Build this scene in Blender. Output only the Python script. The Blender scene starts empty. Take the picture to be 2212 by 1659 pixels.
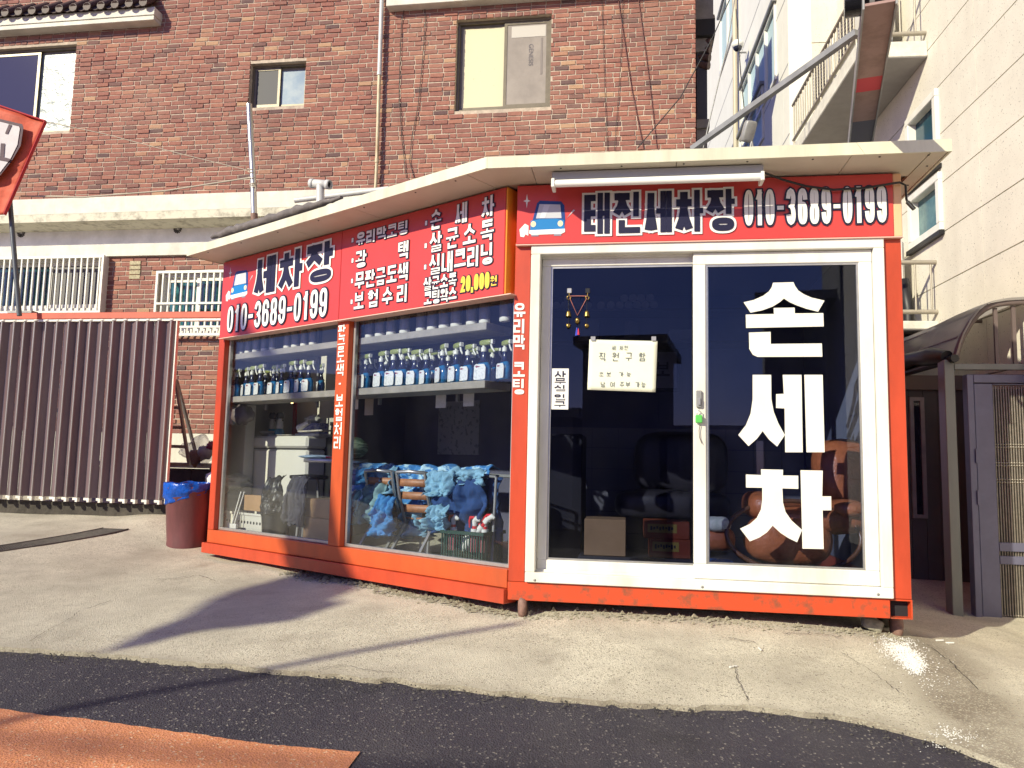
import bpy, bmesh, math, random
from mathutils import Vector, Matrix, noise
import numpy as np
random.seed(7)
SC = bpy.context.scene
COL = SC.collection
R_ = math.radians

# ------------------------------------------------------------------ camera, sky, sun, exposure
F, CX, CY, ZC = 1650.0, 1106.0, 829.5, 1.5          # focal length and centre in units of a 2212 wide picture
PITCH, ROLL = R_(5.85), R_(1.26)
fwd = np.array([0, math.cos(PITCH), math.sin(PITCH)]); rt0 = np.array([1.0, 0, 0]); up0 = np.cross(rt0, fwd)
rt = math.cos(ROLL) * rt0 + math.sin(ROLL) * up0
up = -math.sin(ROLL) * rt0 + math.cos(ROLL) * up0
CAMR = np.array([rt, up, fwd])
cam = bpy.data.cameras.new('camera'); camo = bpy.data.objects.new('camera', cam); COL.objects.link(camo)
cam.sensor_width = 36.0; cam.lens = 36.0 * F / 2212.0; cam.clip_start = 0.05; cam.clip_end = 400
camo.matrix_world = Matrix(((rt[0], up[0], -fwd[0], 0), (rt[1], up[1], -fwd[1], 0), (rt[2], up[2], -fwd[2], ZC), (0, 0, 0, 1)))
SC.camera = camo

SUN_EL, SUN_AZ = 27.0, 228.0                        # azimuth from +Y towards +X: behind the camera, to the left
sdir = np.array([math.sin(R_(SUN_AZ)) * math.cos(R_(SUN_EL)), math.cos(R_(SUN_AZ)) * math.cos(R_(SUN_EL)), math.sin(R_(SUN_EL))])
w = bpy.data.worlds.new('World'); SC.world = w; w.use_nodes = True
nt = w.node_tree; sky = nt.nodes.new('ShaderNodeTexSky'); sky.sky_type = 'NISHITA'; sky.sun_disc = False
sky.sun_elevation = R_(SUN_EL); sky.sun_rotation = R_(SUN_AZ); sky.ozone_density = 10.0; sky.air_density = 1.0; sky.dust_density = 0.3
bg = nt.nodes['Background']; tnt = nt.nodes.new('ShaderNodeMix'); tnt.data_type = 'RGBA'; tnt.blend_type = 'MULTIPLY'; tnt.inputs[0].default_value = 1.0; tnt.inputs[7].default_value = (1.45, .88, 1.12, 1)
nt.links.new(sky.outputs[0], tnt.inputs[6]); nt.links.new(tnt.outputs[2], bg.inputs[0]); bg.inputs[1].default_value = 0.095
sun = bpy.data.lights.new('sun', 'SUN'); sun.energy = 4.6; sun.angle = R_(0.5); sun.color = (1.0, 0.93, 0.69)
suno = bpy.data.objects.new('sun', sun); COL.objects.link(suno)
suno.rotation_euler = Vector(sdir).to_track_quat('Z', 'Y').to_euler(); suno.location = Vector(sdir) * 30
vs = SC.view_settings; vs.view_transform = 'Standard'; vs.look = 'None'; vs.gamma = 1.0; vs.use_curve_mapping = False
vs.exposure = 0.48
SC.cycles.max_bounces = 10; SC.cycles.transparent_max_bounces = 24

# ------------------------------------------------------------------ geometry helpers
def V(*a): return np.array(a, float)
def unit(a): a = np.array(a, float); return a / np.linalg.norm(a)
def ray(x, y): return V((x - CX) / F, -(y - CY) / F, 1.0) @ CAMR
def proj(p):
    c = CAMR @ (np.array(p, float) - V(0, 0, ZC)); return CX + F * c[0] / c[2], CY - F * c[1] / c[2]
def atY(x, y, Y): d = ray(x, y); return V(0, 0, ZC) + d * (Y / d[1])
def atZ(x, y, z): d = ray(x, y); return V(0, 0, ZC) + d * ((z - ZC) / d[2])
def az(a): return V(math.sin(R_(a)), math.cos(R_(a)), 0)

class Frame:                                         # a local frame: u to the right, z up, w out of the face
    def __init__(s, o, ex): s.o = V(*o); s.ex = unit(ex); s.ez = V(0, 0, 1); s.ew = np.cross(s.ex, s.ez)
    def p(s, u, w, z): return s.o + s.ex * u + s.ew * w + s.ez * z
    def px(s, x, y, w=0.0):                          # a picture point -> (u, z) on the plane at offset w
        d = ray(x, y); o = V(0, 0, ZC); q = s.o + s.ew * w
        P = o + d * (np.dot(q - o, s.ew) / np.dot(d, s.ew)); r = P - s.o
        return float(np.dot(r, s.ex)), float(P[2])
    def up(s, x, y, w=0.0): u, z = s.px(x, y, w); return s.p(u, w, z)
    def shift(s, u, w): return Frame(s.o + s.ex * u + s.ew * w, s.ex)

dF = -az(-81.3); dL = az(-51.2)
C0 = V(0, 4.6, 0)
FF = Frame(C0, dF)                                   # kiosk front, u from the corner to the right
FL = Frame(C0, -dL)                                  # kiosk left face, u negative to the left
FB = Frame(V(0, 9.75, 0), dF)                        # brick house wall
FT = Frame(V(-4, 7.7, 0), dF)                        # folding gate
FG = Frame(V(3.15, 0, 0), -az(6.4))                   # grey building's side wall (u towards the camera)
FH = Frame(V(3.3, 5.5, 0), dF)                       # yard gate on the right
FW = Frame(V(0, 0, 0), V(1, 0, 0))

class MB:
    def __init__(s): s.v = []; s.f = []; s.sm = []; s.tint = []
    def add(s, vs, fs, smooth=False, tint=None):
        n = len(s.v); s.v.extend([tuple(map(float, q)) for q in vs])
        for f in fs:
            s.f.append(tuple(i + n for i in f)); s.sm.append(smooth); s.tint.append(tint if tint is not None else 0.5)
        return s
    def hexa(s, c, tint=None):                       # 8 corners: bottom ring, top ring
        return s.add(c, [(0, 3, 2, 1), (4, 5, 6, 7), (0, 1, 5, 4), (1, 2, 6, 5), (2, 3, 7, 6), (3, 0, 4, 7)], tint=tint)
    def fbox(s, fr, u0, u1, w0, w1, z0, z1):
        c = [fr.p(a, b, z) for z in (z0, z1) for a, b in ((u0, w1), (u1, w1), (u1, w0), (u0, w0))]
        return s.hexa(c)
    def bar(s, a, b, wx, wy, upv=(0, 0, 1)):         # rectangular bar from a to b
        a = V(*a); b = V(*b); d = unit(b - a); upv = V(*upv)
        if abs(np.dot(d, upv)) > .98: upv = V(0, 1, 0)
        x = unit(np.cross(d, upv)) * wx / 2; y = unit(np.cross(x, d)) * wy / 2
        return s.hexa([a - x - y, a + x - y, a + x + y, a - x + y, b - x - y, b + x - y, b + x + y, b - x + y])
    def tube(s, pts, r, n=8, closed=False, caps=True, flat=1.0):
        P = [V(*p) for p in pts]; N = len(P); rs = r if hasattr(r, '__len__') else [r] * N
        prev = None; vs = []; fs = []
        for i in range(N):
            if closed: t = unit(P[(i + 1) % N] - P[i - 1])
            else: t = unit(P[min(i + 1, N - 1)] - P[max(i - 1, 0)])
            if prev is None:
                a = V(0, 0, 1) if abs(t[2]) < .9 else V(1, 0, 0)
                x = unit(np.cross(t, a))
            else: x = unit(prev - t * np.dot(prev, t))
            prev = x; y = np.cross(t, x)
            for k in range(n):
                an = 2 * math.pi * k / n; vs.append(P[i] + (x * math.cos(an) + y * math.sin(an) * flat) * rs[i])
        M = N if closed else N - 1
        for i in range(M):
            j = (i + 1) % N
            for k in range(n):
                l = (k + 1) % n; fs.append((i * n + k, i * n + l, j * n + l, j * n + k))
        s.add(vs, fs, True)
        if caps and not closed:
            s.add(vs[:n], [tuple(range(n - 1, -1, -1))]); s.add(vs[-n:], [tuple(range(n))])
        return s
    def prism(s, fr, pts, w0, w1):                   # polygon in (u, z), from w0 (back) to w1 (front)
        n = len(pts); area = sum(pts[i][0] * pts[(i + 1) % n][1] - pts[(i + 1) % n][0] * pts[i][1] for i in range(n))
        if area < 0: pts = pts[::-1]
        vs = [fr.p(u, w1, z) for u, z in pts] + [fr.p(u, w0, z) for u, z in pts]
        fs = [tuple(range(n)), tuple(range(2 * n - 1, n - 1, -1))]
        for i in range(n): j = (i + 1) % n; fs.append((i, n + i, n + j, j))
        return s.add(vs, fs)
    def ell(s, c, rx, ry, rz, ax=None, n=16, m=10, e=1.0, wob=0.0, seed=0):   # (super)ellipsoid
        ax = ax or (V(1, 0, 0), V(0, 1, 0), V(0, 0, 1)); c = V(*c); vs = []; fs = []
        def sp(v): return math.copysign(abs(v) ** e, v)
        for j in range(m + 1):
            ph = -math.pi / 2 + math.pi * j / m
            for i in range(n):
                th = 2 * math.pi * i / n
                q = V(sp(math.cos(ph)) * sp(math.cos(th)), sp(math.cos(ph)) * sp(math.sin(th)), sp(math.sin(ph)))
                if wob: q = q * (1 + wob * noise.noise(Vector(q * 2.2) + Vector((seed, seed * 1.7, 0))))
                vs.append(c + ax[0] * q[0] * rx + ax[1] * q[1] * ry + ax[2] * q[2] * rz)
        for j in range(m):
            for i in range(n):
                k = (i + 1) % n; fs.append((j * n + i, j * n + k, (j + 1) * n + k, (j + 1) * n + i))
        return s.add(vs, fs, True)
    def lathe(s, o, prof, n=16, ax=None):
        ax = ax or (V(1, 0, 0), V(0, 1, 0), V(0, 0, 1)); o = V(*o); vs = []; fs = []
        for r, h in prof:
            for i in range(n):
                th = 2 * math.pi * i / n; vs.append(o + (ax[0] * math.cos(th) + ax[1] * math.sin(th)) * r + ax[2] * h)
        for j in range(len(prof) - 1):
            for i in range(n):
                k = (i + 1) % n; fs.append((j * n + i, j * n + k, (j + 1) * n + k, (j + 1) * n + i))
        s.add(vs, fs, True)
        if prof[0][0] > 1e-4: s.add(vs[:n], [tuple(range(n - 1, -1, -1))])
        if prof[-1][0] > 1e-4: s.add(vs[-n:], [tuple(range(n))])
        return s
    def grid(s, fn, nu, nv, smooth=True):
        vs = [fn(i / nu, j / nv) for j in range(nv + 1) for i in range(nu + 1)]
        fs = [(j * (nu + 1) + i, j * (nu + 1) + i + 1, (j + 1) * (nu + 1) + i + 1, (j + 1) * (nu + 1) + i) for j in range(nv) for i in range(nu)]
        return s.add(vs, fs, smooth)
    def build(s, name, mat, parent=None, bevel=0.0, local=False, tint=False, thick=0.0, fix=True):
        vs = np.array(s.v, float)
        if local: off = V(0, 0, 0); loc = V(0, 0, 0)
        elif parent is not None:
            off = V(0, 0, 0); q = parent
            while q is not None: off = off + V(*q.location); q = q.parent
            loc = V(0, 0, 0)
        else:
            off = V((vs[:, 0].min() + vs[:, 0].max()) / 2, (vs[:, 1].min() + vs[:, 1].max()) / 2, vs[:, 2].min()); loc = off
        me = bpy.data.meshes.new(name); me.from_pydata((vs - off).tolist(), [], s.f)
        me.polygons.foreach_set('use_smooth', s.sm)
        if tint:
            a = me.attributes.new('tint', 'FLOAT', 'FACE'); a.data.foreach_set('value', s.tint)
        if bevel or thick:
            b = bmesh.new(); b.from_mesh(me)
            if thick:                                     # give a sheet its thickness
                b.normal_update(); b.verts.ensure_lookup_table(); nv = len(b.verts)
                back = [b.verts.new(v.co - v.normal * thick) for v in b.verts[:]]
                b.verts.index_update(); fs = b.faces[:]; rim = [e for e in b.edges if len(e.link_faces) == 1]
                for f in fs:
                    g = b.faces.new([back[v.index] for v in reversed(f.verts)]); g.smooth = f.smooth
                for e in rim:
                    l = e.link_loops[0]; v0, v1 = l.vert, l.link_loop_next.vert; b.faces.new([v1, v0, back[v0.index], back[v1.index]])
            if bevel:
                ed = [e for e in b.edges if len(e.link_faces) == 2 and e.calc_face_angle(0) > .6]
                bmesh.ops.bevel(b, geom=ed, offset=bevel, segments=1, affect='EDGES', clamp_overlap=True)
            b.to_mesh(me); b.free()
        me.update()
        o = bpy.data.objects.new(name, me); COL.objects.link(o); o.location = loc.tolist()
        if parent is not None: o.parent = parent
        for m in (mat if isinstance(mat, (list, tuple)) else [mat]): me.materials.append(m)
        return o

def tag(o, label=None, cat=None, group=None, kind=None):
    if label: o['label'] = label
    if cat: o['category'] = cat
    if group: o['group'] = group
    if kind: o['kind'] = kind
    return o
def thing(name, label, cat, loc, group=None):
    o = bpy.data.objects.new(name, None); COL.objects.link(o); o.location = [float(q) for q in loc]; o.empty_display_size = .1
    return tag(o, label, cat, group)
def structure(o): o['kind'] = 'structure'; return o
def copy_tree(o, parent=None):
    c = o.copy(); COL.objects.link(c)
    if parent is not None: c.parent = parent
    for ch in [x for x in o.children]: copy_tree(ch, c)
    return c
ORD = ['first', 'second', 'third', 'fourth', 'fifth', 'sixth', 'seventh', 'eighth', 'ninth', 'tenth', 'eleventh', 'twelfth', 'thirteenth', 'fourteenth', 'fifteenth', 'sixteenth', 'seventeenth', 'eighteenth', 'nineteenth', 'twentieth']

# ------------------------------------------------------------------ materials
def mat(name, col, rough=.6, metal=0.0, var=0.0, scale=8.0, col2=None, bump=0.0, bscale=60.0, spec=.5, tint=None, stretch=None, obj=False, alpha=None, lo=.35, hi=.65, sub=0.0):
    m = bpy.data.materials.new(name); m.use_nodes = True; n = m.node_tree; b = n.nodes['Principled BSDF']; L = n.links.new
    b.inputs['Base Color'].default_value = (*col, 1); b.inputs['Roughness'].default_value = rough; b.inputs['Metallic'].default_value = metal
    b.inputs['Specular IOR Level'].default_value = spec
    if obj:
        g = n.nodes.new('ShaderNodeTexCoord'); src = g.outputs['Object']
    else:
        g = n.nodes.new('ShaderNodeNewGeometry'); src = g.outputs['Position']
    if stretch:
        mp = n.nodes.new('ShaderNodeMapping'); mp.inputs['Scale'].default_value = stretch; L(src, mp.inputs[0]); src = mp.outputs[0]
    cur = None
    if tint:
        a = n.nodes.new('ShaderNodeAttribute'); a.attribute_name = 'tint'
        r = n.nodes.new('ShaderNodeValToRGB'); L(a.outputs['Fac'], r.inputs[0])
        while len(r.color_ramp.elements) < len(tint): r.color_ramp.elements.new(.5)
        for e, (p, c) in zip(r.color_ramp.elements, tint): e.position = p; e.color = (*c, 1)
        cur = r.outputs[0]
    if var or col2:
        t = n.nodes.new('ShaderNodeTexNoise'); t.inputs['Scale'].default_value = scale; t.inputs['Detail'].default_value = 6; t.inputs['Roughness'].default_value = .65; L(src, t.inputs['Vector'])
        r2 = n.nodes.new('ShaderNodeMapRange'); r2.inputs[1].default_value = lo; r2.inputs[2].default_value = hi; L(t.outputs['Fac'], r2.inputs[0])
        mx = n.nodes.new('ShaderNodeMix'); mx.data_type = 'RGBA'
        c2 = col2 or tuple(max(0, min(1, q * (1 - var))) for q in col)
        if col2 is None and tint: 
            mx.blend_type = 'MULTIPLY'; c2 = (1 - var,) * 3
        L(r2.outputs[0], mx.inputs[0]); mx.inputs[6].default_value = (*col, 1); mx.inputs[7].default_value = (*c2, 1)
        if cur is not None: L(cur, mx.inputs[6])
        cur = mx.outputs[2]
    if cur is not None: L(cur, b.inputs['Base Color'])
    if bump:
        t = n.nodes.new('ShaderNodeTexNoise'); t.inputs['Scale'].default_value = bscale; t.inputs['Detail'].default_value = 5; L(src, t.inputs['Vector'])
        bp = n.nodes.new('ShaderNodeBump'); bp.inputs['Strength'].default_value = 1.0; bp.inputs['Distance'].default_value = bump; L(t.outputs['Fac'], bp.inputs['Height']); L(bp.outputs[0], b.inputs['Normal'])
    if sub: b.inputs['Subsurface Weight'].default_value = sub
    return m

def weather(m, scale, stretch, lo, hi, amt, col):       # stains and dirt laid over a material's own colour
    n = m.node_tree; b = n.nodes['Principled BSDF']; L = n.links.new; so = b.inputs['Base Color']
    g = n.nodes.new('ShaderNodeNewGeometry'); mp = n.nodes.new('ShaderNodeMapping'); mp.inputs['Scale'].default_value = stretch; L(g.outputs['Position'], mp.inputs[0])
    t = n.nodes.new('ShaderNodeTexNoise'); t.inputs['Scale'].default_value = scale; t.inputs['Detail'].default_value = 8; t.inputs['Roughness'].default_value = .68; L(mp.outputs[0], t.inputs['Vector'])
    r = n.nodes.new('ShaderNodeMapRange'); r.inputs[1].default_value = lo; r.inputs[2].default_value = hi; r.inputs[4].default_value = amt; L(t.outputs['Fac'], r.inputs[0])
    x = n.nodes.new('ShaderNodeMix'); x.data_type = 'RGBA'; L(r.outputs[0], x.inputs[0])
    if so.links: L(so.links[0].from_socket, x.inputs[6])
    else: x.inputs[6].default_value = so.default_value[:]
    x.inputs[7].default_value = (*col, 1); L(x.outputs[2], so); return m
def glass_mat(name, tintc=(1, 1, 1), ior=1.5, dust=0.0, dscale=3.0, zlow=None, zhigh=None, dcol=(.6, .58, .5)):
    m = bpy.data.materials.new(name); m.use_nodes = True; n = m.node_tree; L = n.links.new; n.nodes.clear()
    out = n.nodes.new('ShaderNodeOutputMaterial'); tr = n.nodes.new('ShaderNodeBsdfTransparent'); tr.inputs[0].default_value = (*tintc, 1)
    gl = n.nodes.new('ShaderNodeBsdfGlossy'); gl.inputs['Roughness'].default_value = 0.01
    fr = n.nodes.new('ShaderNodeFresnel'); gb = n.nodes.new('ShaderNodeNewGeometry')   # same index from both sides of the pane
    ri = n.nodes.new('ShaderNodeMapRange'); ri.inputs[3].default_value = ior; ri.inputs[4].default_value = 1 / ior; L(gb.outputs['Backfacing'], ri.inputs[0]); L(ri.outputs[0], fr.inputs[0])
    mx = n.nodes.new('ShaderNodeMixShader'); L(fr.outputs[0], mx.inputs[0]); L(tr.outputs[0], mx.inputs[1]); L(gl.outputs[0], mx.inputs[2])
    cur = mx.outputs[0]
    if dust:
        g = n.nodes.new('ShaderNodeNewGeometry'); t = n.nodes.new('ShaderNodeTexNoise'); t.inputs['Scale'].default_value = dscale; t.inputs['Detail'].default_value = 7
        mp = n.nodes.new('ShaderNodeMapping'); mp.inputs['Scale'].default_value = (1, 1, .35); L(g.outputs['Position'], mp.inputs[0]); L(mp.outputs[0], t.inputs['Vector'])
        r = n.nodes.new('ShaderNodeMapRange'); r.inputs[1].default_value = .4; r.inputs[2].default_value = .75; r.inputs[4].default_value = dust; L(t.outputs['Fac'], r.inputs[0])
        fac = r.outputs[0]
        if zlow is not None:
            sx = n.nodes.new('ShaderNodeSeparateXYZ'); L(g.outputs['Position'], sx.inputs[0])
            r2 = n.nodes.new('ShaderNodeMapRange'); r2.inputs[1].default_value = zlow; r2.inputs[2].default_value = zhigh; r2.inputs[3].default_value = 1.0; r2.inputs[4].default_value = .12; L(sx.outputs[2], r2.inputs[0])
            mu = n.nodes.new('ShaderNodeMath'); mu.operation = 'MULTIPLY'; L(fac, mu.inputs[0]); L(r2.outputs[0], mu.inputs[1]); fac = mu.outputs[0]
        df = n.nodes.new('ShaderNodeBsdfDiffuse'); df.inputs[0].default_value = (*dcol, 1)
        m2 = n.nodes.new('ShaderNodeMixShader'); L(fac, m2.inputs[0]); L(cur, m2.inputs[1]); L(df.outputs[0], m2.inputs[2]); cur = m2.outputs[0]
    L(cur, out.inputs[0]); return m

ORANGE = mat('orange paint', (.54, .085, .020), .40, var=.30, scale=4, bump=.0008, bscale=25, stretch=(1, 1, .35), lo=.42, hi=.75)
ORANGE_RED = mat('red orange paint', (.50, .060, .022), .38, var=.30, scale=4, bump=.0008, bscale=25, stretch=(1, 1, .35), lo=.42, hi=.75)
RUSTY = mat('rusted orange paint', (.55, .06, .015), .5, col2=(.16, .07, .035), scale=14, lo=.5, hi=.68)
SIGN_RED = mat('red sign film', (.58, .058, .052), .32, var=.10, scale=2)
SIGN_SIDE = mat('orange sign edge', (.75, .28, .03), .4)
PEACH = mat('peach sign cap', (.75, .45, .26), .4)
NAVY = mat('navy ink', (.010, .009, .035), .4)
WHITE_INK = mat('white ink', (.80, .79, .76), .4)
YELLOW_INK = mat('yellow ink', (.80, .55, .06), .4)
UPVC = mat('white upvc', (.74, .73, .68), .35, col2=(.60, .58, .50), scale=5, stretch=(1, 1, .3), lo=.45, hi=.8)
FASCIA = mat('cream metal fascia', (.68, .66, .52), .42, var=.16, scale=9, stretch=(1, 1, .15))
SOFFIT = mat('cream soffit sheet', (.60, .55, .46), .5, var=.12, scale=3)
ALU = mat('brushed aluminium', (.55, .54, .52), .38, .75, var=.15, scale=20)
STEEL = mat('stainless steel', (.55, .54, .50), .28, .85)
GALV = mat('grey painted steel', (.30, .30, .30), .45, .2, var=.25, scale=10)
DARK = mat('dark void', (.012, .012, .016), .8)
BLACKP = mat('black plastic', (.012, .012, .014), .42, var=.3, scale=12)
RUBBER = mat('black cable sheath', (.014, .013, .016), .5)
GLASS = glass_mat('window glass', (.90, .93, .97), 1.5, .03, 5.0, .85, 1.3)
GLASS_DOOR = glass_mat('door glass', (.80, .84, .95), 1.5, .02, 7.0, .9, 1.3)
weather(ORANGE, 2.2, (1, 1, .3), .5, .72, .45, (.26, .07, .03)); weather(ORANGE_RED, 2.2, (1, 1, .3), .5, .72, .45, (.22, .05, .03)); weather(FASCIA, 3, (1, 1, .12), .5, .7, .4, (.36, .32, .24)); weather(UPVC, 2.5, (1, 1, .25), .52, .75, .35, (.42, .39, .32))
GLASS_DARK = glass_mat('dark filmed glass', (.56, .59, .72), 1.5, .012, 7.0, .9, 1.3)
GLASS_L = glass_mat('dusty window glass', (.93, .95, .97), 1.5, .06, 3.0, .85, 1.7)
# ------------------------------------------------------------------ lettering: strokes for hangul and figures
def arc(cx, cy, rx, ry, a0, a1, n=10):
    return [(cx + rx * math.cos(R_(a0 + (a1 - a0) * i / n)), cy + ry * math.sin(R_(a0 + (a1 - a0) * i / n))) for i in range(n + 1)]
RING = ('ring', .5, .5, .5, .5)
JAMO = {
 'ㄱ': [[(0, 1), (1, 1), (1, 0)]], 'ㄴ': [[(0, 1), (0, 0), (1, 0)]], 'ㄷ': [[(1, 1), (0, 1), (0, 0), (1, 0)]],
 'ㄹ': [[(0, 1), (1, 1), (1, .5), (0, .5), (0, 0), (1, 0)]], 'ㅁ': [[(0, 0), (0, 1), (1, 1), (1, 0), (0, 0)]],
 'ㅂ': [[(0, 1), (0, 0), (1, 0), (1, 1)], [(0, .5), (1, .5)]], 'ㅅ': [[(.5, 1), (.47, .62), (.3, .28), (0, 0)], [(.5, .62), (.7, .28), (1, 0)]],
 'ㅇ': [RING], 'ㅈ': [[(0, 1), (1, 1)], [(.5, 1), (.46, .6), (.3, .26), (0, 0)], [(.52, .62), (.7, .28), (1, 0)]],
 'ㅊ': [[(.5, 1), (.5, .74)], [(0, .76), (1, .76)], [(.5, .76), (.46, .48), (.3, .22), (0, 0)], [(.52, .48), (.7, .22), (1, 0)]],
 'ㅋ': [[(0, 1), (1, 1), (1, 0)], [(0, .52), (1, .52)]], 'ㅌ': [[(1, 1), (0, 1), (0, 0), (1, 0)], [(0, .5), (1, .5)]],
 'ㅍ': [[(0, 1), (1, 1)], [(0, 0), (1, 0)], [(.28, 1), (.28, 0)], [(.72, 1), (.72, 0)]],
 'ㅎ': [[(.3, 1), (.7, 1)], [(0, .72), (1, .72)], ('ring', .5, .23, .34, .23)],
 'ㅏ': [[(.2, 1), (.2, 0)], [(.2, .5), (1, .5)]], 'ㅐ': [[(.1, 1), (.1, 0)], [(.95, 1), (.95, 0)], [(.1, .5), (.95, .5)]],
 'ㅓ': [[(.9, 1), (.9, 0)], [(0, .5), (.9, .5)]], 'ㅔ': [[(.30, 1), (.30, 0)], [(1, 1), (1, 0)], [(-.2, .52), (.30, .52)]], 'ㅣ': [[(.5, 1), (.5, 0)]],
 'ㅕ': [[(.9, 1), (.9, 0)], [(0, .68), (.9, .68)], [(0, .36), (.9, .36)]], 'ㅗ': [[(0, 0), (1, 0)], [(.5, 0), (.5, 1)]], 'ㅜ': [[(0, 1), (1, 1)], [(.5, 1), (.5, 0)]],
 'ㅠ': [[(0, 1), (1, 1)], [(.32, 1), (.32, 0)], [(.68, 1), (.68, 0)]], 'ㅡ': [[(0, .5), (1, .5)]]}
CHO = 'ㄱㄲㄴㄷㄸㄹㅁㅂㅃㅅㅆㅇㅈㅉㅊㅋㅌㅍㅎ'
JUNG = 'ㅏㅐㅑㅒㅓㅔㅕㅖㅗㅘㅙㅚㅛㅜㅝㅞㅟㅠㅡㅢㅣ'
JONG = ' ㄱㄲㄳㄴㄵㄶㄷㄹㄺㄻㄼㄽㄾㄿㅀㅁㅂㅄㅅㅆㅇㅈㅊㅋㅌㅍㅎ'
FIG = {
 '0': [('ring', .5, .5, .5, .5)], '1': [[(.62, 1), (.62, 0)], [(.2, .80), (.62, .93)]],
 '2': [arc(.5, .70, .5, .30, 175, -25) + [(0, .0), (1, 0)]],
 '3': [arc(.5, .745, .5, .255, 165, -80), arc(.5, .255, .5, .255, 80, -165)],
 '6': [('ring', .5, .29, .5, .29), arc(.5, .74, .5, .26, 5, 180) + [(0, .3)]],
 '8': [('ring', .5, .75, .44, .25), ('ring', .5, .26, .5, .26)],
 '9': [('ring', .5, .71, .5, .29), arc(.5, .26, .5, .26, 185, 360) + [(1, .7)]],
 '-': [[(.05, .47), (.95, .47)]], ',': [[(.5, .06), (.3, -.14)]], '·': [[(.35, .5), (.65, .5)]]}
def syllable(ch):                                    # -> [(jamo strokes, box x0,x1,y0,y1)]
    if ch in FIG: return [(FIG[ch], (0, 1, 0, 1))]
    k = ord(ch) - 0xAC00; a = CHO[k // 588]; v = JUNG[k % 588 // 28]; t = JONG[k % 28]; out = []
    if v in 'ㅘㅝ':
        hv, vv = ('ㅗ', 'ㅏ') if v == 'ㅘ' else ('ㅜ', 'ㅓ')
        out = [(a, (.04, .56, .66, 1)), (hv, (0, .62, .40, .58)), (vv, (.64, 1, .36, 1))]
        if t != ' ': out.append((t, (.14, .95, 0, .28)))
    elif v in 'ㅗㅜㅠㅡ':
        if t == ' ': out = [(a, (.10, .90, .50, 1)), (v, (0, 1, .04, .40))]
        else: out = [(a, (.12, .88, .66, 1)), (v, (0, 1, .38, .58)), (t, (.14, .86, 0, .29))]
    else:
        xi, xv = (.44, .48) if v in 'ㅐㅔ' else (.58, .64)
        if t == ' ': out = [(a, (.0, xi, .06, .96)), (v, (xv, 1, 0, 1))]
        else: out = [(a, (.0, xi, .46, .98)), (v, (xv, 1, .40, 1)), (t, (.16, .97, 0, .32))]
    return [(JAMO[j], b) for j, b in out]
DENSE = {id(JAMO[j]): q for j, q in (('ㄹ', 4.6), ('ㅂ', 4.0), ('ㅌ', 4.4), ('ㅋ', 3.6), ('ㅎ', 4.4), ('ㅊ', 4.4), ('ㅁ', 2.6))}

def ribbon(P, t, ext):
    P = [np.array(p, float) for p in P]; closed = len(P) > 3 and np.allclose(P[0], P[-1])
    if closed: P = P[:-1]
    n = len(P); Lp = []; Rp = []
    if not closed:
        d0 = unit(P[1] - P[0]); d1 = unit(P[-1] - P[-2]); P[0] = P[0] - d0 * ext; P[-1] = P[-1] + d1 * ext
    for i in range(n):
        if closed or 0 < i < n - 1: a = unit(P[i] - P[i - 1]); b = unit(P[(i + 1) % n] - P[i])
        elif i == 0: a = b = unit(P[1] - P[0])
        else: a = b = unit(P[-1] - P[-2])
        na = V(-a[1], a[0]); nb = V(-b[1], b[0]); m = unit(na + nb); k = t / 2 / max(.45, np.dot(m, na))
        Lp.append(P[i] + m * k); Rp.append(P[i] - m * k)
    qs = []
    for i in range(n if closed else n - 1):
        j = (i + 1) % n; qs.append([Rp[i], Rp[j], Lp[j], Lp[i]])
    return qs
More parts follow.
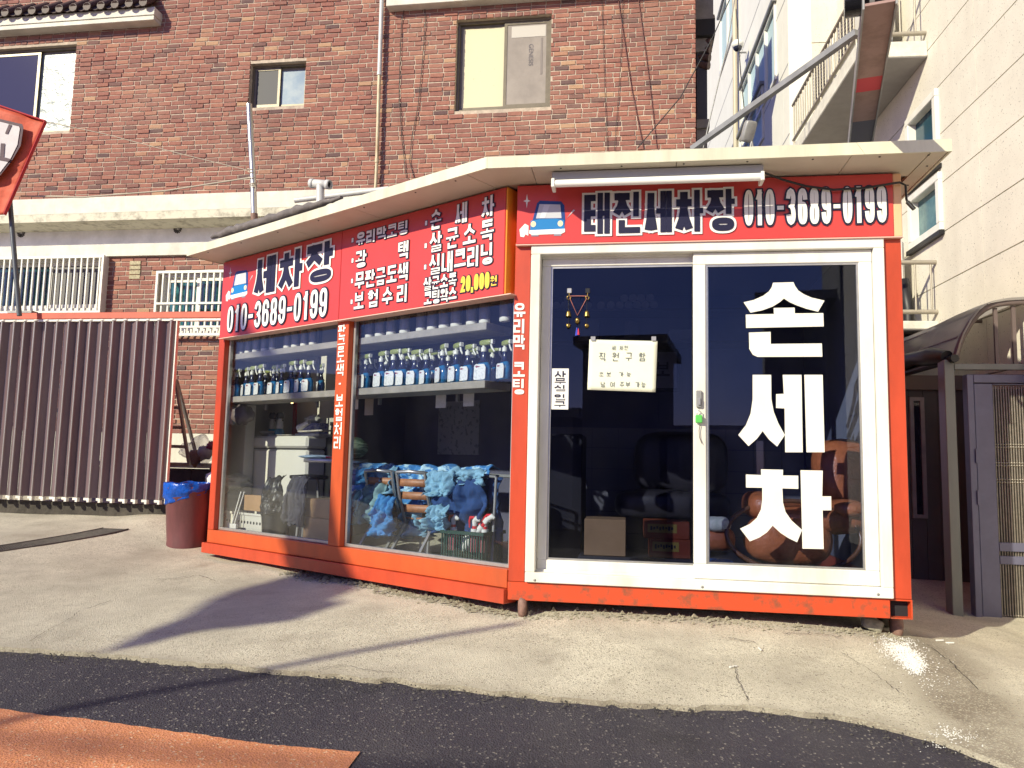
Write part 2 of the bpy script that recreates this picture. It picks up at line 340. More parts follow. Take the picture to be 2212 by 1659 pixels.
def letters(mb, fr, s, rect, wv, t, o=0.0, gap=.12, vertical=False, cells=None, corner=0.0, shear=0.0, only=None):
    u0, u1, z0, z1 = rect; wid = {'-': .75, ',': .45, ' ': .5, '·': .55, '1': .8}
    cs = [cells.get(c, wid.get(c, 1.0)) if cells else wid.get(c, 1.0) for c in s]; tot = sum(cs) + gap * (len(s) - 1); pos = 0; kk = 0
    for ci, (c, cw) in enumerate(zip(s, cs)):
        a, b = pos / tot, (pos + cw) / tot; pos += cw + gap
        if c == ' ' or (only is not None and ci != only): continue
        if vertical: x0, x1, y1, y0 = u0, u1, z1 + (z0 - z1) * a, z1 + (z0 - z1) * b
        else: x0, x1, y0, y1 = u0 + (u1 - u0) * a, u0 + (u1 - u0) * b, z0, z1
        for strokes, (bx0, bx1, by0, by1) in syllable(c):
            X0, X1 = x0 + (x1 - x0) * bx0, x0 + (x1 - x0) * bx1; Y0, Y1 = y0 + (y1 - y0) * by0, y0 + (y1 - y0) * by1
            te = min(t, (Y1 - Y0) / DENSE.get(id(strokes), 2.2)) if c not in FIG else t
            te = min(te, max((X1 - X0) / (2.5 if strokes in (JAMO['ㅐ'], JAMO['ㅔ'], JAMO['ㅠ']) else 1.7), .3 * t)) if c not in FIG else te
            ix = min(te / 2, (X1 - X0) * .5); iy = min(te / 2, (Y1 - Y0) * .5)
            tx = lambda p: (X0 + ix + (X1 - X0 - 2 * ix) * p[0] + shear * (Y0 + (Y1 - Y0) * p[1] - z0), Y0 + iy + (Y1 - Y0 - 2 * iy) * p[1])
            for st in strokes:
                wz = wv + .00012 * kk; kk += 1
                if st[0] == 'ring':
                    _, cx, cy, rx, ry = st; c0 = tx((cx, cy)); ax = (X1 - X0 - 2 * ix) * rx; ay = (Y1 - Y0 - 2 * iy) * ry
                    n = 28; ro = []; ri = []
                    for i in range(n):
                        an = 2 * math.pi * i / n; e = .8
                        q = V(math.copysign(abs(math.cos(an)) ** e, math.cos(an)), math.copysign(abs(math.sin(an)) ** e, math.sin(an)))
                        ro.append((c0[0] + q[0] * (ax + te / 2 + o), c0[1] + q[1] * (ay + te / 2 + o)))
                        ri.append((c0[0] + q[0] * max(.0005, ax - te / 2 - o), c0[1] + q[1] * max(.0005, ay - te / 2 - o)))
                    for i in range(n):
                        j = (i + 1) % n; mb.add([fr.p(q[0], wz, q[1]) for q in (ri[i], ro[i], ro[j], ri[j])], [(0, 1, 2, 3)])
                else:
                    for q in ribbon([tx(p) for p in st], te + 2 * o, (te * 0.0 if len(st) > 2 else 0) + te / 2 * (0 if corner == 0 else 1) + o + (te / 2 if True else 0)):
                        mb.add([fr.p(p[0], wz, p[1]) for p in q], [(0, 1, 2, 3)])
    return mb
def text(fr, s, rect, wv, t, m, parent, out=None, name='lettering', label=None, **k):
    for ci, ch in enumerate(s):                          # every character is a piece of its own
        if ch == ' ': continue
        for i, (om, ow) in enumerate(out or []):
            letters(MB(), fr, s, rect, wv - .004 * (i + 1) - .0002 * (ci % 2), t, ow, only=ci, **k).build('letter_outline', om, parent)
        letters(MB(), fr, s, rect, wv, t, only=ci, **k).build('letter', m, parent)
def rect(fr, Lp, Rp, Tp, Bp, wv=0.0):
    return fr.px(*Lp, wv)[0], fr.px(*Rp, wv)[0], fr.px(*Bp, wv)[1], fr.px(*Tp, wv)[1]

# ------------------------------------------------------------------ ground
CTRL = [(0, 1115, 7.8), (200, 1115, 7.8), (360, 1108, 7.8), (400, 1188, 6.95), (450, 1202, 6.72), (620, 1240, 5.95), (850, 1280, 5.24), (1000, 1308, 4.85), (1112, 1334, 4.58),
        (1300, 1338, 4.45), (1506, 1347, 4.38), (1700, 1362, 4.3), (1840, 1374, 4.26), (1966, 1384, 4.22), (2026, 1401, 4.3), (2131, 1353, 5.0), (2212, 1418, 4.45), (2085, 1337, 5.5), (1980, 1328, 5.4), (2300, 1420, 4.9)]
CP = []
for x, y, Y in CTRL:
    p = atY(x, y, Y); CP.append((p[0], p[1], p[2] - (.1 + .1 * p[1])))
CP = np.array(CP)
def gz(x, y):
    d2 = (CP[:, 0] - x) ** 2 + (CP[:, 1] - y) ** 2 + .05; wt = 1 / d2 ** 1.5
    yb = min(max(y, -1.0), 9.0)
    return .1 + .1 * yb + float((wt * CP[:, 2]).sum() / (wt.sum() + .05))
def gp(x, y):                                        # picture point -> ground point
    d = ray(x, y); o = V(0, 0, ZC); t = .5
    for i in range(4000):
        p = o + d * t
        if p[2] < gz(p[0], p[1]): break
        t += .01
    return V(p[0], p[1], gz(p[0], p[1]))
EDGE_PX = [(0, 1398), (205, 1408), (450, 1431), (620, 1446), (825, 1463), (1106, 1494), (1386, 1520), (1606, 1522), (1700, 1533), (1856, 1551), (2006, 1586), (2081, 1616), (2181, 1657)]
EP = [gp(x, y + 2) for x, y in EDGE_PX]
ex_ = [-14.0, -6.0] + [p[0] for p in EP] + [2.6, 3.6, 5.0, 9.0]
ey_ = [EP[0][1] + 1.4, EP[0][1] + .45] + [p[1] for p in EP] + [1.6, .5, -2.0, -6.0]
def edge_y(x): return float(np.interp(x, ex_, ey_))

def stained(name, base, dark, wetc, speck, rough=.85, sscale=260.0, bumpd=.004, dens=.62):
    m = bpy.data.materials.new(name); m.use_nodes = True; n = m.node_tree; b = n.nodes['Principled BSDF']; L = n.links.new
    g = n.nodes.new('ShaderNodeNewGeometry')
    def nz(s, d=6, ro=.6):
        t = n.nodes.new('ShaderNodeTexNoise'); t.inputs['Scale'].default_value = s; t.inputs['Detail'].default_value = d; t.inputs['Roughness'].default_value = ro; L(g.outputs['Position'], t.inputs['Vector']); return t.outputs['Fac']
    def mr(src, a, b_, c=0.0, d=1.0):
        r = n.nodes.new('ShaderNodeMapRange'); r.inputs[1].default_value = a; r.inputs[2].default_value = b_; r.inputs[3].default_value = c; r.inputs[4].default_value = d; L(src, r.inputs[0]); return r.outputs[0]
    def mx(f, a, c):
        q = n.nodes.new('ShaderNodeMix'); q.data_type = 'RGBA'; L(f, q.inputs[0])
        for s_, i in ((a, 6), (c, 7)):
            if isinstance(s_, tuple): q.inputs[i].default_value = (*s_, 1)
            else: L(s_, q.inputs[i])
        return q.outputs[2]
    c = mx(mr(nz(1.7, 8, .7), .42, .68), base, dark)
    c = mx(mr(nz(38, 4), .5, .75, 0, .45), c, tuple(q * .6 for q in base))
    a = n.nodes.new('ShaderNodeAttribute'); a.attribute_name = 'stain'
    c = mx(a.outputs['Fac'], c, wetc)
    v = n.nodes.new('ShaderNodeTexVoronoi'); v.inputs['Scale'].default_value = sscale; L(g.outputs['Position'], v.inputs['Vector'])
    sh = n.nodes.new('ShaderNodeSeparateColor'); L(v.outputs['Color'], sh.inputs[0])
    c = mx(mr(sh.outputs[0], dens, dens + .12), c, speck[0]); c = mx(mr(sh.outputs[1], .955, .97), c, speck[1])
    c = mx(mr(nz(.55, 4), .42, .66, 0, .38), c, tuple(q * .55 for q in base))
    L(c, b.inputs['Base Color']); b.inputs['Roughness'].default_value = rough
    bp = n.nodes.new('ShaderNodeBump'); bp.inputs['Distance'].default_value = bumpd; bp.inputs['Strength'].default_value = .8
    ad = n.nodes.new('ShaderNodeMath'); ad.operation = 'ADD'; L(nz(90, 6), ad.inputs[0]); L(v.outputs['Distance'], ad.inputs[1]); L(ad.outputs[0], bp.inputs['Height']); L(bp.outputs[0], b.inputs['Normal'])
    return m
CONCRETE = stained('worn concrete', (.62, .58, .47), (.38, .345, .28), (.17, .135, .10), ((.38, .35, .27), (.16, .14, .12)), sscale=170, bumpd=.003, dens=.7)
ASPHALT = stained('coarse asphalt', (.036, .031, .048), (.022, .020, .032), (.04, .036, .034), ((.065, .06, .07), (.24, .22, .20)), .8, 120.0, .0065, .80)
REDWAY = stained('orange coloured asphalt', (.64, .26, .13), (.50, .19, .09), (.2, .1, .05), ((.60, .24, .09), (.70, .45, .28)), .8, 120.0, .0035, .78)

weather(ASPHALT, .9, (1, .5, 1), .46, .66, .5, (.075, .068, .075)); weather(ASPHALT, 2.3, (1, 1, 1), .56, .70, .6, (.012, .011, .016)); weather(REDWAY, 1.6, (1, .35, 1), .48, .70, .55, (.26, .10, .06)); weather(CONCRETE, 3.2, (1, 1, 1), .55, .74, .5, (.26, .23, .185)); weather(CONCRETE, .8, (1, 1.6, 1), .5, .7, .35, (.72, .68, .56))
GUT = [gp(1985, 1385), gp(2030, 1430), gp(2085, 1500), gp(2130, 1570), gp(2150, 1640)]
def stain_at(x, y):
    d = 9
    for a, b in zip(GUT, GUT[1:]):
        ax, ay = a[:2]; bx, by = b[:2]; t = max(0, min(1, ((x - ax) * (bx - ax) + (y - ay) * (by - ay)) / ((bx - ax) ** 2 + (by - ay) ** 2 + 1e-9)))
        d = min(d, math.hypot(x - ax - t * (bx - ax), y - ay - t * (by - ay)))
    s = max(0, 1 - d / .30) * 1.25
    for (cx, cy, r, k) in SPOTS:
        q = math.hypot((x - cx), (y - cy) * .8) / r
        s = max(s, max(0, 1 - q) * k)
    s *= .55 + .9 * (noise.noise(Vector((x * 5, y * 5, 0))) * .5 + .5)
    return min(.9, s)
SPOTS = []
for px_, py_, r, k in ((435, 1222, .12, .55), (310, 1192, .12, .5), (615, 1382, .10, .5), (1180, 1430, .05, .6), (1330, 1475, .05, .5), (1500, 1450, .4, .22), (60, 1150, .6, .4), (150, 1260, 1.0, .2), (560, 1290, .6, .2), (1020, 1400, .5, .2), (1900, 1480, .3, .25)):
    p = gp(px_, py_); SPOTS.append((p[0], p[1], r, k))

def sheet(name, xs, ys, dz, m, edge=None, back=None, stain=True, jag=0.0, skirt=0.0):
    vs = []; fs = []; st = []
    for x in xs:
        e0 = edge(x) + (jag * (noise.noise(Vector((x * 7, 3, 0))) + .7 * noise.noise(Vector((x * 23, 9, 0))) + .4 * noise.noise(Vector((x * 70, 1, 0)))) if jag else 0) if edge else ys[0]
        for k, t in enumerate(ys):
            y = e0 + (back - e0) * t if edge else t
            h = .006 * noise.noise(Vector((x * 2.3, y * 2.3, 4))) + .003 * noise.noise(Vector((x * 9, y * 9, 7)))
            vs.append((x, y, gz(x, y) + dz + h - (.5 if dz < 0 and y > edge_y(x) + .35 else 0))); st.append(max(stain_at(x, y), (.75 - .28 * k) * (.4 + .6 * noise.noise(Vector((x * 4, 7, 0)))) if edge and k < 3 else 0) if stain else 0)
    ny = len(ys)
    for i in range(len(xs) - 1):
        for j in range(ny - 1): fs.append((i * ny + j, (i + 1) * ny + j, (i + 1) * ny + j + 1, i * ny + j + 1))
    if skirt:
        b0 = len(vs)
        for i in range(len(xs)):
            q = vs[i * ny]; vs.append((q[0], q[1] + .004, q[2] - skirt)); vs.append((q[0], q[1], q[2])); st += [.85, .7]
        for i in range(len(xs) - 1): fs.append((b0 + 2 * i, b0 + 2 * i + 2, b0 + 2 * i + 3, b0 + 2 * i + 1))
    me = bpy.data.meshes.new(name); me.from_pydata(vs, [], fs); me.polygons.foreach_set('use_smooth', [True] * len(fs))
    a = me.attributes.new('stain', 'FLOAT', 'POINT'); a.data.foreach_set('value', st); me.materials.append(m)
    o = bpy.data.objects.new(name, me); COL.objects.link(o); return structure(o)
xs = list(np.arange(-14, -5, .5)) + list(np.arange(-5, 3.4, .035)) + list(np.arange(3.4, 9, .4))
sheet('concrete_apron', xs, [0, .004, .01] + [.02 + .98 * (i / 60) ** 1.35 for i in range(61)], 0, CONCRETE, edge_y, 12.5, jag=.03, skirt=.06)
sheet('asphalt_road', list(np.arange(-60, -6, 6.0)) + list(np.arange(-6, 6, .15)) + list(np.arange(6, 61, 6.0)), list(np.arange(-60, -1, 6.0)) + list(np.arange(-1, 5, .15)) + list(np.arange(5, 61, 5.0)), -.024, ASPHALT, stain=False)
# the orange coloured lane at the lower left
RB = [gp(x, y) for x, y in ((-300, 1478), (0, 1521), (100, 1536), (300, 1558), (500, 1588), (700, 1608), (785, 1617))]
def red_top(x): return float(np.interp(x, [p[0] for p in RB], [p[1] for p in RB])) + .014 * noise.noise(Vector((x * 3, 0, 0))) + .010 * noise.noise(Vector((x * 40, 5, 0)))
mb = MB(); xr = list(np.arange(-6, RB[-1][0], .03)); pts = []
for x in xr:
    yt = red_top(x)
    for k in range(13):
        y = yt - k * .25 * (1 if k < 12 else 1); xx = x - (0.16 * k * .25 + .02 * noise.noise(Vector((0, y * 12, 2)))) * max(0, (x - xr[-1] + 1.0)) if x > xr[-1] - 1.0 else x
        pts.append((xx, y, gz(xx, y) - .024 + .005 + .006 * noise.noise(Vector((xx * 2.3, y * 2.3, 4))) + .003 * noise.noise(Vector((xx * 9, y * 9, 7)))))
mb.add(pts, [(i * 13 + j + 1, (i + 1) * 13 + j + 1, (i + 1) * 13 + j, i * 13 + j) for i in range(len(xr) - 1) for j in range(12)], True)
o = structure(mb.build('orange_lane', REDWAY))
# ------------------------------------------------------------------ brick house
BRICK = mat('weathered brick', (1, 1, 1), .85, var=.24, scale=26, bump=.004, bscale=70, spec=.25, lo=.45, hi=.75,
            tint=[(0, (.10, .065, .07)), (.10, (.20, .105, .092)), (.35, (.265, .118, .097)), (.6, (.305, .132, .104)), (.85, (.36, .165, .12)), (1, (.45, .29, .18))])
MORTAR = mat('grey mortar', (.60, .50, .40), .9, var=.35, scale=14, bump=.004, bscale=90)
weather(BRICK, 1.1, (1, 1, .35), .48, .72, .40, (.13, .075, .07)); weather(BRICK, .6, (1, 1, .6), .52, .72, .3, (.42, .30, .22)); weather(MORTAR, 1.1, (1, 1, .35), .45, .70, .5, (.22, .17, .15))
RENDER = mat('white painted concrete', (.70, .68, .60), .7, var=.18, scale=5, bump=.002, bscale=30)
STAINED = mat('weathered white paint', (.62, .59, .48), .8, col2=(.20, .18, .14), scale=7, lo=.48, hi=.72, bump=.003, bscale=40)
SHADE_PAINT = mat('grey cove paint', (.80, .79, .82), .7, var=.2, scale=4)
BRONZE = mat('bronze window frame', (.20, .17, .12), .4, .3, var=.2, scale=12)
DARKWIN = mat('dark window glass', (.015, .017, .03), .04, spec=.9)
SCREEN = mat('insect screen', (.045, .045, .055), .6)
FILM = mat('crinkled window film', (.27, .31, .31), .35, col2=(.19, .23, .25), scale=5, lo=.4, hi=.62, bump=.02, bscale=8)
PALEGLASS = mat('frosted glass', (.36, .42, .44), .2, col2=(.16, .24, .34), scale=3)
BOARD = mat('yellowed board', (.60, .56, .38), .5, col2=(.42, .36, .22), scale=16, lo=.66, hi=.72)
CARDW = mat('cardboard behind glass', (.33, .29, .25), .3, var=.2, scale=4)
TILE = mat('brown clay tile', (.10, .062, .055), .6, var=.5, scale=25, bump=.004, bscale=60)

weather(RENDER, 3, (1, 1, .2), .5, .72, .4, (.36, .33, .27))
b0 = FB.p(0, 0, 0.6)
house = thing('brick_house', 'red brick house with tiled eave behind the orange kiosk', 'house', b0)
def q4(fr, pts, wv=0.0): r = [fr.px(x, y, wv) for x, y in pts]; return min(a for a, _ in r), max(a for a, _ in r), min(b for _, b in r), max(b for _, b in r)
uR = FB.px(1503, 250)[0]
zslab = FB.px(300, 427)[1]; zslab0 = FB.px(300, 474, .08)[1]; zbeam1 = FB.px(250, 527, .05)[1]; zbeam0 = FB.px(300, 552, .05)[1]; zbase = FB.px(425, 937)[1]
w1 = (FB.px(-60, 200)[0], FB.px(158, 190)[0], FB.px(158, 281)[1], FB.px(160, 95)[1])
w2 = (FB.px(538, 185)[0], FB.px(659, 180)[0], FB.px(600, 230)[1], FB.px(600, 134)[1])
w3 = (FB.px(984, 140)[0], FB.px(1190, 130)[0], FB.px(1090, 235)[1], FB.px(1090, 36)[1])
g1 = (FB.px(-70, 620)[0], FB.px(215, 615)[0], FB.px(110, 671)[1], FB.px(110, 556)[1])
g2 = (FB.px(339, 640)[0], FB.px(492, 640)[0], FB.px(430, 720)[1], FB.px(400, 588)[1])
uL = FB.px(-330, 500)[0]; ztop = FB.px(0, -70)[1]
zb_all = 0.6
holes_up = [w1, w2, w3]; holes_lo = [g1, g2]
# backing wall of mortar, with the openings left out
def wall_rects(u0, u1, z0, z1, holes):
    zs = sorted({z0, z1} | {z for h in holes for z in h[2:4] if z0 < z < z1}); out = []
    for a, b in zip(zs, zs[1:]):
        cut = sorted([(h[0], h[1]) for h in holes if h[2] < (a + b) / 2 < h[3]]); p = u0
        for c, d in cut:
            if c > p: out.append((p, c, a, b))
            p = max(p, d)
        if p < u1: out.append((p, u1, a, b))
    return out
mb = MB()
for r in wall_rects(uL, uR - .012, zslab - .25, ztop, holes_up): mb.fbox(FB, r[0], r[1], -.24, -.006, r[2], r[3])
for r in wall_rects(uL, uR - .3, zb_all, zbeam0, holes_lo): mb.fbox(FB, r[0], r[1], -.24, -.006, r[2], r[3])
mb.fbox(FB, uR - .26, uR - .012, -1.2, -.245, zslab - .2, ztop)
mb.build('mortar_wall', MORTAR, house)
mb = MB(); mb.fbox(FB, uL, uR - .3, -.7, -.52, zb_all, ztop); mb.build('inner_wall', DARK, house); MB().fbox(FB, uL, uR - .4, -1.5, -.72, zb_all, ztop - .3).build('rear_wall', RENDER, house)

def brick_geo(mb, u0, u1, z0, z1, tint, pr, fr=FB):
    j = lambda a: random.uniform(-a, a)
    c = .0035
    tl = j(.0022)
    back = [(u0, z0), (u1, z0), (u1, z1), (u0, z1)]; fr_ = [(u0 + c + j(.0018), z0 + c + j(.0018) - tl), (u1 - c + j(.0018), z0 + c + j(.0018) + tl), (u1 - c + j(.0018), z1 - c + j(.0018) + tl), (u0 + c + j(.0018), z1 - c + j(.0018) - tl)]
    mid = [(u0 + j(.001), z0 - tl), (u1 + j(.001), z0 + tl), (u1 + j(.001), z1 + tl), (u0 + j(.001), z1 - tl)]
    vs = [fr.p(u, -.016, z) for u, z in back] + [fr.p(u, pr - .003, z) for u, z in mid] + [fr.p(u, pr + j(.001), z) for u, z in fr_]
    fs = [(8, 9, 10, 11)]
    for a, b in ((0, 4), (4, 8)):
        for k in range(4): l = (k + 1) % 4; fs.append((a + k, a + l, b + l, b + k))
    mb.add(vs, fs, tint=tint)
BR = []
def lay(u0, u1, z0, z1, holes, phase=0, soldier=None):
    H, Lb, J = .067, .2, .013; row = 0; z = z1 - H
    while z > z0 - .03:
        off = (row % 2) * .1 + random.uniform(-.02, .02); u = u0 - .2 + off
        while u < u1:
            Lc = Lb if random.random() > .04 else .1
            a, b = max(u, u0), min(u + Lc - J, u1); zz = z + random.uniform(-.0025, .0025)
            segs = [(a, b)]
            for h in holes:
                if h[2] - .012 < z + H / 2 - .005 < h[3] + .012:
                    ns = []
                    for (c, d) in segs:
                        if d <= h[0] - .0 or c >= h[1]: ns.append((c, d))
                        else:
                            if h[0] - c > .02: ns.append((c, h[0]))
                            if d - h[1] > .02: ns.append((h[1], d))
                    segs = ns
            if soldier and any(s[0] - .03 < (a + b) / 2 < s[1] + .03 and abs(z + .03 - s[3] - .05) < .04 for s in soldier):
                segs = [(c, (c + d) / 2 - J / 2) for c, d in segs if d - c > .12] + [((c + d) / 2 + J / 2, d) for c, d in segs if d - c > .12]
            for c, d in segs:
                if d - c > .02:
                    t = random.betavariate(3.2, 3.0) if random.random() > .07 else random.choice((.03, .08, .97, .9))
                    BR.append((c, d, zz, zz + H - J + random.uniform(-.002, .002), t, abs(random.gauss(0, .0035)) + (.004 if random.random() < .1 else 0)))
            u += Lc
        z -= H; row += 1
lay(uL, uR, zslab, ztop, holes_up, soldier=[w1, w2, w3]); lay(uL, uR - .3, zbase, zbeam0, holes_lo)
OCC = [[(410, 545), (740, 430), (1065, 332), (2058, 300), (1970, 1400), (440, 1210), (475, 590)], [(-99, 690), (388, 690), (358, 1090), (-99, 1090)], [(-99, 225), (98, 262), (10, 464), (-99, 470)], [(-99, 666), (480, 666), (480, 694), (-99, 694)], [(-99, 556), (222, 550), (217, 678), (-99, 678)], [(333, 583), (480, 583), (480, 725), (333, 725)], [(-99, -99), (350, -99), (350, 60), (-99, 75)], [(833, -99), (1300, -99), (1300, 2), (833, 14)]]
def inside(x, y, P):
    r = False
    for i in range(len(P)):
        (a, b), (c, d) = P[i], P[i - 1]
        if (b > y) != (d > y) and x < (c - a) * (y - b) / (d - b) + a: r = not r
    return r
sc_ = []
for i, q in enumerate(BR):
    a = proj(FB.p(q[0], 0, q[2])); b = proj(FB.p(q[1], 0, q[3])); cx, cy = (a[0] + b[0]) / 2, (a[1] + b[1]) / 2
    if -10 < cx < 2212 and 0 < cy < 1659 and not any(inside(cx, cy, P) for P in OCC): sc_.append((abs(b[0] - a[0]) * abs(b[1] - a[1]), i))
big = set(i for _, i in sorted(sc_, reverse=True)[:300])
stuff = MB()
for i, q in enumerate(BR):
    if i in big:
        m1 = MB(); brick_geo(m1, q[0], q[1], q[2], q[3], q[4], q[5]); m1.build('brick', BRICK, house, tint=True)
    else: brick_geo(stuff, q[0], q[1], q[2], q[3], q[4], q[5])
# bricks turning the right-hand corner
FBR = Frame(FB.p(uR, 0, 0), -FB.ew)
z = ztop - .067; row = 0
while z > zslab - .05:
    u = (0.012 if row % 2 else .0) + .0; l = .09 if row % 2 else .19; first = True
    while u < 1.2:
        brick_geo(stuff, u + .001, u + l, z, z + .057, random.betavariate(3, 3), .002, FBR); u += l + .01; l = .19
    z -= .067; row += 1
o = stuff.build('brickwork', BRICK, house, tint=True); o['kind'] = 'stuff'

# slab band, recess with vents, beam, painted base
mb = MB().fbox(FB, uL, uR - .3, -.5, .08, zslab0 + .115, zslab); mb.build('slab_band', RENDER, house)
MB().fbox(FB, uL, uR - .302, -.5, .078, zslab0, zslab0 + .114).build('weathered_band', STAINED, house)
MB().fbox(FB, uL, uR - .3, -.5, -.36, zbeam1 - .05, zslab0 + .02).build('recess_wall', SHADE_PAINT, house)
MB().fbox(FB, uL, uR - .3, -.35, .05, zbeam0, zbeam1).build('beam', RENDER, house)
for (x, y) in ((46, 504), (384, 495)):
    u, z = FB.px(x, y, -.36); mb = MB()
    for k in range(12):
        a0 = 2 * math.pi * k / 12; mb.prism(FB, [(u + .012 * math.cos(a0), z + .012 * math.sin(a0)), (u + .062 * math.cos(a0 - .18), z + .062 * math.sin(a0 - .18)), (u + .066 * math.cos(a0), z + .066 * math.sin(a0)), (u + .062 * math.cos(a0 + .18), z + .062 * math.sin(a0 + .18))], -.365, -.352)
    mb.build('vent', BLACKP, house)
MB().fbox(FB, uL, uR - .3, -.24, .012, zb_all, zbase).build('painted_base', RENDER, house)

# upper windows
def win(h, depth, parts, frame_m=BRONZE, fw=.035, label=None):
    u0, u1, z0, z1 = h; mb = MB(); d = -depth
    mb.fbox(FB, u0, u1, d - .05, d + .03, z1 - fw, z1); mb.fbox(FB, u0, u1, d - .05, d + .035, z0, z0 + fw + .01)
    mb.fbox(FB, u0, u0 + fw, d - .05, d + .028, z0 + fw + .01, z1 - fw); mb.fbox(FB, u1 - fw, u1, d - .05, d + .028, z0 + fw + .01, z1 - fw)
    f = mb.build('window_frame', frame_m, house, bevel=.003)
    if label: f['label'] = label
    for (a, b, wv, m, s) in parts:
        ua, ub = u0 + fw + (u1 - u0 - 2 * fw) * a, u0 + fw + (u1 - u0 - 2 * fw) * b; za, zb = z0 + fw + .012, z1 - fw - .002; sw = s
        mb = MB(); mb.fbox(FB, ua, ub, d + wv - .02, d + wv, zb - sw, zb); mb.fbox(FB, ua, ub, d + wv - .02, d + wv, za, za + sw + .01)
        mb.fbox(FB, ua, ua + sw, d + wv - .02, d + wv - .001, za + sw + .01, zb - sw); mb.fbox(FB, ub - sw, ub, d + wv - .02, d + wv - .001, za + sw + .01, zb - sw)
        mb.build('sash', frame_m, f)
        MB().fbox(FB, ua + sw, ub - sw, d + wv - .015, d + wv - .008, za + sw + .01, zb - sw).build('pane', m, f)
    MB().fbox(FB, u0, u1, d - .09, d - .055, z0, z1).build('dark_backing', DARK, f)
    return f
win(w1, .10, [(0, .62, .02, DARKWIN, .045), (.55, 1, -.012, FILM, .03)])
win(w2, .11, [(0, .50, .015, SCREEN, .035), (.46, 1, -.012, PALEGLASS, .035)], fw=.028)
f3 = win(w3, .10, [(0, .55, -.012, BOARD, .035), (.5, 1, .018, CARDW, .04)])
# things stuck behind the right pane: a pale strip on top and the mirrored carton print
u0, u1, z0, z1 = w3; um = u0 + (u1 - u0) * .56
MB().fbox(FB, um + .02, u1 - .085, -.088, -.0865, z1 - .26, z1 - .10).build('taped_strip', mat('pale tape', (.50, .47, .42), .4), f3)
c = bpy.data.curves.new('carton_text', 'FONT'); c.body = 'GENESIS'; c.size = .085
ot = bpy.data.objects.new('carton_text', c); COL.objects.link(ot); dg = bpy.context.evaluated_depsgraph_get(); me = bpy.data.meshes.new_from_object(ot.evaluated_get(dg)); bpy.data.objects.remove(ot)
mb = MB(); mb.add([FB.p(u1 - .31 + v.co.y, -.0862, z1 - .36 - v.co.x) for v in me.vertices], [tuple(p.vertices) for p in me.polygons]); mb.build('carton_text', mat('dark carton print', (.12, .11, .12), .4), f3)
mb = MB(); mb.fbox(FB, u1 - .15, u1 - .125, -.0875, -.0862, z1 - .80, z1 - .28); mb.build('tape_edge', mat('brown tape', (.22, .19, .17), .4), f3)

# barred lower windows
GREENW = mat('green curtain glass', (.012, .07, .07), .08, col2=(.004, .02, .03), scale=5, spec=.8)
GREYSC = mat('grey screen', (.075, .072, .078), .5)
TEALW = mat('teal glass', (.03, .15, .17), .08, col2=(.008, .04, .05), scale=6, spec=.8)
GRILLE = mat('white painted steel bar', (.74, .73, .68), .4, var=.12, scale=20)
def barred(h, g, parts, label, cross=None):
    u0, u1, z0, z1 = h; mb = MB(); d = -.10
    for (a, b, c_, e) in ((u0, u1, z1 - .05, z1), (u0, u1, z0, z0 + .05), (u0, u0 + .05, z0 + .05, z1 - .05), (u1 - .05, u1, z0 + .05, z1 - .05)): mb.fbox(FB, a, b, d - .06, d + .02, c_, e)
    f = mb.build('window_frame', UPVC, house, bevel=.003)
    for (a, b, wv, m, s) in parts:
        ua, ub = u0 + .05 + (u1 - u0 - .1) * a, u0 + .05 + (u1 - u0 - .1) * b; za, zb = z0 + .052, z1 - .052
        mb = MB(); mb.fbox(FB, ua, ub, d + wv - .03, d + wv, zb - s, zb); mb.fbox(FB, ua, ub, d + wv - .03, d + wv, za, za + s); mb.fbox(FB, ua, ua + s, d + wv - .03, d + wv - .001, za + s, zb - s); mb.fbox(FB, ub - s, ub, d + wv - .03, d + wv - .001, za + s, zb - s)
        mb.build('sash', UPVC, f); MB().fbox(FB, ua + s, ub - s, d + wv - .02, d + wv - .012, za + s, zb - s).build('pane', m, f)
    MB().fbox(FB, u0, u1, d - .1, d - .065, z0, z1).build('dark_backing', DARK, f)
    G = thing('window_grille', label, 'grille', FB.p((g[0] + g[1]) / 2, .08, g[2]), 'barred window grilles'); wg = .12
    mb = MB()
    for (a, b, c_, e) in ((g[0], g[1], g[3] - .035, g[3]), (g[0], g[1], g[2], g[2] + .035), (g[0], g[0] + .032, g[2] + .035, g[3] - .035), (g[1] - .032, g[1], g[2] + .035, g[3] - .035)): mb.fbox(FB, a, b, wg - .03, wg, c_, e)
    for u in (g[0] + .002, g[1] - .03):
        mb.fbox(FB, u, u + .028, .004, wg - .03, g[3] - .034, g[3] - .004); mb.fbox(FB, u, u + .028, .004, wg - .03, g[2] + .004, g[2] + .034)
    mb.fbox(FB, g[1] - .012, g[1] - .002, .004, wg - .031, g[2] + .036, g[3] - .036)
    mb.build('grille_frame', GRILLE, G)
    u = g[0] + .094
    while u < g[1] - .05:
        MB().fbox(FB, u, u + .021, wg - .026, wg - .004, g[2] + .035, g[3] - .035).build('bar', GRILLE, G); u += .0945
    if cross:
        for z in cross: MB().fbox(FB, g[0] + .032, g[1] - .032, wg - .0025, wg + .016, z - .014, z + .014).build('cross_bar', GRILLE, G)
    return G
gr1 = (g1[0], FB.px(221, 600, .12)[0], FB.px(110, 677, .12)[1], FB.px(110, 553, .12)[1])
gr2 = (FB.px(333, 650, .12)[0], FB.px(486, 650, .12)[0], FB.px(430, 725, .12)[1], FB.px(400, 584, .12)[1])
barred(g1, gr1, [(0, .64, -.03, GREENW, .05), (.58, 1, .0, GREYSC, .055)], 'white steel bars over the long window above the folding gate')
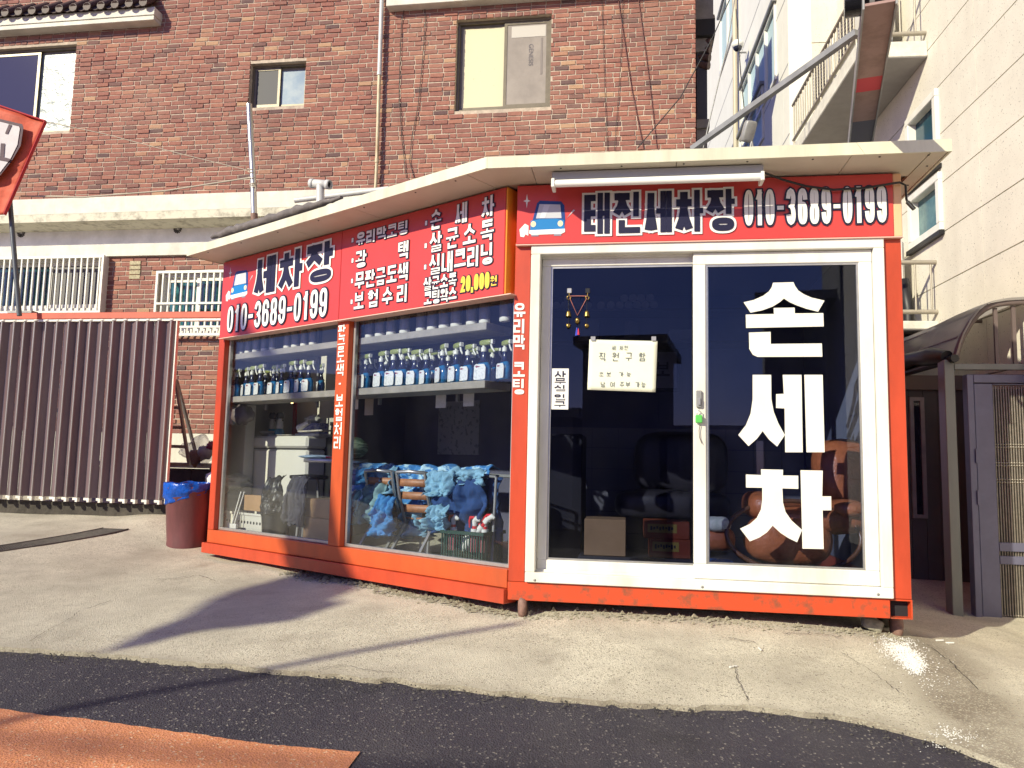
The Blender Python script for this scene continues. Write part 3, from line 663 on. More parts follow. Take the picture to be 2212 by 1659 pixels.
barred(g2, gr2, [(0, .56, -.03, TEALW, .06), (.5, 1, .0, GREENW, .05)], 'white steel bars over the small window beside the kiosk', cross=[FB.px(430, 655, .12)[1], FB.px(430, 706, .12)[1]])
# pale patch of newer bricks
u, z = FB.px(281, 577)[0], FB.px(281, 603)[1]
NEWB = mat('pale patch brick', (.52, .46, .30), .85, var=.4, scale=40, bump=.004, bscale=80)
for k in range(4):
    MB().fbox(FB, u, u + .17, -.01, .012 + .002 * k, z + k * .067, z + k * .067 + .056).build('brick', NEWB, house, bevel=.004)

# tiled eave at the upper left
ev = thing('tiled_eave', 'brown round clay tiles on a white painted eave at the upper left', 'eave', FB.p(-5.5, .2, 5.0))
we = .19; uE = FB.px(333, 30, we)[0]; zm = FB.px(200, 41, we)[1]; zt = FB.px(200, 27, we)[1]; zb = FB.px(200, 50, we)[1]
MB().fbox(FB, uL, uE, -.01, we, zm + .003, zt + .02).build('fascia', RENDER, ev, bevel=.004)
MB().fbox(FB, uL, uE - .01, -.01, we - .014, zb, zm).build('moulding', RENDER, ev, bevel=.004)
k = 0; u = uE - .13
while u > uL:
    a = FB.p(u, we + .07, zt + .05); b = FB.p(u, -.01, zt + .30)
    MB().tube([a, b], .052, 10).tube([a, a + (a - b) * .001 + FB.ew * .012], .062, 10).build('tile', TILE, ev)
    mb = MB(); d_ = unit(b - a)
    mb.grid(lambda s, t: FB.p(u - .11 + (s - .5) * .13, we + .05, zt + .038 - .03 * math.cos((s - .5) * 3.0)) + (b - a) * t, 6, 1); mb.build('tile', TILE, ev, thick=.012)
    u -= .222
# white eave over the window on the right, with rainwater gutter
MB().fbox(FB, FB.px(834, 10, .15)[0], uR + .25, .0, .15, FB.px(834, 13, .15)[1], FB.px(834, 13, .15)[1] + .16).build('eave_board', RENDER, house, bevel=.005)
# downpipe in two weathered lengths
PIPEY = mat('yellowed pvc pipe', (.54, .48, .34), .45, col2=(.32, .20, .10), scale=9, lo=.5, hi=.7, stretch=(1, 1, .2))
PIPEW = mat('grey white pvc pipe', (.58, .58, .58), .4, var=.15, scale=8)
dp = thing('downpipe', 'thin white downpipe on the brick wall, yellowed in its lower half', 'pipe', FB.up(812, 405, .06))
A, B, D_, E_ = [FB.up(x, y, .075) for x, y in ((826, -40), (819.5, 160), (814, 350), (811, 412))]
MB().tube([A, B], .030, 10).tube([B + V(0, 0, .03), B - V(0, 0, .02)], .034, 10).build('pipe_length', PIPEW, dp)
MB().tube([B - V(0, 0, .02), D_], .025, 10).tube([D_ + V(0, 0, .05), D_ - V(0, 0, .01)], .030, 10).build('pipe_length', PIPEY, dp)
MB().tube([D_, E_], .022, 10).build('pipe_length', PIPEY, dp)
# dark side of the house with its eave, right of the brick corner
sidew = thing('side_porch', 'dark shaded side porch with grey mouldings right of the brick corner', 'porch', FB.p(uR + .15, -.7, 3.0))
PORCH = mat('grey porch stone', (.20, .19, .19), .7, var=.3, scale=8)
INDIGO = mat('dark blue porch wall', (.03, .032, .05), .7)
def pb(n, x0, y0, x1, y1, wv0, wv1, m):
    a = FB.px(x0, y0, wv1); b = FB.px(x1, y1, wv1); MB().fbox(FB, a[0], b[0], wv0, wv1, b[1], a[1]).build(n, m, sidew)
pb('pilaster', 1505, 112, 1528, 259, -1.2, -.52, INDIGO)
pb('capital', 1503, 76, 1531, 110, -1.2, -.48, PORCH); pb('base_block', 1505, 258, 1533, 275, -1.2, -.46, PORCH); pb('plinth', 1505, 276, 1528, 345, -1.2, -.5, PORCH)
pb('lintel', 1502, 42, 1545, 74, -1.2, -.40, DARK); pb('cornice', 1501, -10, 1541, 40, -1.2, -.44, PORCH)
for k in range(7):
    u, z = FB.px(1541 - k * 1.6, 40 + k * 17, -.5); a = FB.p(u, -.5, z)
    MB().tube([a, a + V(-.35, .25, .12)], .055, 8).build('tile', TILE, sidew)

# thin cables on the brick wall
def cable(name, label, pts, r, m=RUBBER, cat='cable', group=None):
    o = MB().tube(pts, r, 5).build(name, m); return tag(o, label, cat, group)
def wallc(px): return [FB.up(x, y, .02) for x, y in px]
cable('wall_cable', 'thin dark wire hanging loose left of the papered window', wallc([(880, -20), (867, 55), (862, 200), (868, 300), (878, 385)]), .005, group='wires on the brick wall')
cable('wall_cable', 'thin dark wire with a bend between downpipe and papered window', wallc([(917, -10), (919, 50), (912, 140), (903, 230), (889, 300), (885, 350), (895, 385)]), .005, group='wires on the brick wall')
cable('wall_cable', 'first straight wire right of the papered window', wallc([(1300, -10), (1306, 180), (1312, 325)]), .0035, group='wires on the brick wall')
cable('wall_cable', 'second wire right of the papered window, leaning right as it rises', wallc([(1346, -10), (1340, 150), (1327, 325)]), .0035, group='wires on the brick wall')
cable('wall_cable', 'third wire right of the papered window, leaning left as it rises', wallc([(1334, -10), (1364, 190), (1390, 320)]), .006, mat('red brown cable', (.10, .02, .02), .5), group='wires on the brick wall')
cable('wall_cable', 'fourth wire right of the papered window, nearest the brick corner', wallc([(1378, -10), (1402, 170), (1419, 320)]), .005, mat('red brown cable', (.10, .02, .02), .5), group='wires on the brick wall')
cable('drop_cable', 'black wire slanting across the brick corner towards the kiosk roof', [atY(1580, -10, 7.6), atY(1540, 80, 7.7), atY(1470, 210, 7.8), atY(1377, 320, 7.9)], .006)
cable('drop_cable', 'pale wire falling past the dark porch to the roof', [atY(1588, -10, 7.6), atY(1572, 95, 7.7), atY(1535, 250, 7.8), atY(1519, 320, 7.8)], .007, GALV)
cable('drop_cable', 'black wire hanging in front of the pale apartment facade', [atY(1590, 20, 7.9), atY(1600, 160, 7.9), atY(1610, 260, 7.9), atY(1622, 330, 7.9)], .006)
# ------------------------------------------------------------------ grey apartment building on the right
STONE = mat('cream granite panel', (.70, .66, .57), .75, var=.10, scale=3, bump=.0015, bscale=60)
nt_ = STONE.node_tree; b_ = nt_.nodes['Principled BSDF']                     # fine dark specks of the granite
t_ = nt_.nodes.new('ShaderNodeTexNoise'); t_.inputs['Scale'].default_value = 75; t_.inputs['Detail'].default_value = 2
g_ = nt_.nodes.new('ShaderNodeNewGeometry'); nt_.links.new(g_.outputs['Position'], t_.inputs['Vector'])
r_ = nt_.nodes.new('ShaderNodeMapRange'); r_.inputs[1].default_value = .66; r_.inputs[2].default_value = .72; nt_.links.new(t_.outputs['Fac'], r_.inputs[0])
x_ = nt_.nodes.new('ShaderNodeMix'); x_.data_type = 'RGBA'; src_ = b_.inputs['Base Color'].links[0].from_socket
nt_.links.new(r_.outputs[0], x_.inputs[0]); nt_.links.new(src_, x_.inputs[6]); x_.inputs[7].default_value = (.20, .18, .16, 1); nt_.links.new(x_.outputs[2], b_.inputs['Base Color'])
weather(STONE, 1.2, (1, 1, .16), .5, .74, .35, (.40, .36, .30))
JOINT = mat('dark panel joint', (.12, .11, .11), .9)
PALEW = mat('pale facade', (.76, .75, .69), .7, var=.06, scale=3)
SKYWIN = mat('sky blue window glass', (.46, .60, .64), .45, spec=.15)
DUSKWIN = mat('teal window glass', (.018, .06, .085), .12, spec=.25)
TEALPANE = mat('milky teal glass', (.13, .23, .23), .2, col2=(.06, .13, .15), scale=5, spec=.25)
apt = thing('apartment_building', 'cream stone apartment building with seamed panels on the right', 'building', FG.p(-6.5, -1, .3))
zl = [FG.px(x, y)[1] for x, y in ((2212, 116.7), (2212, 251.7), (2212, 385), (2161, 554.7))]
pitch_z = (zl[0] - zl[2]) / 2
u_far = -9.74
wA = (FG.px(1962, 300)[0], FG.px(2029, 250)[0], FG.px(2030, 320)[1] - .15, FG.px(2028, 188)[1])
wB = (FG.px(1968, 480)[0], FG.px(2037, 440)[0], FG.px(2039, 496)[1], FG.px(2034, 370)[1])
zmaxw, zminw = 13.0, -.4
mb = MB()
for r in wall_rects(u_far, 3.5, zminw, zmaxw, [wA, wB]): mb.fbox(FG, r[0], r[1], -.4, -.03, r[2], r[3])
mb.build('wall_core', JOINT, apt)
zz = [zl[0] + pitch_z * k for k in range(-9, 10)]
zz = [z for z in zz if zminw < z < zmaxw]; us = [u_far + 1.2 * k for k in range(12)]
for i in range(len(us) - 1):
    for j in range(len(zz) - 1):
        a, b, c_, d = us[i] + .0015, us[i + 1] - .0015, zz[j] + .005, zz[j + 1] - .005
        for r in wall_rects(a, b, c_, d, [h for h in (wA, wB) if h[0] < b and h[1] > a and h[2] < d and h[3] > c_]):
            MB().fbox(FG, r[0], r[1], -.028, .0 + .0006 * ((i * 7 + j * 3) % 3), r[2], r[3]).build('panel', STONE, apt)
def gwin(h, m, label):
    u0, u1, z0, z1 = h; mb = MB(); s = .075
    for (a, b, c_, e) in ((u0, u1, z1 - s, z1), (u0, u1, z0, z0 + s), (u0, u0 + s, z0 + s, z1 - s), (u1 - s, u1, z0 + s, z1 - s)): mb.fbox(FG, a, b, -.10, .035, c_, e)
    f = mb.build('window_frame', UPVC, apt, bevel=.006); f['label'] = label
    MB().fbox(FG, u0 + s, u1 - s, -.08, -.045, z0 + s, z1 - s).build('pane', m, f); MB().fbox(FG, u0, u1, -.38, -.11, z0, z1).build('dark_backing', DARK, f)
    MB().fbox(FG, u0 - .02, u1 + .02, .0025, .05, z0 - .045, z0 - .004).build('sill', BLACKP, f)
    return f
gwin(wA, DUSKWIN, 'dark window above the kiosk roof end'); gwin(wB, TEALPANE, 'milky teal window under the kiosk roof end')
# balconies with steel rails and outdoor units
def Gpt(u, wv, z): return FG.p(u, wv, z)
SLABM = mat('white balcony slab', (.70, .68, .60), .8, var=.22, scale=9, bump=.002, bscale=50)
SLABU = mat('grey balcony soffit', (.30, .28, .27), .8, var=.15, scale=5)
RAIL = mat('beige steel rail', (.40, .36, .29), .45, .3, var=.15, scale=15)
UNITW = mat('white air unit shell', (.68, .66, .60), .45, var=.1, scale=6)
VENTD = mat('dark unit vent', (.13, .12, .12), .6)
def balcony(z0, label, labu, n_units, near, far, depth, zt=.16, unit_open=True):
    bal = thing('balcony', label, 'balcony', Gpt((near + far) / 2, depth / 2, z0), 'small balconies on the stone wall')
    MB().fbox(FG, far, near, .003, depth, z0 + .002, z0 + zt).build('slab', SLABM, bal, bevel=.006)
    MB().fbox(FG, far + .01, near - .01, .006, depth - .01, z0 - .004, z0 + .001).build('slab_soffit', SLABU, bal)
    zr0, zr1 = z0 + zt + .09, z0 + zt + .56
    mb = MB()
    for z, r in ((zr0, .022), (zr1, .022)):
        mb.tube([Gpt(near - .03, .0, z), Gpt(near - .03, depth - .02, z), ], r, 8); mb.tube([Gpt(near - .03, depth - .02, z), Gpt(far + .03, depth - .02, z)], r, 8)
    for u in (near - .06, (near + far) / 2, far + .06): mb.tube([Gpt(u, depth - .02, z0 + zt), Gpt(u, depth - .02, zr0)], .012, 6)
    mb.build('rail', RAIL, bal)
    k = 0; u = near - .12
    while u > far + .05:
        MB().tube([Gpt(u, depth - .02, zr0), Gpt(u, depth - .02, zr1)], .009, 6).build('bar', RAIL, bal); u -= .105
    wv = depth - .14
    while wv > .03:
        MB().tube([Gpt(near - .03, wv, zr0), Gpt(near - .03, wv, zr1)], .009, 6).build('bar', RAIL, bal); wv -= .14
    for i in range(n_units):
        ua = near - .42 - i * 1.0; z = z0 + zt + .34
        un = thing('air_conditioner', labu[i], 'air conditioner', Gpt(ua - .4, depth * .45, z), 'outdoor air conditioner units')
        MB().fbox(FG, ua - .8, ua, .12, .12 + .34, z, z + .56).build('housing', UNITW, un, bevel=.03)
        mb = MB()
        for a in range(2):
            for b in range(5): mb.fbox(FG, ua + .001, ua + .004, .17 + a * .12, .25 + a * .12, z + .07 + b * .09, z + .13 + b * .09)
        mb.build('vent', VENTD, un)
        mb = MB()
        for b in range(11): mb.fbox(FG, ua - .72, ua - .24, .461, .468, z + .06 + b * .042, z + .078 + b * .042)
        mb.build('vent', VENTD, un)
        MB().fbox(FG, ua - .75, ua - .05, .14, .2, z - .34, z - .001).fbox(FG, ua - .75, ua - .05, .36, .42, z - .34, z - .001).build('foot', GALV, un)
    return bal
Pn = FG.px(2005, 121)                                 # near right corner on the wall
near = Pn[0]; zb0 = Pn[1]
P2 = atZ(1850, 128, zb0); dep = float(np.dot(P2 - FG.o, FG.ew))
balcony(zb0, 'upper white balcony with a row of thin rails above the steel beam', ['white outdoor unit on the upper balcony, near the beam', 'white outdoor unit on the upper balcony, farther back'], 2, near, near - 2.5, dep)
Pl = FG.px(2030, 700); 
balcony(Pl[1] - .05, 'lower white balcony beside the kiosk post with short rails', ['white outdoor unit with a black hose beside the kiosk post'], 1, Pl[0], Pl[0] - 2.2, .75, zt=.08)
mb = MB(); a = FG.p(Pl[0] - .35, .16, Pl[1] + .46); mb.tube([a, a + V(-.02, -.02, .03) , FG.p(Pl[0] - .28, .16, Pl[1] + .2), FG.p(Pl[0] - .29, .16, Pl[1] - .1)], .05, 8)
tag(mb.build('drain_hose', RUBBER), 'thick black hose behind the lower balcony rails', 'hose')

# far wing of the apartment building
PC = atY(1706, 300, 9.7); FN = Frame(PC * V(1, 1, 0), -az(6.4))       # left facing facade, receding
wing = thing('apartment_wing', 'pale far wing with blue windows between brick house and balcony', 'building', FN.p(-4, -1, .3))
FNF = Frame(PC * V(1, 1, 0), FW.ex * .994 + V(0, -.11, 0))
def px_n(x, y): return FN.px(x, y)
bands = []
def wingwin(xa, ya, xb, yb, ybb, n, m, label):                # top edge from (xa,ya) far to (xb,yb) near; ybb bottom at near end
    u0, zt_ = px_n(xa, ya); u1, zt2 = px_n(xb, yb); z1 = (zt_ + zt2) / 2; z0 = px_n(xb, ybb)[1]; bands.append((u0, u1, z0, z1)); return (u0, u1, z0, z1, n, m, label)
WW = [wingwin(1603, 196, 1676, 2, 176, 4, SKYWIN, 'ribbon of pale blue panes near the corner'), wingwin(1556, 40, 1590, -80, 60, 2, SKYWIN, 'pale blue panes high on the far part'), wingwin(1578, 330, 1650, 205, 300, 3, SKYWIN, 'lower pale panes behind the kiosk roof')]
for r in wall_rects(-9, -.31, .2, 13, [(b[0], b[1], b[2], b[3]) for b in bands]): MB().fbox(FN, r[0], r[1], -.3, 0, r[2], r[3]).build('facade', PALEW, wing)
MB().fbox(FN, -.30, -.0005, -.3, 0, .2, 13).build('corner_pier', PALEW, wing); MB().fbox(FN, -9, -.31, -1.2, -.31, .2, 13).build('inner_wall', DARK, wing)
for (u0, u1, z0, z1, n, m, lab) in WW:
    mb = MB(); s = .05
    mb.fbox(FN, u0, u1, -.12, .03, z1 - s, z1); mb.fbox(FN, u0, u1, -.12, .03, z0, z0 + s)
    for k in range(n + 1):
        u = u0 + (u1 - u0 - s) * k / n; mb.fbox(FN, u, u + s, -.12, .028, z0 + s, z1 - s)
    f = mb.build('window_frame', UPVC, wing); f['label'] = lab
    for k in range(n):
        a = u0 + (u1 - u0 - s) * k / n + s; b = u0 + (u1 - u0 - s) * (k + 1) / n
        MB().fbox(FN, a, b, -.04, -.015, z0 + s, z1 - s).build('pane', m, f)
    MB().fbox(FN, u0 - .05, u1 + .05, .0015, .07, z1 + .002, z1 + .05).build('drip_edge', GALV, f)
for k in range(9):
    z = 1.0 + k * .98
    for r in wall_rects(-9, -.002, z, z + .012, bands): MB().fbox(FN, r[0], r[1], .001, .003, z, z + .012).build('joint', GALV, wing)
for k in range(14):
    z = .3 + k * .98; MB().fbox(FNF, .002, 1.2, -.3, -.001, z, z + .968).build('panel', STONE, wing)
wp = FN.px(1596, 100); MB().tube([FN.p(wp[0], .07, .4), FN.p(wp[0], .07, 12.5)], .045, 8).build('downpipe', mat('beige pipe', (.45, .40, .30), .5), wing)
u, z = FN.px(1620, 95); cm = thing('security_camera', 'small dome camera on the pale far facade', 'camera', FN.p(u, .2, z))
MB().tube([FN.p(u - .3, .0, z + .02), FN.p(u - .3, .12, z + .02), FN.p(u, .2, z + .02)], .015, 6).build('bracket', GALV, cm)
MB().ell(FN.p(u, .2, z), .10, .10, .08, n=14).build('housing', PALEW, cm); MB().ell(FN.p(u, .2, z - .05), .075, .075, .075, n=14).build('lens_dome', DARKWIN, cm)
fl = thing('floodlight', 'small grey floodlight on a tripod stand above the kiosk roof', 'floodlight', atY(1622, 325, 7.0))
c_ = atY(1617, 284, 7.0)
mb = MB(); ax_ = (unit(V(1, .3, 0)), unit(V(-.3, 1, .5)), unit(V(.15, -.45, .9))); mb.ell(c_, .06, .035, .10, ax=ax_, n=12, m=8, e=.35); mb.build('lamp_body', GALV, fl)
mb = MB(); q = c_ + V(.03, 0, -.10)
for dx in (-.06, .05): mb.tube([q, q + V(dx, .02, -.26)], .01, 6)
mb.build('stand', GALV, fl)
# ------------------------------------------------------------------ orange car wash kiosk
ZS, ZR = 3.21, 3.275                                  # soffit and roof top
WF, WL, UE, UL = .31, .335, 2.40, -3.36               # eave overhangs and ends
def isect(f1, w1_, f2, w2_):                           # plan point where two offset lines meet
    A_ = np.array([f1.ex[:2], -f2.ex[:2]]).T; b = (f2.o + f2.ew * w2_ - f1.o - f1.ew * w1_)[:2]; s = np.linalg.solve(A_, b); q = f1.o + f1.ew * w1_ + f1.ex * s[0]; return V(q[0], q[1], 0)
kiosk = thing('car_wash_kiosk', 'orange steel car wash kiosk with red lettered signs, glass front and cream eave', 'kiosk', FF.p(.2, -1.2, .69))
def kb(n, fr, u0, u1, w0, w1_, z0, z1, m, bevel=0.003, p=kiosk): return MB().fbox(fr, u0, u1, w0, w1_, z0, z1).build(n, m, p, bevel=bevel)
def slab_xy(pts, z0, z1):
    mb = MB(); n = len(pts); ar = sum(pts[i][0] * pts[(i + 1) % n][1] - pts[(i + 1) % n][0] * pts[i][1] for i in range(n))
    if ar < 0: pts = pts[::-1]
    vs = [(p[0], p[1], z1) for p in pts] + [(p[0], p[1], z0) for p in pts]
    return mb.add(vs, [tuple(range(n)), tuple(range(2 * n - 1, n - 1, -1))] + [(i, n + i, n + (i + 1) % n, (i + 1) % n) for i in range(n)])
BB = isect(FF, -2.25, FL, -1.9)
BR_ = FF.p(2.2, -2.25, 0)
FE = Frame(FL.p(-3.335, 0, 0), -az(-20.5))             # the end wall runs straight back from the left post
uPW = FL.px(724, 900, -1.0)[0]; EB = isect(FE, -.02, FL, -1.0)
inner = [FF.p(2.19, -.06, 0), isect(FF, -.06, FL, -.06), isect(FE, -.02, FL, -.06), EB, FL.p(uPW, -1.0, 0), FL.p(uPW, -1.9, 0), BB, BR_]
slab_xy(inner, .70, .725).build('floor', mat('dark kiosk floor', (.07, .065, .065), .55, var=.4, scale=5), kiosk)
slab_xy(inner, 3.0, 3.05).build('ceiling', mat('kiosk ceiling', (.10, .10, .115), .7), kiosk)
LINER = mat('pale wall liner', (.50, .49, .43), .6, var=.08, scale=3)
NAVYW = mat('navy tinted wall board', (.085, .085, .14), .7, var=.2, scale=3)  # navy tint put in the colour for bluish shade and glass reflection
uEB = float(np.dot(EB - FL.o, FL.ex))
MB().fbox(FL, uEB - .05, uPW, -1.08, -1.0, .69, 3.2).build('back_wall', LINER, kiosk)
uBB = float(np.dot(BB - FF.o, FF.ex)); uBBL = float(np.dot(BB - FL.o, FL.ex))
MB().fbox(FL, uPW - .06, uPW, -1.98, -1.081, .69, 3.2).build('partition', NAVYW, kiosk)
MB().fbox(FL, uPW + .001, uBBL, -1.98, -1.9, .69, 3.2).build('back_wall', NAVYW, kiosk)
MB().fbox(FF, uBB, 2.24, -2.33, -2.25, .69, 3.2).build('back_wall', NAVYW, kiosk)
MB().fbox(FF, 2.2, 2.236, -2.25, -.08, .69, 3.2).build('side_wall', [ORANGE_RED], kiosk)
MB().fbox(FF, 2.185, 2.198, -2.25, -.08, .87, 3.0).build('side_liner', mat('blue grey wall liner', (.17, .18, .22), .6), kiosk)
lE = float(np.dot(EB - FE.o, -FE.ex))
MB().fbox(FE, -lE - .1, -.06, -.02, .0, .69, 3.2).build('side_wall', ORANGE_RED, kiosk)
MB().fbox(FE, -lE + .01, -.06, -.034, -.0215, .87, 3.0).build('side_liner', LINER, kiosk)
uq = FL.px(633, 900, -.99)[0]; MB().fbox(FL, uq, uq + .05, -.999, -.985, .73, 3.0).build('corner_trim', mat('red wall trim', (.42, .04, .03), .5), kiosk)

# roof, fascia and soffit
Pc = isect(FF, WF, FL, WL)
RO = [FF.p(UE, WF - .012, 0), isect(FF, WF - .012, FL, WL - .012), FL.p(UL, WL - .012, 0), FL.p(UL, .0, 0), FL.p(uEB - .05, -1.1, 0), FL.p(uEB, -2.1, 0), isect(FF, -2.5, FL, -2.1), FF.p(UE, -2.5, 0)]
slab_xy(RO, ZS + .03, ZR - .004).build('roof', GALV, kiosk)
uPc = float(np.dot(Pc - FF.o, FF.ex)); uPl = float(np.dot(Pc - FL.o, FL.ex))
sp = FF.px(1850, 320, WF)[0]
sp2_ = FF.px(1869, 336, WF)[0]; MB().prism(FF, [(uPc - .004, ZR), (uPc - .004, ZS - .004), (sp2_ - .001, ZS - .004), (sp - .001, ZR)], WF - .012, WF).build('fascia', FASCIA, kiosk)
sp2 = FF.px(1869, 336, WF)[0]; MB().prism(FF, [(sp + .001, ZR), (sp2 + .001, ZS - .004), (UE, ZS - .004), (UE, ZR)], WF - .012, WF).build('fascia', FASCIA, kiosk)
MB().fbox(FL, UL, uPl + .004, WL - .012, WL, ZS - .004, ZR).build('fascia', FASCIA, kiosk)
MB().fbox(FF, UE - .012, UE, -2.5, WF - .013, ZS - .004, ZR).build('fascia', FASCIA, kiosk)
MB().fbox(FL, UL, UL + .012, .0, WL - .013, ZS - .004, ZR).build('fascia', FASCIA, kiosk)
def sof(fr, u0, u1, w0, w1_): MB().fbox(fr, u0 + .002, u1 - .002, w0, w1_, ZS, ZS + .02).build('soffit_panel', SOFFIT, kiosk)
for a, b in ((.13, FF.px(1460, 355, .2)[0]), (FF.px(1460, 355, .2)[0], FF.px(1830, 350, .2)[0]), (FF.px(1830, 350, .2)[0], 2.3)): sof(FF, a, b, -.05, WF - .014)
sof(FF, 2.302, UE - .014, -2.4, WF - .014)
ls = [UL + .014, FL.px(645, 505, .2)[0], FL.px(790, 455, .2)[0], -.13]
for a, b in zip(ls, ls[1:]): sof(FL, a, b, -.05, WL - .014)
slab_xy([isect(FF, WF - .015, FL, WL - .015), FL.p(-.128, WL - .015, 0), FL.p(-.128, -.05, 0), isect(FF, -.05, FL, -.05), FF.p(.128, -.05, 0), FF.p(.128, WF - .015, 0)], ZS + .001, ZS + .02).build('soffit_panel', SOFFIT, kiosk)
mb = MB()
for fr, us_, wv in ((FF, (.3, .65, 1.0, 1.35, 1.7, 2.05, 2.3), WF - .05), (FL, (-3.1, -2.6, -2.1, -1.6, -1.1, -.6, -.25), WL - .05)):
    for u in us_: p = fr.p(u, wv, ZS); mb.lathe(p - V(0, 0, .003), [(.006, 0), (.006, .003)], 8)
for k in range(6): p = FF.p(UE - .05, .1 - k * .3, ZS); mb.lathe(p - V(0, 0, .003), [(.006, 0), (.006, .003)], 8)
mb.build('screw', BLACKP, kiosk)

# base rails and posts
kb('base_rail', FL, -3.365, -.004, -.09, .03, .672, .757, ORANGE_RED); kb('base_rail', FL, -3.335, -.006, -.09, .0, .760, .868, ORANGE)
kb('base_rail', FF, .0, 2.122, -.09, .0, .695, .800, RUSTY)
mb = MB()                                              # open tube end at the right corner
for a in ((2.124, 2.236, .695, .702), (2.124, 2.236, .792, .800), (2.228, 2.236, .702, .792)): mb.fbox(FF, a[0], a[1], -.4, .0, a[2], a[3])
mb.build('tube_end', RUSTY, kiosk); MB().fbox(FF, 2.124, 2.2275, -.3, -.05, .7025, .7915).build('tube_inside', DARK, kiosk)
kb('post', FL, -3.335, -3.245, -.085, .0, .870, 2.55, ORANGE_RED); kb('post', FL, -1.690, -1.560, -.085, .0, .870, 2.55, ORANGE)
kb('post', FF, .003, .100, -.085, .0, .802, 2.85, ORANGE_RED); kb('post', FF, 2.138, 2.234, -.085, .0, .802, 2.85, ORANGE_RED)
# windows of the left face
def kwin(u0, u1, z0, z1, g):
    mb = MB(); wv = -.045; s = .022
    for (a, b, c_, e) in ((u0, u1, z1 - s, z1), (u0, u1, z0, z0 + s), (u0, u0 + s, z0 + s, z1 - s), (u1 - s, u1, z0 + s, z1 - s)): mb.fbox(FL, a, b, wv - .03, wv, c_, e)
    f = mb.build('window_frame', ALU, kiosk, bevel=.002)
    MB().fbox(FL, u0 + s, u1 - s, wv - .018, wv - .012, z0 + s, z1 - s).build('pane', g, f); return f
kwin(-3.243, -1.692, .87, 2.56, GLASS_L); kwin(-1.558, -.016, .87, 2.56, GLASS)

# sign boards
def sign(fr, u0, u1, z0, z1, wv, m, name='sign_board', label=None):
    o = MB().fbox(fr, u0, u1, -.08, wv, z0, z1).build(name, m, kiosk, bevel=.004)
    if label: o['label'] = label
    return o
WS = .045
zsL = 2.522; ux = FL.px(735, 600, WS)[0]; uend = FL.px(1090, 520, WS)[0]; uleft = FL.px(479, 640, WS)[0]
S1 = sign(FL, uleft, ux - .002, zsL, 3.20, WS, SIGN_RED, label='left sign panel with the phone number'); S2 = sign(FL, ux + .002, uend, zsL, 3.20, WS, SIGN_RED, label='middle sign panel listing the services')
S3 = sign(FF, .012, FF.px(1930, 440, .03)[0], 2.828, 3.20, .03, SIGN_RED, label='front sign panel over the sliding door')
sign(FL, uend + .001, -.035, zsL, 3.20, WS - .004, SIGN_SIDE, 'sign_cap'); sign(FF, FF.px(1930, 440, .03)[0] + .001, 2.236, 2.828, 3.20, .026, PEACH, 'sign_cap')
for a, b, f, z, wv in ((uleft - .004, ux - .0015, FL, zsL, WS), (ux + .0015, uend + .06, FL, zsL, WS), (.01, 2.236, FF, 2.828, .03)): kb('sign_trim', f, a, b, -.06, wv + .004, z - .007, z - .001, mat('pale sign trim', (.7, .45, .38), .4), bevel=0)
o_n = [(NAVY, .011)]; o_w = [(WHITE_INK, .022), (NAVY, .027)]
z4 = lambda x, y: (x / 4.895 + 474.4, y / 4.895 + 393.1)
c2 = lambda x, y: (x / 3 + 737.3, y / 3); c5 = lambda x, y: (x / 3 + 737.3, y / 3 + 553)
# left panel
ra = rect(FL, z4(385, 1000), z4(600, 960), z4(560, 785), z4(500, 1165), WS); rb = rect(FL, z4(645, 950), z4(885, 880), z4(850, 700), z4(830, 1100), WS); rc = rect(FL, z4(930, 900), z4(1205, 800), z4(1160, 625), z4(1060, 1080), WS)
zt_ = np.mean([ra[3], rb[3], rc[3]]); zb_ = np.mean([ra[2], rb[2], rc[2]])
for ch, r in (('세', ra), ('차', rb), ('장', rc)): text(FL, ch, (r[0], r[1], zb_, zt_), WS + .010, .062, NAVY, S1, out=[(WHITE_INK, .018)])
r = rect(FL, z4(92, 1450), z4(1145, 1280), z4(1110, 1150), z4(130, 1560), WS); zm = (r[2] + r[3]) / 2
text(FL, '010-3689-0199', (r[0], r[1], zm - .112, zm + .112), WS + .010, .031, WHITE_INK, S1, out=[(NAVY, .011)], gap=.24)
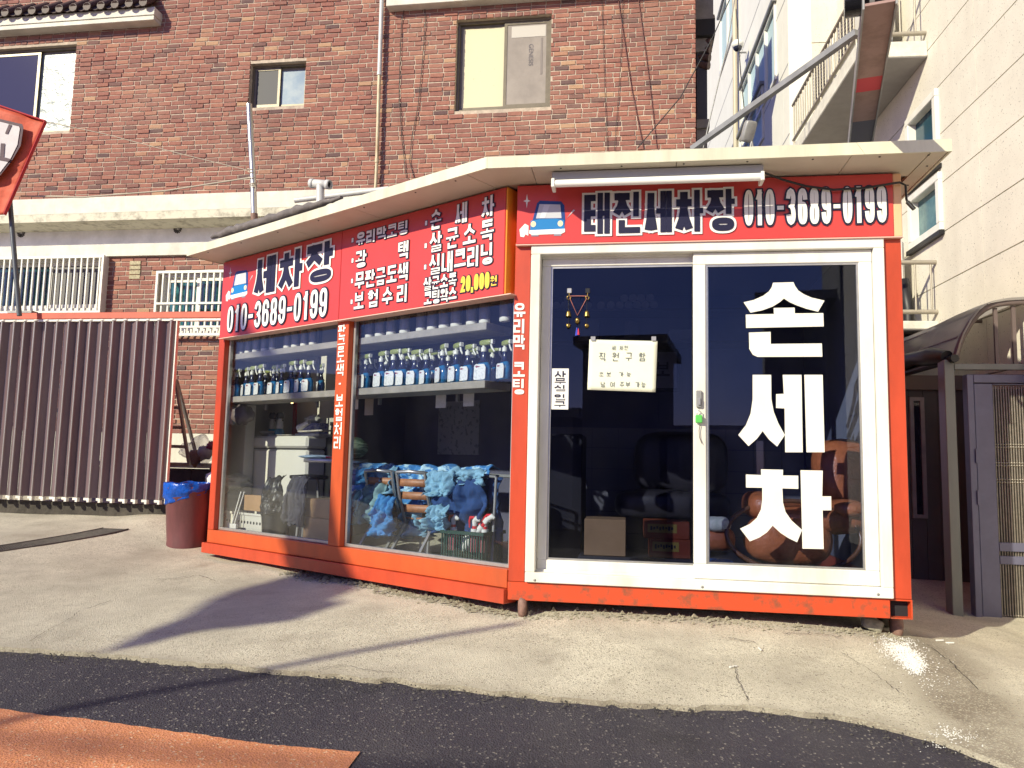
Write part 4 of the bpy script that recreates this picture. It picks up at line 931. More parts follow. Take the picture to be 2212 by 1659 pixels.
# plain blue car emblem on the signs (front view, windscreen, lamps, bumper, wheels, sparkle)
CARB = mat('blue print', (.012, .19, .50), .35); CARD = mat('deep blue print', (.010, .05, .22), .35); SCR = mat('pale windscreen print', (.50, .52, .58), .35); LAMP = mat('cream lamp print', (.80, .66, .45), .35); WHL = mat('grey print', (.26, .26, .33), .4)
def emblem(fr, r, wv, parent):
    u0, u1, z0, z1 = r; P = lambda pts: [(u0 + (u1 - u0) * a, z0 + (z1 - z0) * b) for a, b in pts]
    e = MB().prism(fr, P([(.10, .42), (.22, .92), (.30, 1.0), (.88, .96), (.97, .85), (1, .44), (.98, .22), (.05, .22)]), wv, wv + .001).build('car_emblem', CARD, parent)
    def pp(pts, m, k): MB().prism(fr, P(pts), wv + .0005, wv + .001 + k * .0008).build('emblem_piece', m, e)
    pp([(.20, .50), (.29, .90), (.86, .87), (.90, .49)], SCR, 1); pp([(.04, .16), (.06, .44), (.3, .48), (.75, .48), (.97, .43), (.99, .16)], CARB, 1)
    pp([(.02, .08), (.02, .17), (1.0, .19), (1.0, .10), (.9, .05), (.1, .04)], WHITE_INK, 2); pp([(.08, 0), (.08, .05), (.28, .05), (.28, 0)], WHL, 1); pp([(.70, 0), (.70, .05), (.90, .05), (.90, 0)], WHL, 1)
    for cx in (.13, .87): pp([(cx + .075 * math.cos(t * .524), .34 + .085 * math.sin(t * .524)) for t in range(12)], LAMP, 2)
    pp([(.42, .88), (.58, .87), (.44, .50), (.30, .50)], mat('light streak print', (.62, .64, .70), .35), 2)
    sx, sz = -.06, 1.0; pp([(sx, sz + .2), (sx + .025, sz + .03), (sx + .1, sz), (sx + .025, sz - .03), (sx, sz - .2), (sx - .025, sz - .03), (sx - .1, sz), (sx - .025, sz + .03)], WHITE_INK, 1)
    pp([(-.22, .0), (-.25, .2), (-.10, .36), (.0, .30), (.0, .02), (-.08, .06), (-.12, -.02)], WHITE_INK, 1); pp([(1.06, .50), (1.0, .42), (1.22, .72), (1.26, .70)], SCR, 1)
emblem(FL, rect(FL, z4(115, 1150), z4(302, 1050), z4(225, 935), z4(140, 1245), WS), WS + .0005, S1)
# middle panel
def mid(s, a, b, c_, d, t, m=WHITE_INK, oo=((NAVY, .006),), **k):
    r = rect(FL, a, b, c_, d, WS); text(FL, s, r, WS + .008, t, m, S2, out=list(oo), **k); return r
def bullet(x, y):
    u, z = FL.px(x, y, WS); MB().fbox(FL, u - .014, u + .014, WS + .0002, WS + .0012, z - .02, z + .02).build('bullet', NAVY, S2); MB().fbox(FL, u - .010, u + .010, WS + .0015, WS + .0025, z - .016, z + .016).build('bullet', WHITE_INK, S2)
r1 = mid('유리막코팅', c2(102, 1560), c2(438, 1465), c2(415, 1433), c2(130, 1588), .019); H_ = .125
def midz(s, x0, x1, y, h, t, m=WHITE_INK, **k):           # text between picture columns x0..x1, centred on row y at the middle
    u0 = FL.px(x0, y, WS)[0]; u1 = FL.px(x1, y, WS)[0]; z = FL.px((x0 + x1) / 2, y, WS)[1]
    text(FL, s, (u0, u1, z - h / 2, z + h / 2), WS + .008, t, m, S2, out=[(NAVY, .0065)], **k)
midz('광', 770, 793, 560, .125, .019); midz('택', 862, 884, 541, .125, .019)
midz('무판금도색', 769, 883, 597, .125, .019); midz('보험수리', 767, 882, 642, .125, .019, gap=.42)
midz('손세차', 932, 1069, 460, .135, .019, gap=1.25); midz('살균소독', 931, 1068, 510, .135, .019, gap=.38); midz('실내크리닝', 930, 1066, 560, .135, .019, gap=.14)
midz('살균소독', 917, 988, 609, .088, .016, gap=.06); midz('코팅왁스', 918, 988, 640, .088, .016, gap=.06)
midz('20,000', 997, 1059, 610, .105, .019, YELLOW_INK, gap=.14); midz('원', 1061, 1075, 607, .062, .011, YELLOW_INK)
for x, y in ((762, 519), (762, 563), (761, 607), (760, 652), (921, 482), (920, 531), (919, 577)): bullet(x, y)
# front panel
text(FF, '태진세차장', (FF.px(1262, 460, .03)[0], FF.px(1587, 460, .03)[0], FF.px(1420, 503, .03)[1], FF.px(1420, 414, .03)[1]), .040, .045, NAVY, S3, out=[(WHITE_INK, .014)], gap=.16)
text(FF, '010-3689-0199', (FF.px(1607, 450, .03)[0], FF.px(1914, 450, .03)[0], FF.px(1760, 485, .03)[1], FF.px(1760, 407, .03)[1]), .040, .024, WHITE_INK, S3, out=[(NAVY, .010)], gap=.26)
emblem(FF, rect(FF, (1142, 480), (1221, 470), (1180, 433), (1180, 510), .03), .0305, S3)
# lettering down the posts
def post_text(fr, s, x0, y0, x1, y1, t, wd, o=None):
    a = fr.px(x0, y0); b = fr.px(x1, y1); uc = (a[0] + b[0]) / 2
    text(fr, s, (uc - wd / 2, uc + wd / 2, b[1], a[1]), .004, t, WHITE_INK, kiosk, vertical=True, gap=.10)
post_text(FF, '유리막', 1122, 655, 1122, 755, .014, .072); post_text(FF, '코팅', 1122, 782, 1120, 852, .014, .072)
post_text(FL, '판금도색', 740, 702, 735, 812, .012, .085); post_text(FL, '·', 735, 822, 735, 836, .012, .05); post_text(FL, '보험처리', 734, 852, 730, 970, .012, .085)

# sliding door
df = MB(); u0, u1, z0, z1 = .104, 2.136, .804, 2.824; s = .058
for (a, b, c_, e) in ((u0, u1, z1 - s, z1), (u0, u1, z0, z0 + s), (u0, u0 + s, z0 + s, z1 - s), (u1 - s, u1, z0 + s, z1 - s)): df.fbox(FF, a, b, -.11, .022, c_, e)
doorf = df.build('door_frame', UPVC, kiosk, bevel=.004)
for (a, b, c_, e, wv) in ((u0 + s, u1 - s, z1 - s - .012, z1 - s, -.045), (u0 + s, u1 - s, z0 + s, z0 + s + .012, -.045)): MB().fbox(FF, a, b, wv - .006, wv + .006, c_, e).build('track', UPVC, doorf)
def leaf(u0, u1, z0, z1, wv, sw, g, label):
    mb = MB()
    for (a, b, c_, e) in ((u0, u1, z1 - sw, z1), (u0, u1, z0, z0 + sw + .01), (u0, u0 + sw, z0 + sw + .01, z1 - sw), (u1 - sw, u1, z0 + sw + .01, z1 - sw)): mb.fbox(FF, a, b, wv - .034, wv, c_, e)
    f = mb.build('door_leaf', UPVC, kiosk, bevel=.004); f['label'] = label
    mb = MB(); gs = .012
    for (a, b, c_, e) in ((u0 + sw, u1 - sw, z1 - sw - gs, z1 - sw), (u0 + sw, u1 - sw, z0 + sw + .01, z0 + sw + .01 + gs), (u0 + sw, u0 + sw + gs, z0 + sw + .01 + gs, z1 - sw - gs), (u1 - sw - gs, u1 - sw, z0 + sw + .01 + gs, z1 - sw - gs)): mb.fbox(FF, a, b, wv - .024, wv - .008, c_, e)
    mb.build('glazing_bead', ALU, f)
    MB().fbox(FF, u0 + sw + gs, u1 - sw - gs, wv - .018, wv - .012, z0 + sw + .01 + gs, z1 - sw - gs).build('pane', g, f); return f
zd0, zd1 = z0 + s + .002, z1 - s - .002
ul0 = u0 + s + .002; um0 = FF.px(1498, 900, -.01)[0]; um1 = FF.px(1530, 900, -.01)[0]; ur1 = u1 - s - .002
leaf1 = leaf(ul0, um1 + .01, zd0, zd1, -.055, .055, GLASS_DARK, 'left door leaf with the handwritten notice'); leaf2 = leaf(um0, ur1, zd0, zd1, -.008, um1 - um0 - .012, GLASS_DOOR, 'right door leaf with big white letters')
# big white letters stuck on the right pane
wg = -.0195 + .008
a1 = lambda x, y: (x * .20425 + 1558.8, y * .20425 + 569.3); a2 = lambda x, y: (x / 3 + 1474.7, y / 3 + 553); a3 = lambda x, y: (x * .18382 + 1511.3, y * .18382 + 914.9)
VIN = mat('white vinyl letter', (.76, .75, .68), .45, var=.05, scale=8); VINE = mat('vinyl letter edge', (.45, .41, .28), .5)
def vinyl(fn, pts, k=0):
    P = [FF.px(*fn(x, y), wg) for x, y in pts]; MB().prism(FF, P, wg, wg + .0012).build('lettering', VIN, leaf2)
vinyl(a1, [(543, 203), (760, 197), (775, 235), (810, 285), (870, 325), (950, 360), (1088, 392), (1020, 510), (900, 480), (800, 445), (720, 410), (658, 370), (620, 405), (540, 455), (430, 495), (305, 520), (232, 410), (340, 385), (440, 340), (500, 295), (530, 250)])
vinyl(a1, [(255, 540), (553, 533), (550, 470), (772, 466), (775, 527), (1075, 524), (1080, 665), (258, 682)])
vinyl(a1, [(288, 730), (518, 722), (520, 850), (1060, 845), (1065, 985), (380, 988), (330, 965), (292, 905)])
vinyl(a2, [(453, 770), (573, 770), (575, 930), (590, 1010), (620, 1085), (662, 1160), (612, 1235), (560, 1190), (518, 1135), (480, 1185), (427, 1232), (360, 1160), (410, 1095), (440, 1020), (453, 930)])
vinyl(a2, [(648, 770), (770, 770), (778, 1272), (664, 1272), (660, 988), (605, 985), (605, 895), (655, 893)])
vinyl(a2, [(788, 770), (907, 770), (920, 1272), (802, 1272)])
vinyl(a3, [(720, 537), (980, 543), (978, 610), (1158, 612), (1160, 768), (972, 762), (980, 930), (1010, 1040), (1080, 1140), (1204, 1250), (1145, 1395), (1050, 1350), (950, 1285), (858, 1200), (790, 1280), (700, 1340), (590, 1385), (475, 1235), (590, 1180), (670, 1110), (720, 1010), (735, 900), (735, 755), (545, 752), (543, 598), (722, 605)])
vinyl(a3, [(1185, 548), (1447, 553), (1440, 855), (1545, 855), (1548, 1020), (1445, 1020), (1458, 1475), (1208, 1470)])
for x, y in ((1155, 1253), (1517, 1268), (1897, 1284)): u, z = FF.px(x, y, .022); MB().lathe(FF.p(u, .0222, z), [(.008, 0), (.007, .003), (0, .0035)], 10, ax=(FF.ex, V(0, 0, 1), FF.ew)).build('screw', GALV, doorf)
# lock plate on the meeting stile
u, z = FF.px(1510, 862, 0); MB().fbox(FF, u - .016, u + .016, -.0075, .010, z - .05, z + .05).build('lock_plate', GALV, leaf2, bevel=.004); MB().fbox(FF, u - .006, u + .006, .0103, .022, z - .035, z + .005).build('lock_lever', ALU, leaf2)
u, z = FF.px(1510, 903, .02); pk = thing('padlock', 'small green padlock hanging on the white door stile', 'padlock', FF.p(u, .015, z - .03))
MB().fbox(FF, u - .019, u + .019, .001, .022, z - .028, z + .018).build('lock_body', mat('green padlock', (.10, .48, .09), .4), pk, bevel=.004)
MB().tube([FF.p(u - .011, .012, z + .016), FF.p(u - .011, .012, z + .035), FF.p(u, .012, z + .044), FF.p(u + .011, .012, z + .035), FF.p(u + .011, .012, z + .016)], .003, 6).build('shackle', STEEL, pk)
cable('cord', 'thin brown cord dangling under the green padlock', [FF.up(1512, 918, .004), FF.up(1510, 930, .004), FF.up(1511, 945, .004), FF.up(1516, 958, .004)], .0022, mat('brown cord', (.10, .06, .05), .7), 'cord')
# notice, sticker and door chime on the left pane
wp_ = -.055 - .011
PAPER = mat('cream notice paper', (.74, .75, .62), .7, var=.05, scale=10); INKG = mat('pencil grey ink', (.13, .15, .15), .6)
z6 = lambda x, y: (x / 6 + 1152.1, y / 6 + 609.9)
pa = [FF.px(*z6(x, y), wp_) for x, y in ((728, 742), (1610, 762), (1583, 1425), (700, 1392))]
nt2 = thing('notice_paper', 'cream handwritten paper notice taped to the left door pane', 'notice', FF.p((pa[0][0] + pa[1][0]) / 2, wp_, pa[3][1]))
mb = MB()
def pgrid(s_, t):
    q = (V(*pa[3]) * (1 - s_) + V(*pa[2]) * s_) * (1 - t) + (V(*pa[0]) * (1 - s_) + V(*pa[1]) * s_) * t
    return FF.p(q[0], wp_ + .003 + .002 * noise.noise(Vector((s_ * 3, t * 1.5, 2))) + .002 * (1 - t) * s_, q[1])
mb.grid(pgrid, 16, 12); mb.build('paper', PAPER, nt2, thick=.0004)
def hand(s_, x0, x1, y0, y1, gap, t=.0042): text(FF, s_, (FF.px(*z6(x0, y0), wp_)[0], FF.px(*z6(x1, y0), wp_)[0], FF.px(*z6((x0 + x1) / 2, y1), wp_)[1], FF.px(*z6((x0 + x1) / 2, y0), wp_)[1]), wp_ + .0075, t, INKG, nt2, gap=gap, shear=.06)
hand('세 차원', 1018, 1220, 822, 878, .35, .003); hand('직원구함', 848, 1445, 912, 1022, 1.1); hand('초보 가능', 850, 1262, 1165, 1220, .7, .003); hand('남 여 주부 가능', 870, 1452, 1292, 1360, .35, .003)
for x, y in ((775, 735), (1560, 735)): MB().fbox(FF, FF.px(*z6(x - 30, y), wp_)[0], FF.px(*z6(x + 30, y), wp_)[0], wp_ + .010, wp_ + .011, FF.px(*z6(x, y + 25), wp_)[1], FF.px(*z6(x, y - 30), wp_)[1]).build('tape', mat('clear tape', (.3, .3, .33), .2), nt2)
sa = FF.px(*z6(243, 1117), wp_); sb = FF.px(*z6(452, 1648), wp_)
st2 = tag(MB().fbox(FF, sa[0], sb[0], wp_, wp_ + .002, sb[1], sa[1]).build('door_sticker', mat('white sticker', (.75, .74, .72), .4)), 'white vertical sticker with navy letters on the left door pane', 'sticker')
um_ = (sa[0] + sb[0]) / 2; hh = sa[1] - sb[1]
text(FF, '사무실', (um_ - .034, um_ + .034, sb[1] + hh * .44, sa[1] - hh * .06), wp_ + .0025, .0095, NAVY, st2, vertical=True, gap=.12); text(FF, '입구', (um_ - .034, um_ + .034, sb[1] + hh * .05, sb[1] + hh * .37), wp_ + .0025, .0095, NAVY, st2, vertical=True, gap=.12)
BRASS = mat('aged brass', (.36, .25, .08), .35, .9, var=.4, scale=60); CORD = mat('pink cord', (.45, .16, .12), .7)
ch = thing('door_chime', 'pair of little brass bells on a pink cord hung on the door glass', 'chime', FF.up(*z6(570, 690), wp_ + .02))
hk = lambda x, y, d=.02: FF.up(*z6(x, y), wp_ + d)
for x, m in ((467, ALU), (705, BLACKP)):
    u, z = FF.px(*z6(x, 108), wp_ + .006); MB().fbox(FF, u - .014, u + .014, wp_ + .001, wp_ + .008, z - .016, z + .016).build('hook', m, ch, bevel=.003)
    MB().tube([hk(x, 140), hk(x - 4, 185)], .0025, 6).tube([hk(x - 6 + 24 * math.cos(t * .7), 200 + 24 * math.sin(t * .7)) for t in range(9)], .0025, 6, closed=True).build('ring', BRASS, ch)
MB().tube([hk(470, 178), hk(590, 176), hk(695, 178)], .0022, 6).tube([hk(470, 200), hk(570, 430), hk(695, 200)], .0022, 6).build('cord', CORD, ch)
for x in (455, 693):
    p = hk(x, 440); MB().lathe(p, [(.017, 0), (.0165, .004), (.0125, .022), (.011, .030), (.004, .034), (.0, .035)], 14).build('bell', BRASS, ch); MB().tube([hk(x, 365), hk(x, 205)], .0012, 5).tube([hk(x, 440), hk(x, 530)], .0012, 5).build('cord', RUBBER, ch); MB().ell(hk(x, 560), .014, .006, .012, n=8, m=6, wob=.5, seed=x).build('charm', BRASS, ch)
MB().ell(hk(570, 495), .014, .012, .018, n=10, m=8, wob=.6, seed=4).build('charm', BRASS, ch)
MB().lathe(hk(562, 690), [(.010, 0), (.004, .045), (.002, .05)], 8).build('tassel', mat('blue thread', (.02, .04, .40), .7), ch); MB().lathe(hk(583, 680), [(.009, 0), (.003, .035), (.002, .04)], 8).build('tassel', mat('red thread', (.55, .03, .06), .7), ch)

# fluorescent lamp and its cable under the eave
fa = FF.px(1193, 385, .2); fb = FF.px(1648, 370, .2); zt_ = ZS - .005
flm = thing('fluorescent_lamp', 'long bare fluorescent tube fixture under the front eave', 'lamp', FF.p((fa[0] + fb[0]) / 2, .2, zt_ - .09))
MB().fbox(FF, fa[0], fb[0], .165, .225, zt_ - .050, zt_).build('housing', mat('grey lamp housing', (.33, .33, .36), .45), flm, bevel=.004)
MB().fbox(FF, fa[0], fa[0] + .02, .16, .26, zt_ - .105, zt_ - .052).build('end_holder', UPVC, flm, bevel=.003); MB().fbox(FF, fb[0] - .02, fb[0], .16, .26, zt_ - .105, zt_ - .052).build('end_holder', UPVC, flm, bevel=.003)
MB().tube([FF.p(fa[0] + .02, .235, zt_ - .078), FF.p(fb[0] - .02, .235, zt_ - .078)], .022, 12).build('tube', mat('white lamp tube', (.85, .85, .82), .25), flm)
cable('lamp_cable', 'black cable drooping from the lamp across the front sign to its right end', [FF.up(1648, 372, .12), FF.up(1690, 388, .07), FF.up(1740, 402, .06), FF.up(1800, 410, .06), FF.up(1870, 406, .06), FF.up(1943, 394, .06), FF.up(1956, 400, .03), FF.up(1958, 430, .03), FF.up(1963, 442, .06)], .007)
tag(MB().tube([FF.up(1960, 436, .06), FF.up(1975, 452, .07)], .012, 8).build('cable_plug', BLACKP), 'short black plug on the cable end beside the front sign', 'plug')
# grey tarp rolled along the left roof edge, pvc vent, supports
tp = [(458, 514), (505, 507), (540, 490), (580, 470), (640, 455), (690, 444), (745, 431)]
Pt = [FL.up(x, y - 4, .29) for x, y in tp]; ip = []
for a, b in zip(Pt, Pt[1:]):
    for k in range(8): t = k / 8; q = a * (1 - t) + b * t; q = V(q[0], q[1], ZR + .052 + .012 * noise.noise(Vector((len(ip) * .35, 1, 0)))); ip.append(q)
tag(MB().tube(ip, [(.044 + .022 * noise.noise(Vector((i * .5, 0, 3)))) * min(1, .35 + i * .12, .25 + (len(ip) - i) * .05) for i in range(len(ip))], 12, flat=.8).build('rolled_tarp', mat('grey tarpaulin', (.17, .15, .15), .8, var=.35, scale=14, bump=.01, bscale=18)), 'grey tarpaulin rolled along the left roof edge', 'tarp')
pv = thing('vent_pipe', 'white pvc vent tee rising behind the left roof edge', 'pipe', atY(694, 440, 7.3))
MB().tube([atY(692, 440, 7.3), atY(692, 398, 7.3)], .040, 14).build('stem', PIPEW, pv); a = atY(671, 396, 7.34); b = atY(713, 399, 7.26)
MB().tube([a, b], .042, 14, caps=False).tube([a, a + (b - a) * .18], .047, 14, caps=False).tube([b - (b - a) * .18, b], .047, 14, caps=False).build('tee', PIPEW, pv, thick=.004); MB().tube([a + (b - a) * .1, b - (b - a) * .1], .037, 12).build('pipe_inside', DARK, pv)
tag(MB().tube([atY(637, 433, 8.9), atY(840, 408, 8.7)], .032, 10).build('waste_pipe', PIPEW), 'white pipe lying along the white slab behind the vent tee', 'pipe')
PINK = mat('worn pink rubber', (.26, .15, .12), .7, var=.4, scale=40); STONEC = mat('broken concrete', (.36, .34, .27), .9, var=.45, scale=20, bump=.006, bscale=40)
for (x, y, lab) in ((1128, 1322, 'pinkish support foot under the front corner of the kiosk'), (1663, 0, '')):
    if not lab: continue
    p = gp(x, y + 8); tag(MB().ell(p + V(0, 0, .05), .028, .05, .06, n=12, m=8, e=.6, wob=.2).tube([p + V(.02, .03, 0), p + V(.02, .03, .14)], .012, 6).build('support_foot', PINK), lab, 'foot')
p = gp(1940, 1372); tag(MB().ell(p + V(.0, .02, .05), .026, .05, .065, n=12, m=8, e=.6, wob=.25, seed=3).build('support_foot', PINK), 'pinkish support foot under the right corner of the kiosk', 'foot')
p = gp(1884, 1362); tag(MB().ell(p + V(0, 0, .035), .055, .035, .036, ax=(unit(V(1, -.1, -.35)), V(0, 1, 0), unit(V(.35, 0, 1))), n=14, m=9, e=.5, wob=.2, seed=5).build('concrete_chunk', STONEC), 'pale chunk of broken concrete wedged under the right corner', 'stone')
p = gp(1912, 1358); tag(MB().ell(p + V(.03, .05, .06), .05, .04, .06, n=12, m=8, e=.6, wob=.35, seed=8).build('concrete_chunk', mat('dark stone', (.10, .08, .06), .9, var=.5, scale=20)), 'dark stone behind the pale concrete chunk', 'stone')
# ------------------------------------------------------------------ things inside the kiosk
SHELFM = mat('grey shelf board', (.34, .31, .27), .6, var=.25, scale=9)
zs2 = FL.px(600, 851, -.11)[1]; zs1 = FL.px(600, 754, -.11)[1]
for z in (zs1, zs2):
    MB().fbox(FL, -3.27, -.30, -.36, -.095, z - .05, z).build('shelf_board', SHELFM, kiosk, bevel=.003)
for u in (-3.15, -2.4, -1.62, -.8): MB().fbox(FL, u, u + .02, -.385, -.362, zs2 - .1, 2.98).build('shelf_upright', GALV, kiosk)
BLUEL = mat('blue liquid', (.008, .07, .20), .12, obj=True, col2=(.012, .17, .36), scale=20); NECK = mat('dark bottle neck', (.012, .016, .05), .2)
LABEL = mat('bottle label', (.70, .71, .68), .4, obj=True, col2=(.52, .54, .54), scale=60, lo=.5, hi=.6); TRIG = mat('white trigger', (.66, .66, .58), .4); HEADG = mat('green spray head', (.30, .34, .10), .35, obj=True, var=.5, scale=40); LOGO = mat('maroon label mark', (.22, .02, .04), .5)
def proto_bottle():
    r = thing('spray_bottle', '', 'spray bottle', (0, 0, 0)); X = (V(1, 0, 0), V(0, 1, 0), V(0, 0, 1))
    MB().lathe((0, 0, 0), [(.044, 0), (.054, .004), (.057, .05), (.055, .085), (.036, .108)], 4 * 4, ax=(V(1.0, 0, 0), V(0, .54, 0), V(0, 0, 1))).build('body', BLUEL, r, local=True)
    MB().lathe((0, 0, 0), [(.035, .1085), (.021, .125), (.016, .155), (.015, .170)], 14, ax=(V(1.0, 0, 0), V(0, .8, 0), V(0, 0, 1))).build('neck', NECK, r, local=True)
    W = Frame((0, 0, 0), (1, 0, 0))
    lb = MB().prism(W, [(-.046, .014), (-.040, .007), (.040, .007), (.047, .016), (.049, .076), (.036, .095), (-.028, .098), (-.042, .090)], .0315, .0335).build('label', LABEL, r, local=True)
    MB().prism(W, [(-.034, .083), (-.024, .089), (.010, .081), (-.024, .077)], .0336, .0342).build('label_mark', LOGO, lb, local=True)
    MB().lathe((0, 0, 0), [(.017, .1705), (.017, .194), (.013, .197)], 12).build('cap', TRIG, r, local=True)
    MB().ell((.016, 0, .222), .050, .015, .017, n=12, m=8, e=.6).build('spray_head', HEADG, r, local=True)
    MB().fbox(W, .062, .078, -.010, .010, .212, .236).tube([(.055, 0, .212), (.064, 0, .190), (.086, 0, .165)], [.006, .007, .005], 6).build('trigger', TRIG, r, local=True)
    MB().lathe((0, 0, 0), [(.010, .1975), (.010, .214)], 8).build('stem', TRIG, r, local=True)
    return r
PB = proto_bottle(); used = [False]
def put_bottle(fr, x, y, wv, z, rz, label, group, sc=1.0):
    u = fr.px(x, y, wv)[0]; o = PB if not used[0] else copy_tree(PB); used[0] = True
    o.location = fr.p(u, wv, z).tolist(); o.rotation_euler = (0, 0, rz); k_ = sc * rng.uniform(.95, 1.04); o.location.x += rng.uniform(-.012, .012); o.location.y += rng.uniform(-.015, .012); o.scale = (k_, k_, k_); o['label'] = label; o['group'] = group; return o
rng = random.Random(3)
base = math.atan2(-FL.ew[0], FL.ew[1]) + math.pi           # faces the window
LX = [497, 512, 528, 543, 560, 588, 605, 625, 648, 668]; RX = [773, 789, 820, 847, 864, 891, 916, 955, 981, 1007, 1043, 1088]
for i, x in enumerate(LX): put_bottle(FL, x, 850, -.15, zs2 + .001, base + rng.uniform(-.5, -.05), f'{ORD[i]} blue spray bottle from the left in the front row of the left window', 'blue spray bottles on the lower shelf', 1.10)
for i, x in enumerate(RX): put_bottle(FL, x, 840, -.15, zs2 + .001, base + rng.uniform(-.55, .0), f'{ORD[i]} blue spray bottle from the left in the front row of the middle window', 'blue spray bottles on the lower shelf', 1.10)
for i, x in enumerate((505, 537, 573, 597, 636, 690)): put_bottle(FL, x, 838, -.285, zs2 + .001, base + rng.uniform(-.7, .2), f'{ORD[i]} blue spray bottle from the left in the back row of the left window', 'blue spray bottles on the lower shelf', 1.06)
for i, x in enumerate((800, 833, 877, 905, 935, 968, 1022, 1062)): put_bottle(FL, x, 828, -.285, zs2 + .001, base + rng.uniform(-.7, .2), f'{ORD[i]} blue spray bottle from the left in the back row of the middle window', 'blue spray bottles on the lower shelf', 1.06)
JUG = mat('cloudy plastic jug', (.20, .20, .20), .3, obj=True, var=.25, scale=18); JUGB = mat('white jug bottom', (.72, .71, .64), .5)
def proto_jug():
    r = thing('plastic_jug', '', 'jug', (0, 0, 0)); A_ = (V(1, 0, 0), V(0, .7, 0), V(0, 0, 1))
    MB().lathe((0, 0, 0), [(.038, 0), (.045, .006), (.046, .030)], 18, ax=A_).build('bottom', JUGB, r, local=True)
    MB().lathe((0, 0, 0), [(.0455, .0305), (.045, .12), (.040, .15), (.020, .172), (.018, .19)], 18, ax=A_).build('body', JUG, r, local=True)
    MB().lathe((0, 0, 0), [(.024, .1905), (.024, .212), (.018, .214)], 14).build('lid', JUGB, r, local=True); return r
PJ = proto_jug(); uj = False
for nm, xs_, y in (('left', (521, 536, 553, 571, 588, 620, 637, 656, 675), 758), ('middle', (798, 821, 845, 874, 909, 933, 959, 985, 1018, 1046, 1090), 715)):
    for i, x in enumerate(xs_):
        o = PJ if not uj else copy_tree(PJ); uj = True; u = FL.px(x, y, -.155)[0]
        o.location = FL.p(u, -.155, zs1 + .001).tolist(); o.rotation_euler = (0, 0, base + rng.uniform(-.2, .2)); o['group'] = 'cloudy jugs on the upper shelf'
        sc2 = .86 if nm == 'left' else .95; o.scale = (sc2, sc2, sc2)
        o['label'] = f'{ORD[i]} cloudy white-bottomed jug from the left on the upper shelf of the {nm} window'
def on(x, y, wv, fr=FL): return fr.up(x, y, wv)
FZ = .726
# chest freezer, table, stool, tub, boxes, baskets seen through the left window
FRZ = mat('pale grey freezer', (.64, .63, .56), .4, var=.06, scale=3)
fu0 = FL.px(536, 1000, -.5)[0]; fu1 = FL.px(661, 1000, -.5)[0]; fz = FL.px(590, 942, -.5)[1]
fzr = thing('chest_freezer', 'pale grey chest freezer behind the left window', 'freezer', FL.p((fu0 + fu1) / 2, -.75, FZ))
MB().fbox(FL, fu0 + .015, fu1 - .01, -.97, -.515, FZ, fz - .115).build('cabinet', FRZ, fzr, bevel=.02); MB().fbox(FL, fu0, fu1, -.98, -.5, fz - .108, fz).build('lid', FRZ, fzr, bevel=.02); MB().fbox(FL, fu0 + .03, fu1 - .02, -.97, -.5125, fz - .1145, fz - .1085).build('seal', BLACKP, fzr)
def simple(n, lab, cat, mb, m, group=None, **k): return tag(mb.build(n, m, **k), lab, cat, group)
CARD_ = mat('brown cardboard', (.36, .22, .11), .75, var=.15, scale=6); PAPW = mat('white paper', (.70, .69, .65), .7, var=.15, scale=30); CLOTHD = mat('dark grey cloth', (.06, .06, .08), .9, var=.3, scale=30)
def box_at(x0, x1, y0, y1, wv, dp, fr=FL):
    a = fr.px(x0, (y0 + y1) / 2, wv)[0]; b = fr.px(x1, (y0 + y1) / 2, wv)[0]; c_ = fr.px((x0 + x1) / 2, y1, wv)[1]; d = fr.px((x0 + x1) / 2, y0, wv)[1]; return fr, a, b, wv - dp, wv, c_, d
simple('monitor_case', 'black box standing right of the pale freezer', 'box', MB().fbox(*box_at(663, 722, 945, 1100, -.7, .28)), BLACKP, bevel=.01)
bx = box_at(655, 716, 1120, 1163, -.20, .2); simple('cardboard_box', 'lower cardboard box behind the post of the left window', 'box', MB().fbox(bx[0], bx[1], bx[2], bx[3], bx[4], FZ + .001, bx[6]), CARD_, 'cardboard boxes', bevel=.004)
bx2 = box_at(658, 718, 1078, 1119, -.21, .18); simple('cardboard_box', 'upper cardboard box on the lower one, partly under a dark cloth', 'box', MB().fbox(bx2[0], bx2[1], bx2[2], bx2[3], bx2[4], bx[6] + .002, bx2[6]), CARD_, 'cardboard boxes', bevel=.004)
# cloth helper: hanging crumpled cloth
def cloth(p0, ex, wd, ht, seed, depth=.06, nu=26, nv=26, ew=None, amp=1.0, flare=.2):
    ex = unit(ex); ew = ew if ew is not None else FL.ew; mb = MB(); o = V(seed * 3.1, seed * 1.3, 0)
    def fn(s, t):
        q = s - .5; fold = noise.noise(Vector((q * 6 + o[0], t * 1.6 + o[1], 1))) + .7 * noise.noise(Vector((q * 15 + o[0], t * 4, 5))) + .35 * noise.noise(Vector((q * 30, t * 12, seed)))
        edge = .12 * noise.noise(Vector((s * 4, seed, 8))) * t
        d = depth * amp * fold * (.25 + t) + (.05 * math.sin(min(1, t * 3) * math.pi / 2))
        return V(*p0) + ex * q * wd * (1 + flare * t + .25 * noise.noise(Vector((t * 3, seed, 2)))) + ew * d + V(0, 0, 1) * (-(t + edge) * ht + .03 * noise.noise(Vector((s * 6, seed + 4, t * 2))))
    mb.grid(fn, nu, nv); return mb
st = thing('stool', 'dark stool with a grey towel hung over it behind the left window', 'stool', on(672, 1130, -.42))
MB().lathe(on(668, 1027, -.40), [(.15, -.03), (.16, -.02), (.16, 0), (.0, .012)], 16).build('seat', BLACKP, st)
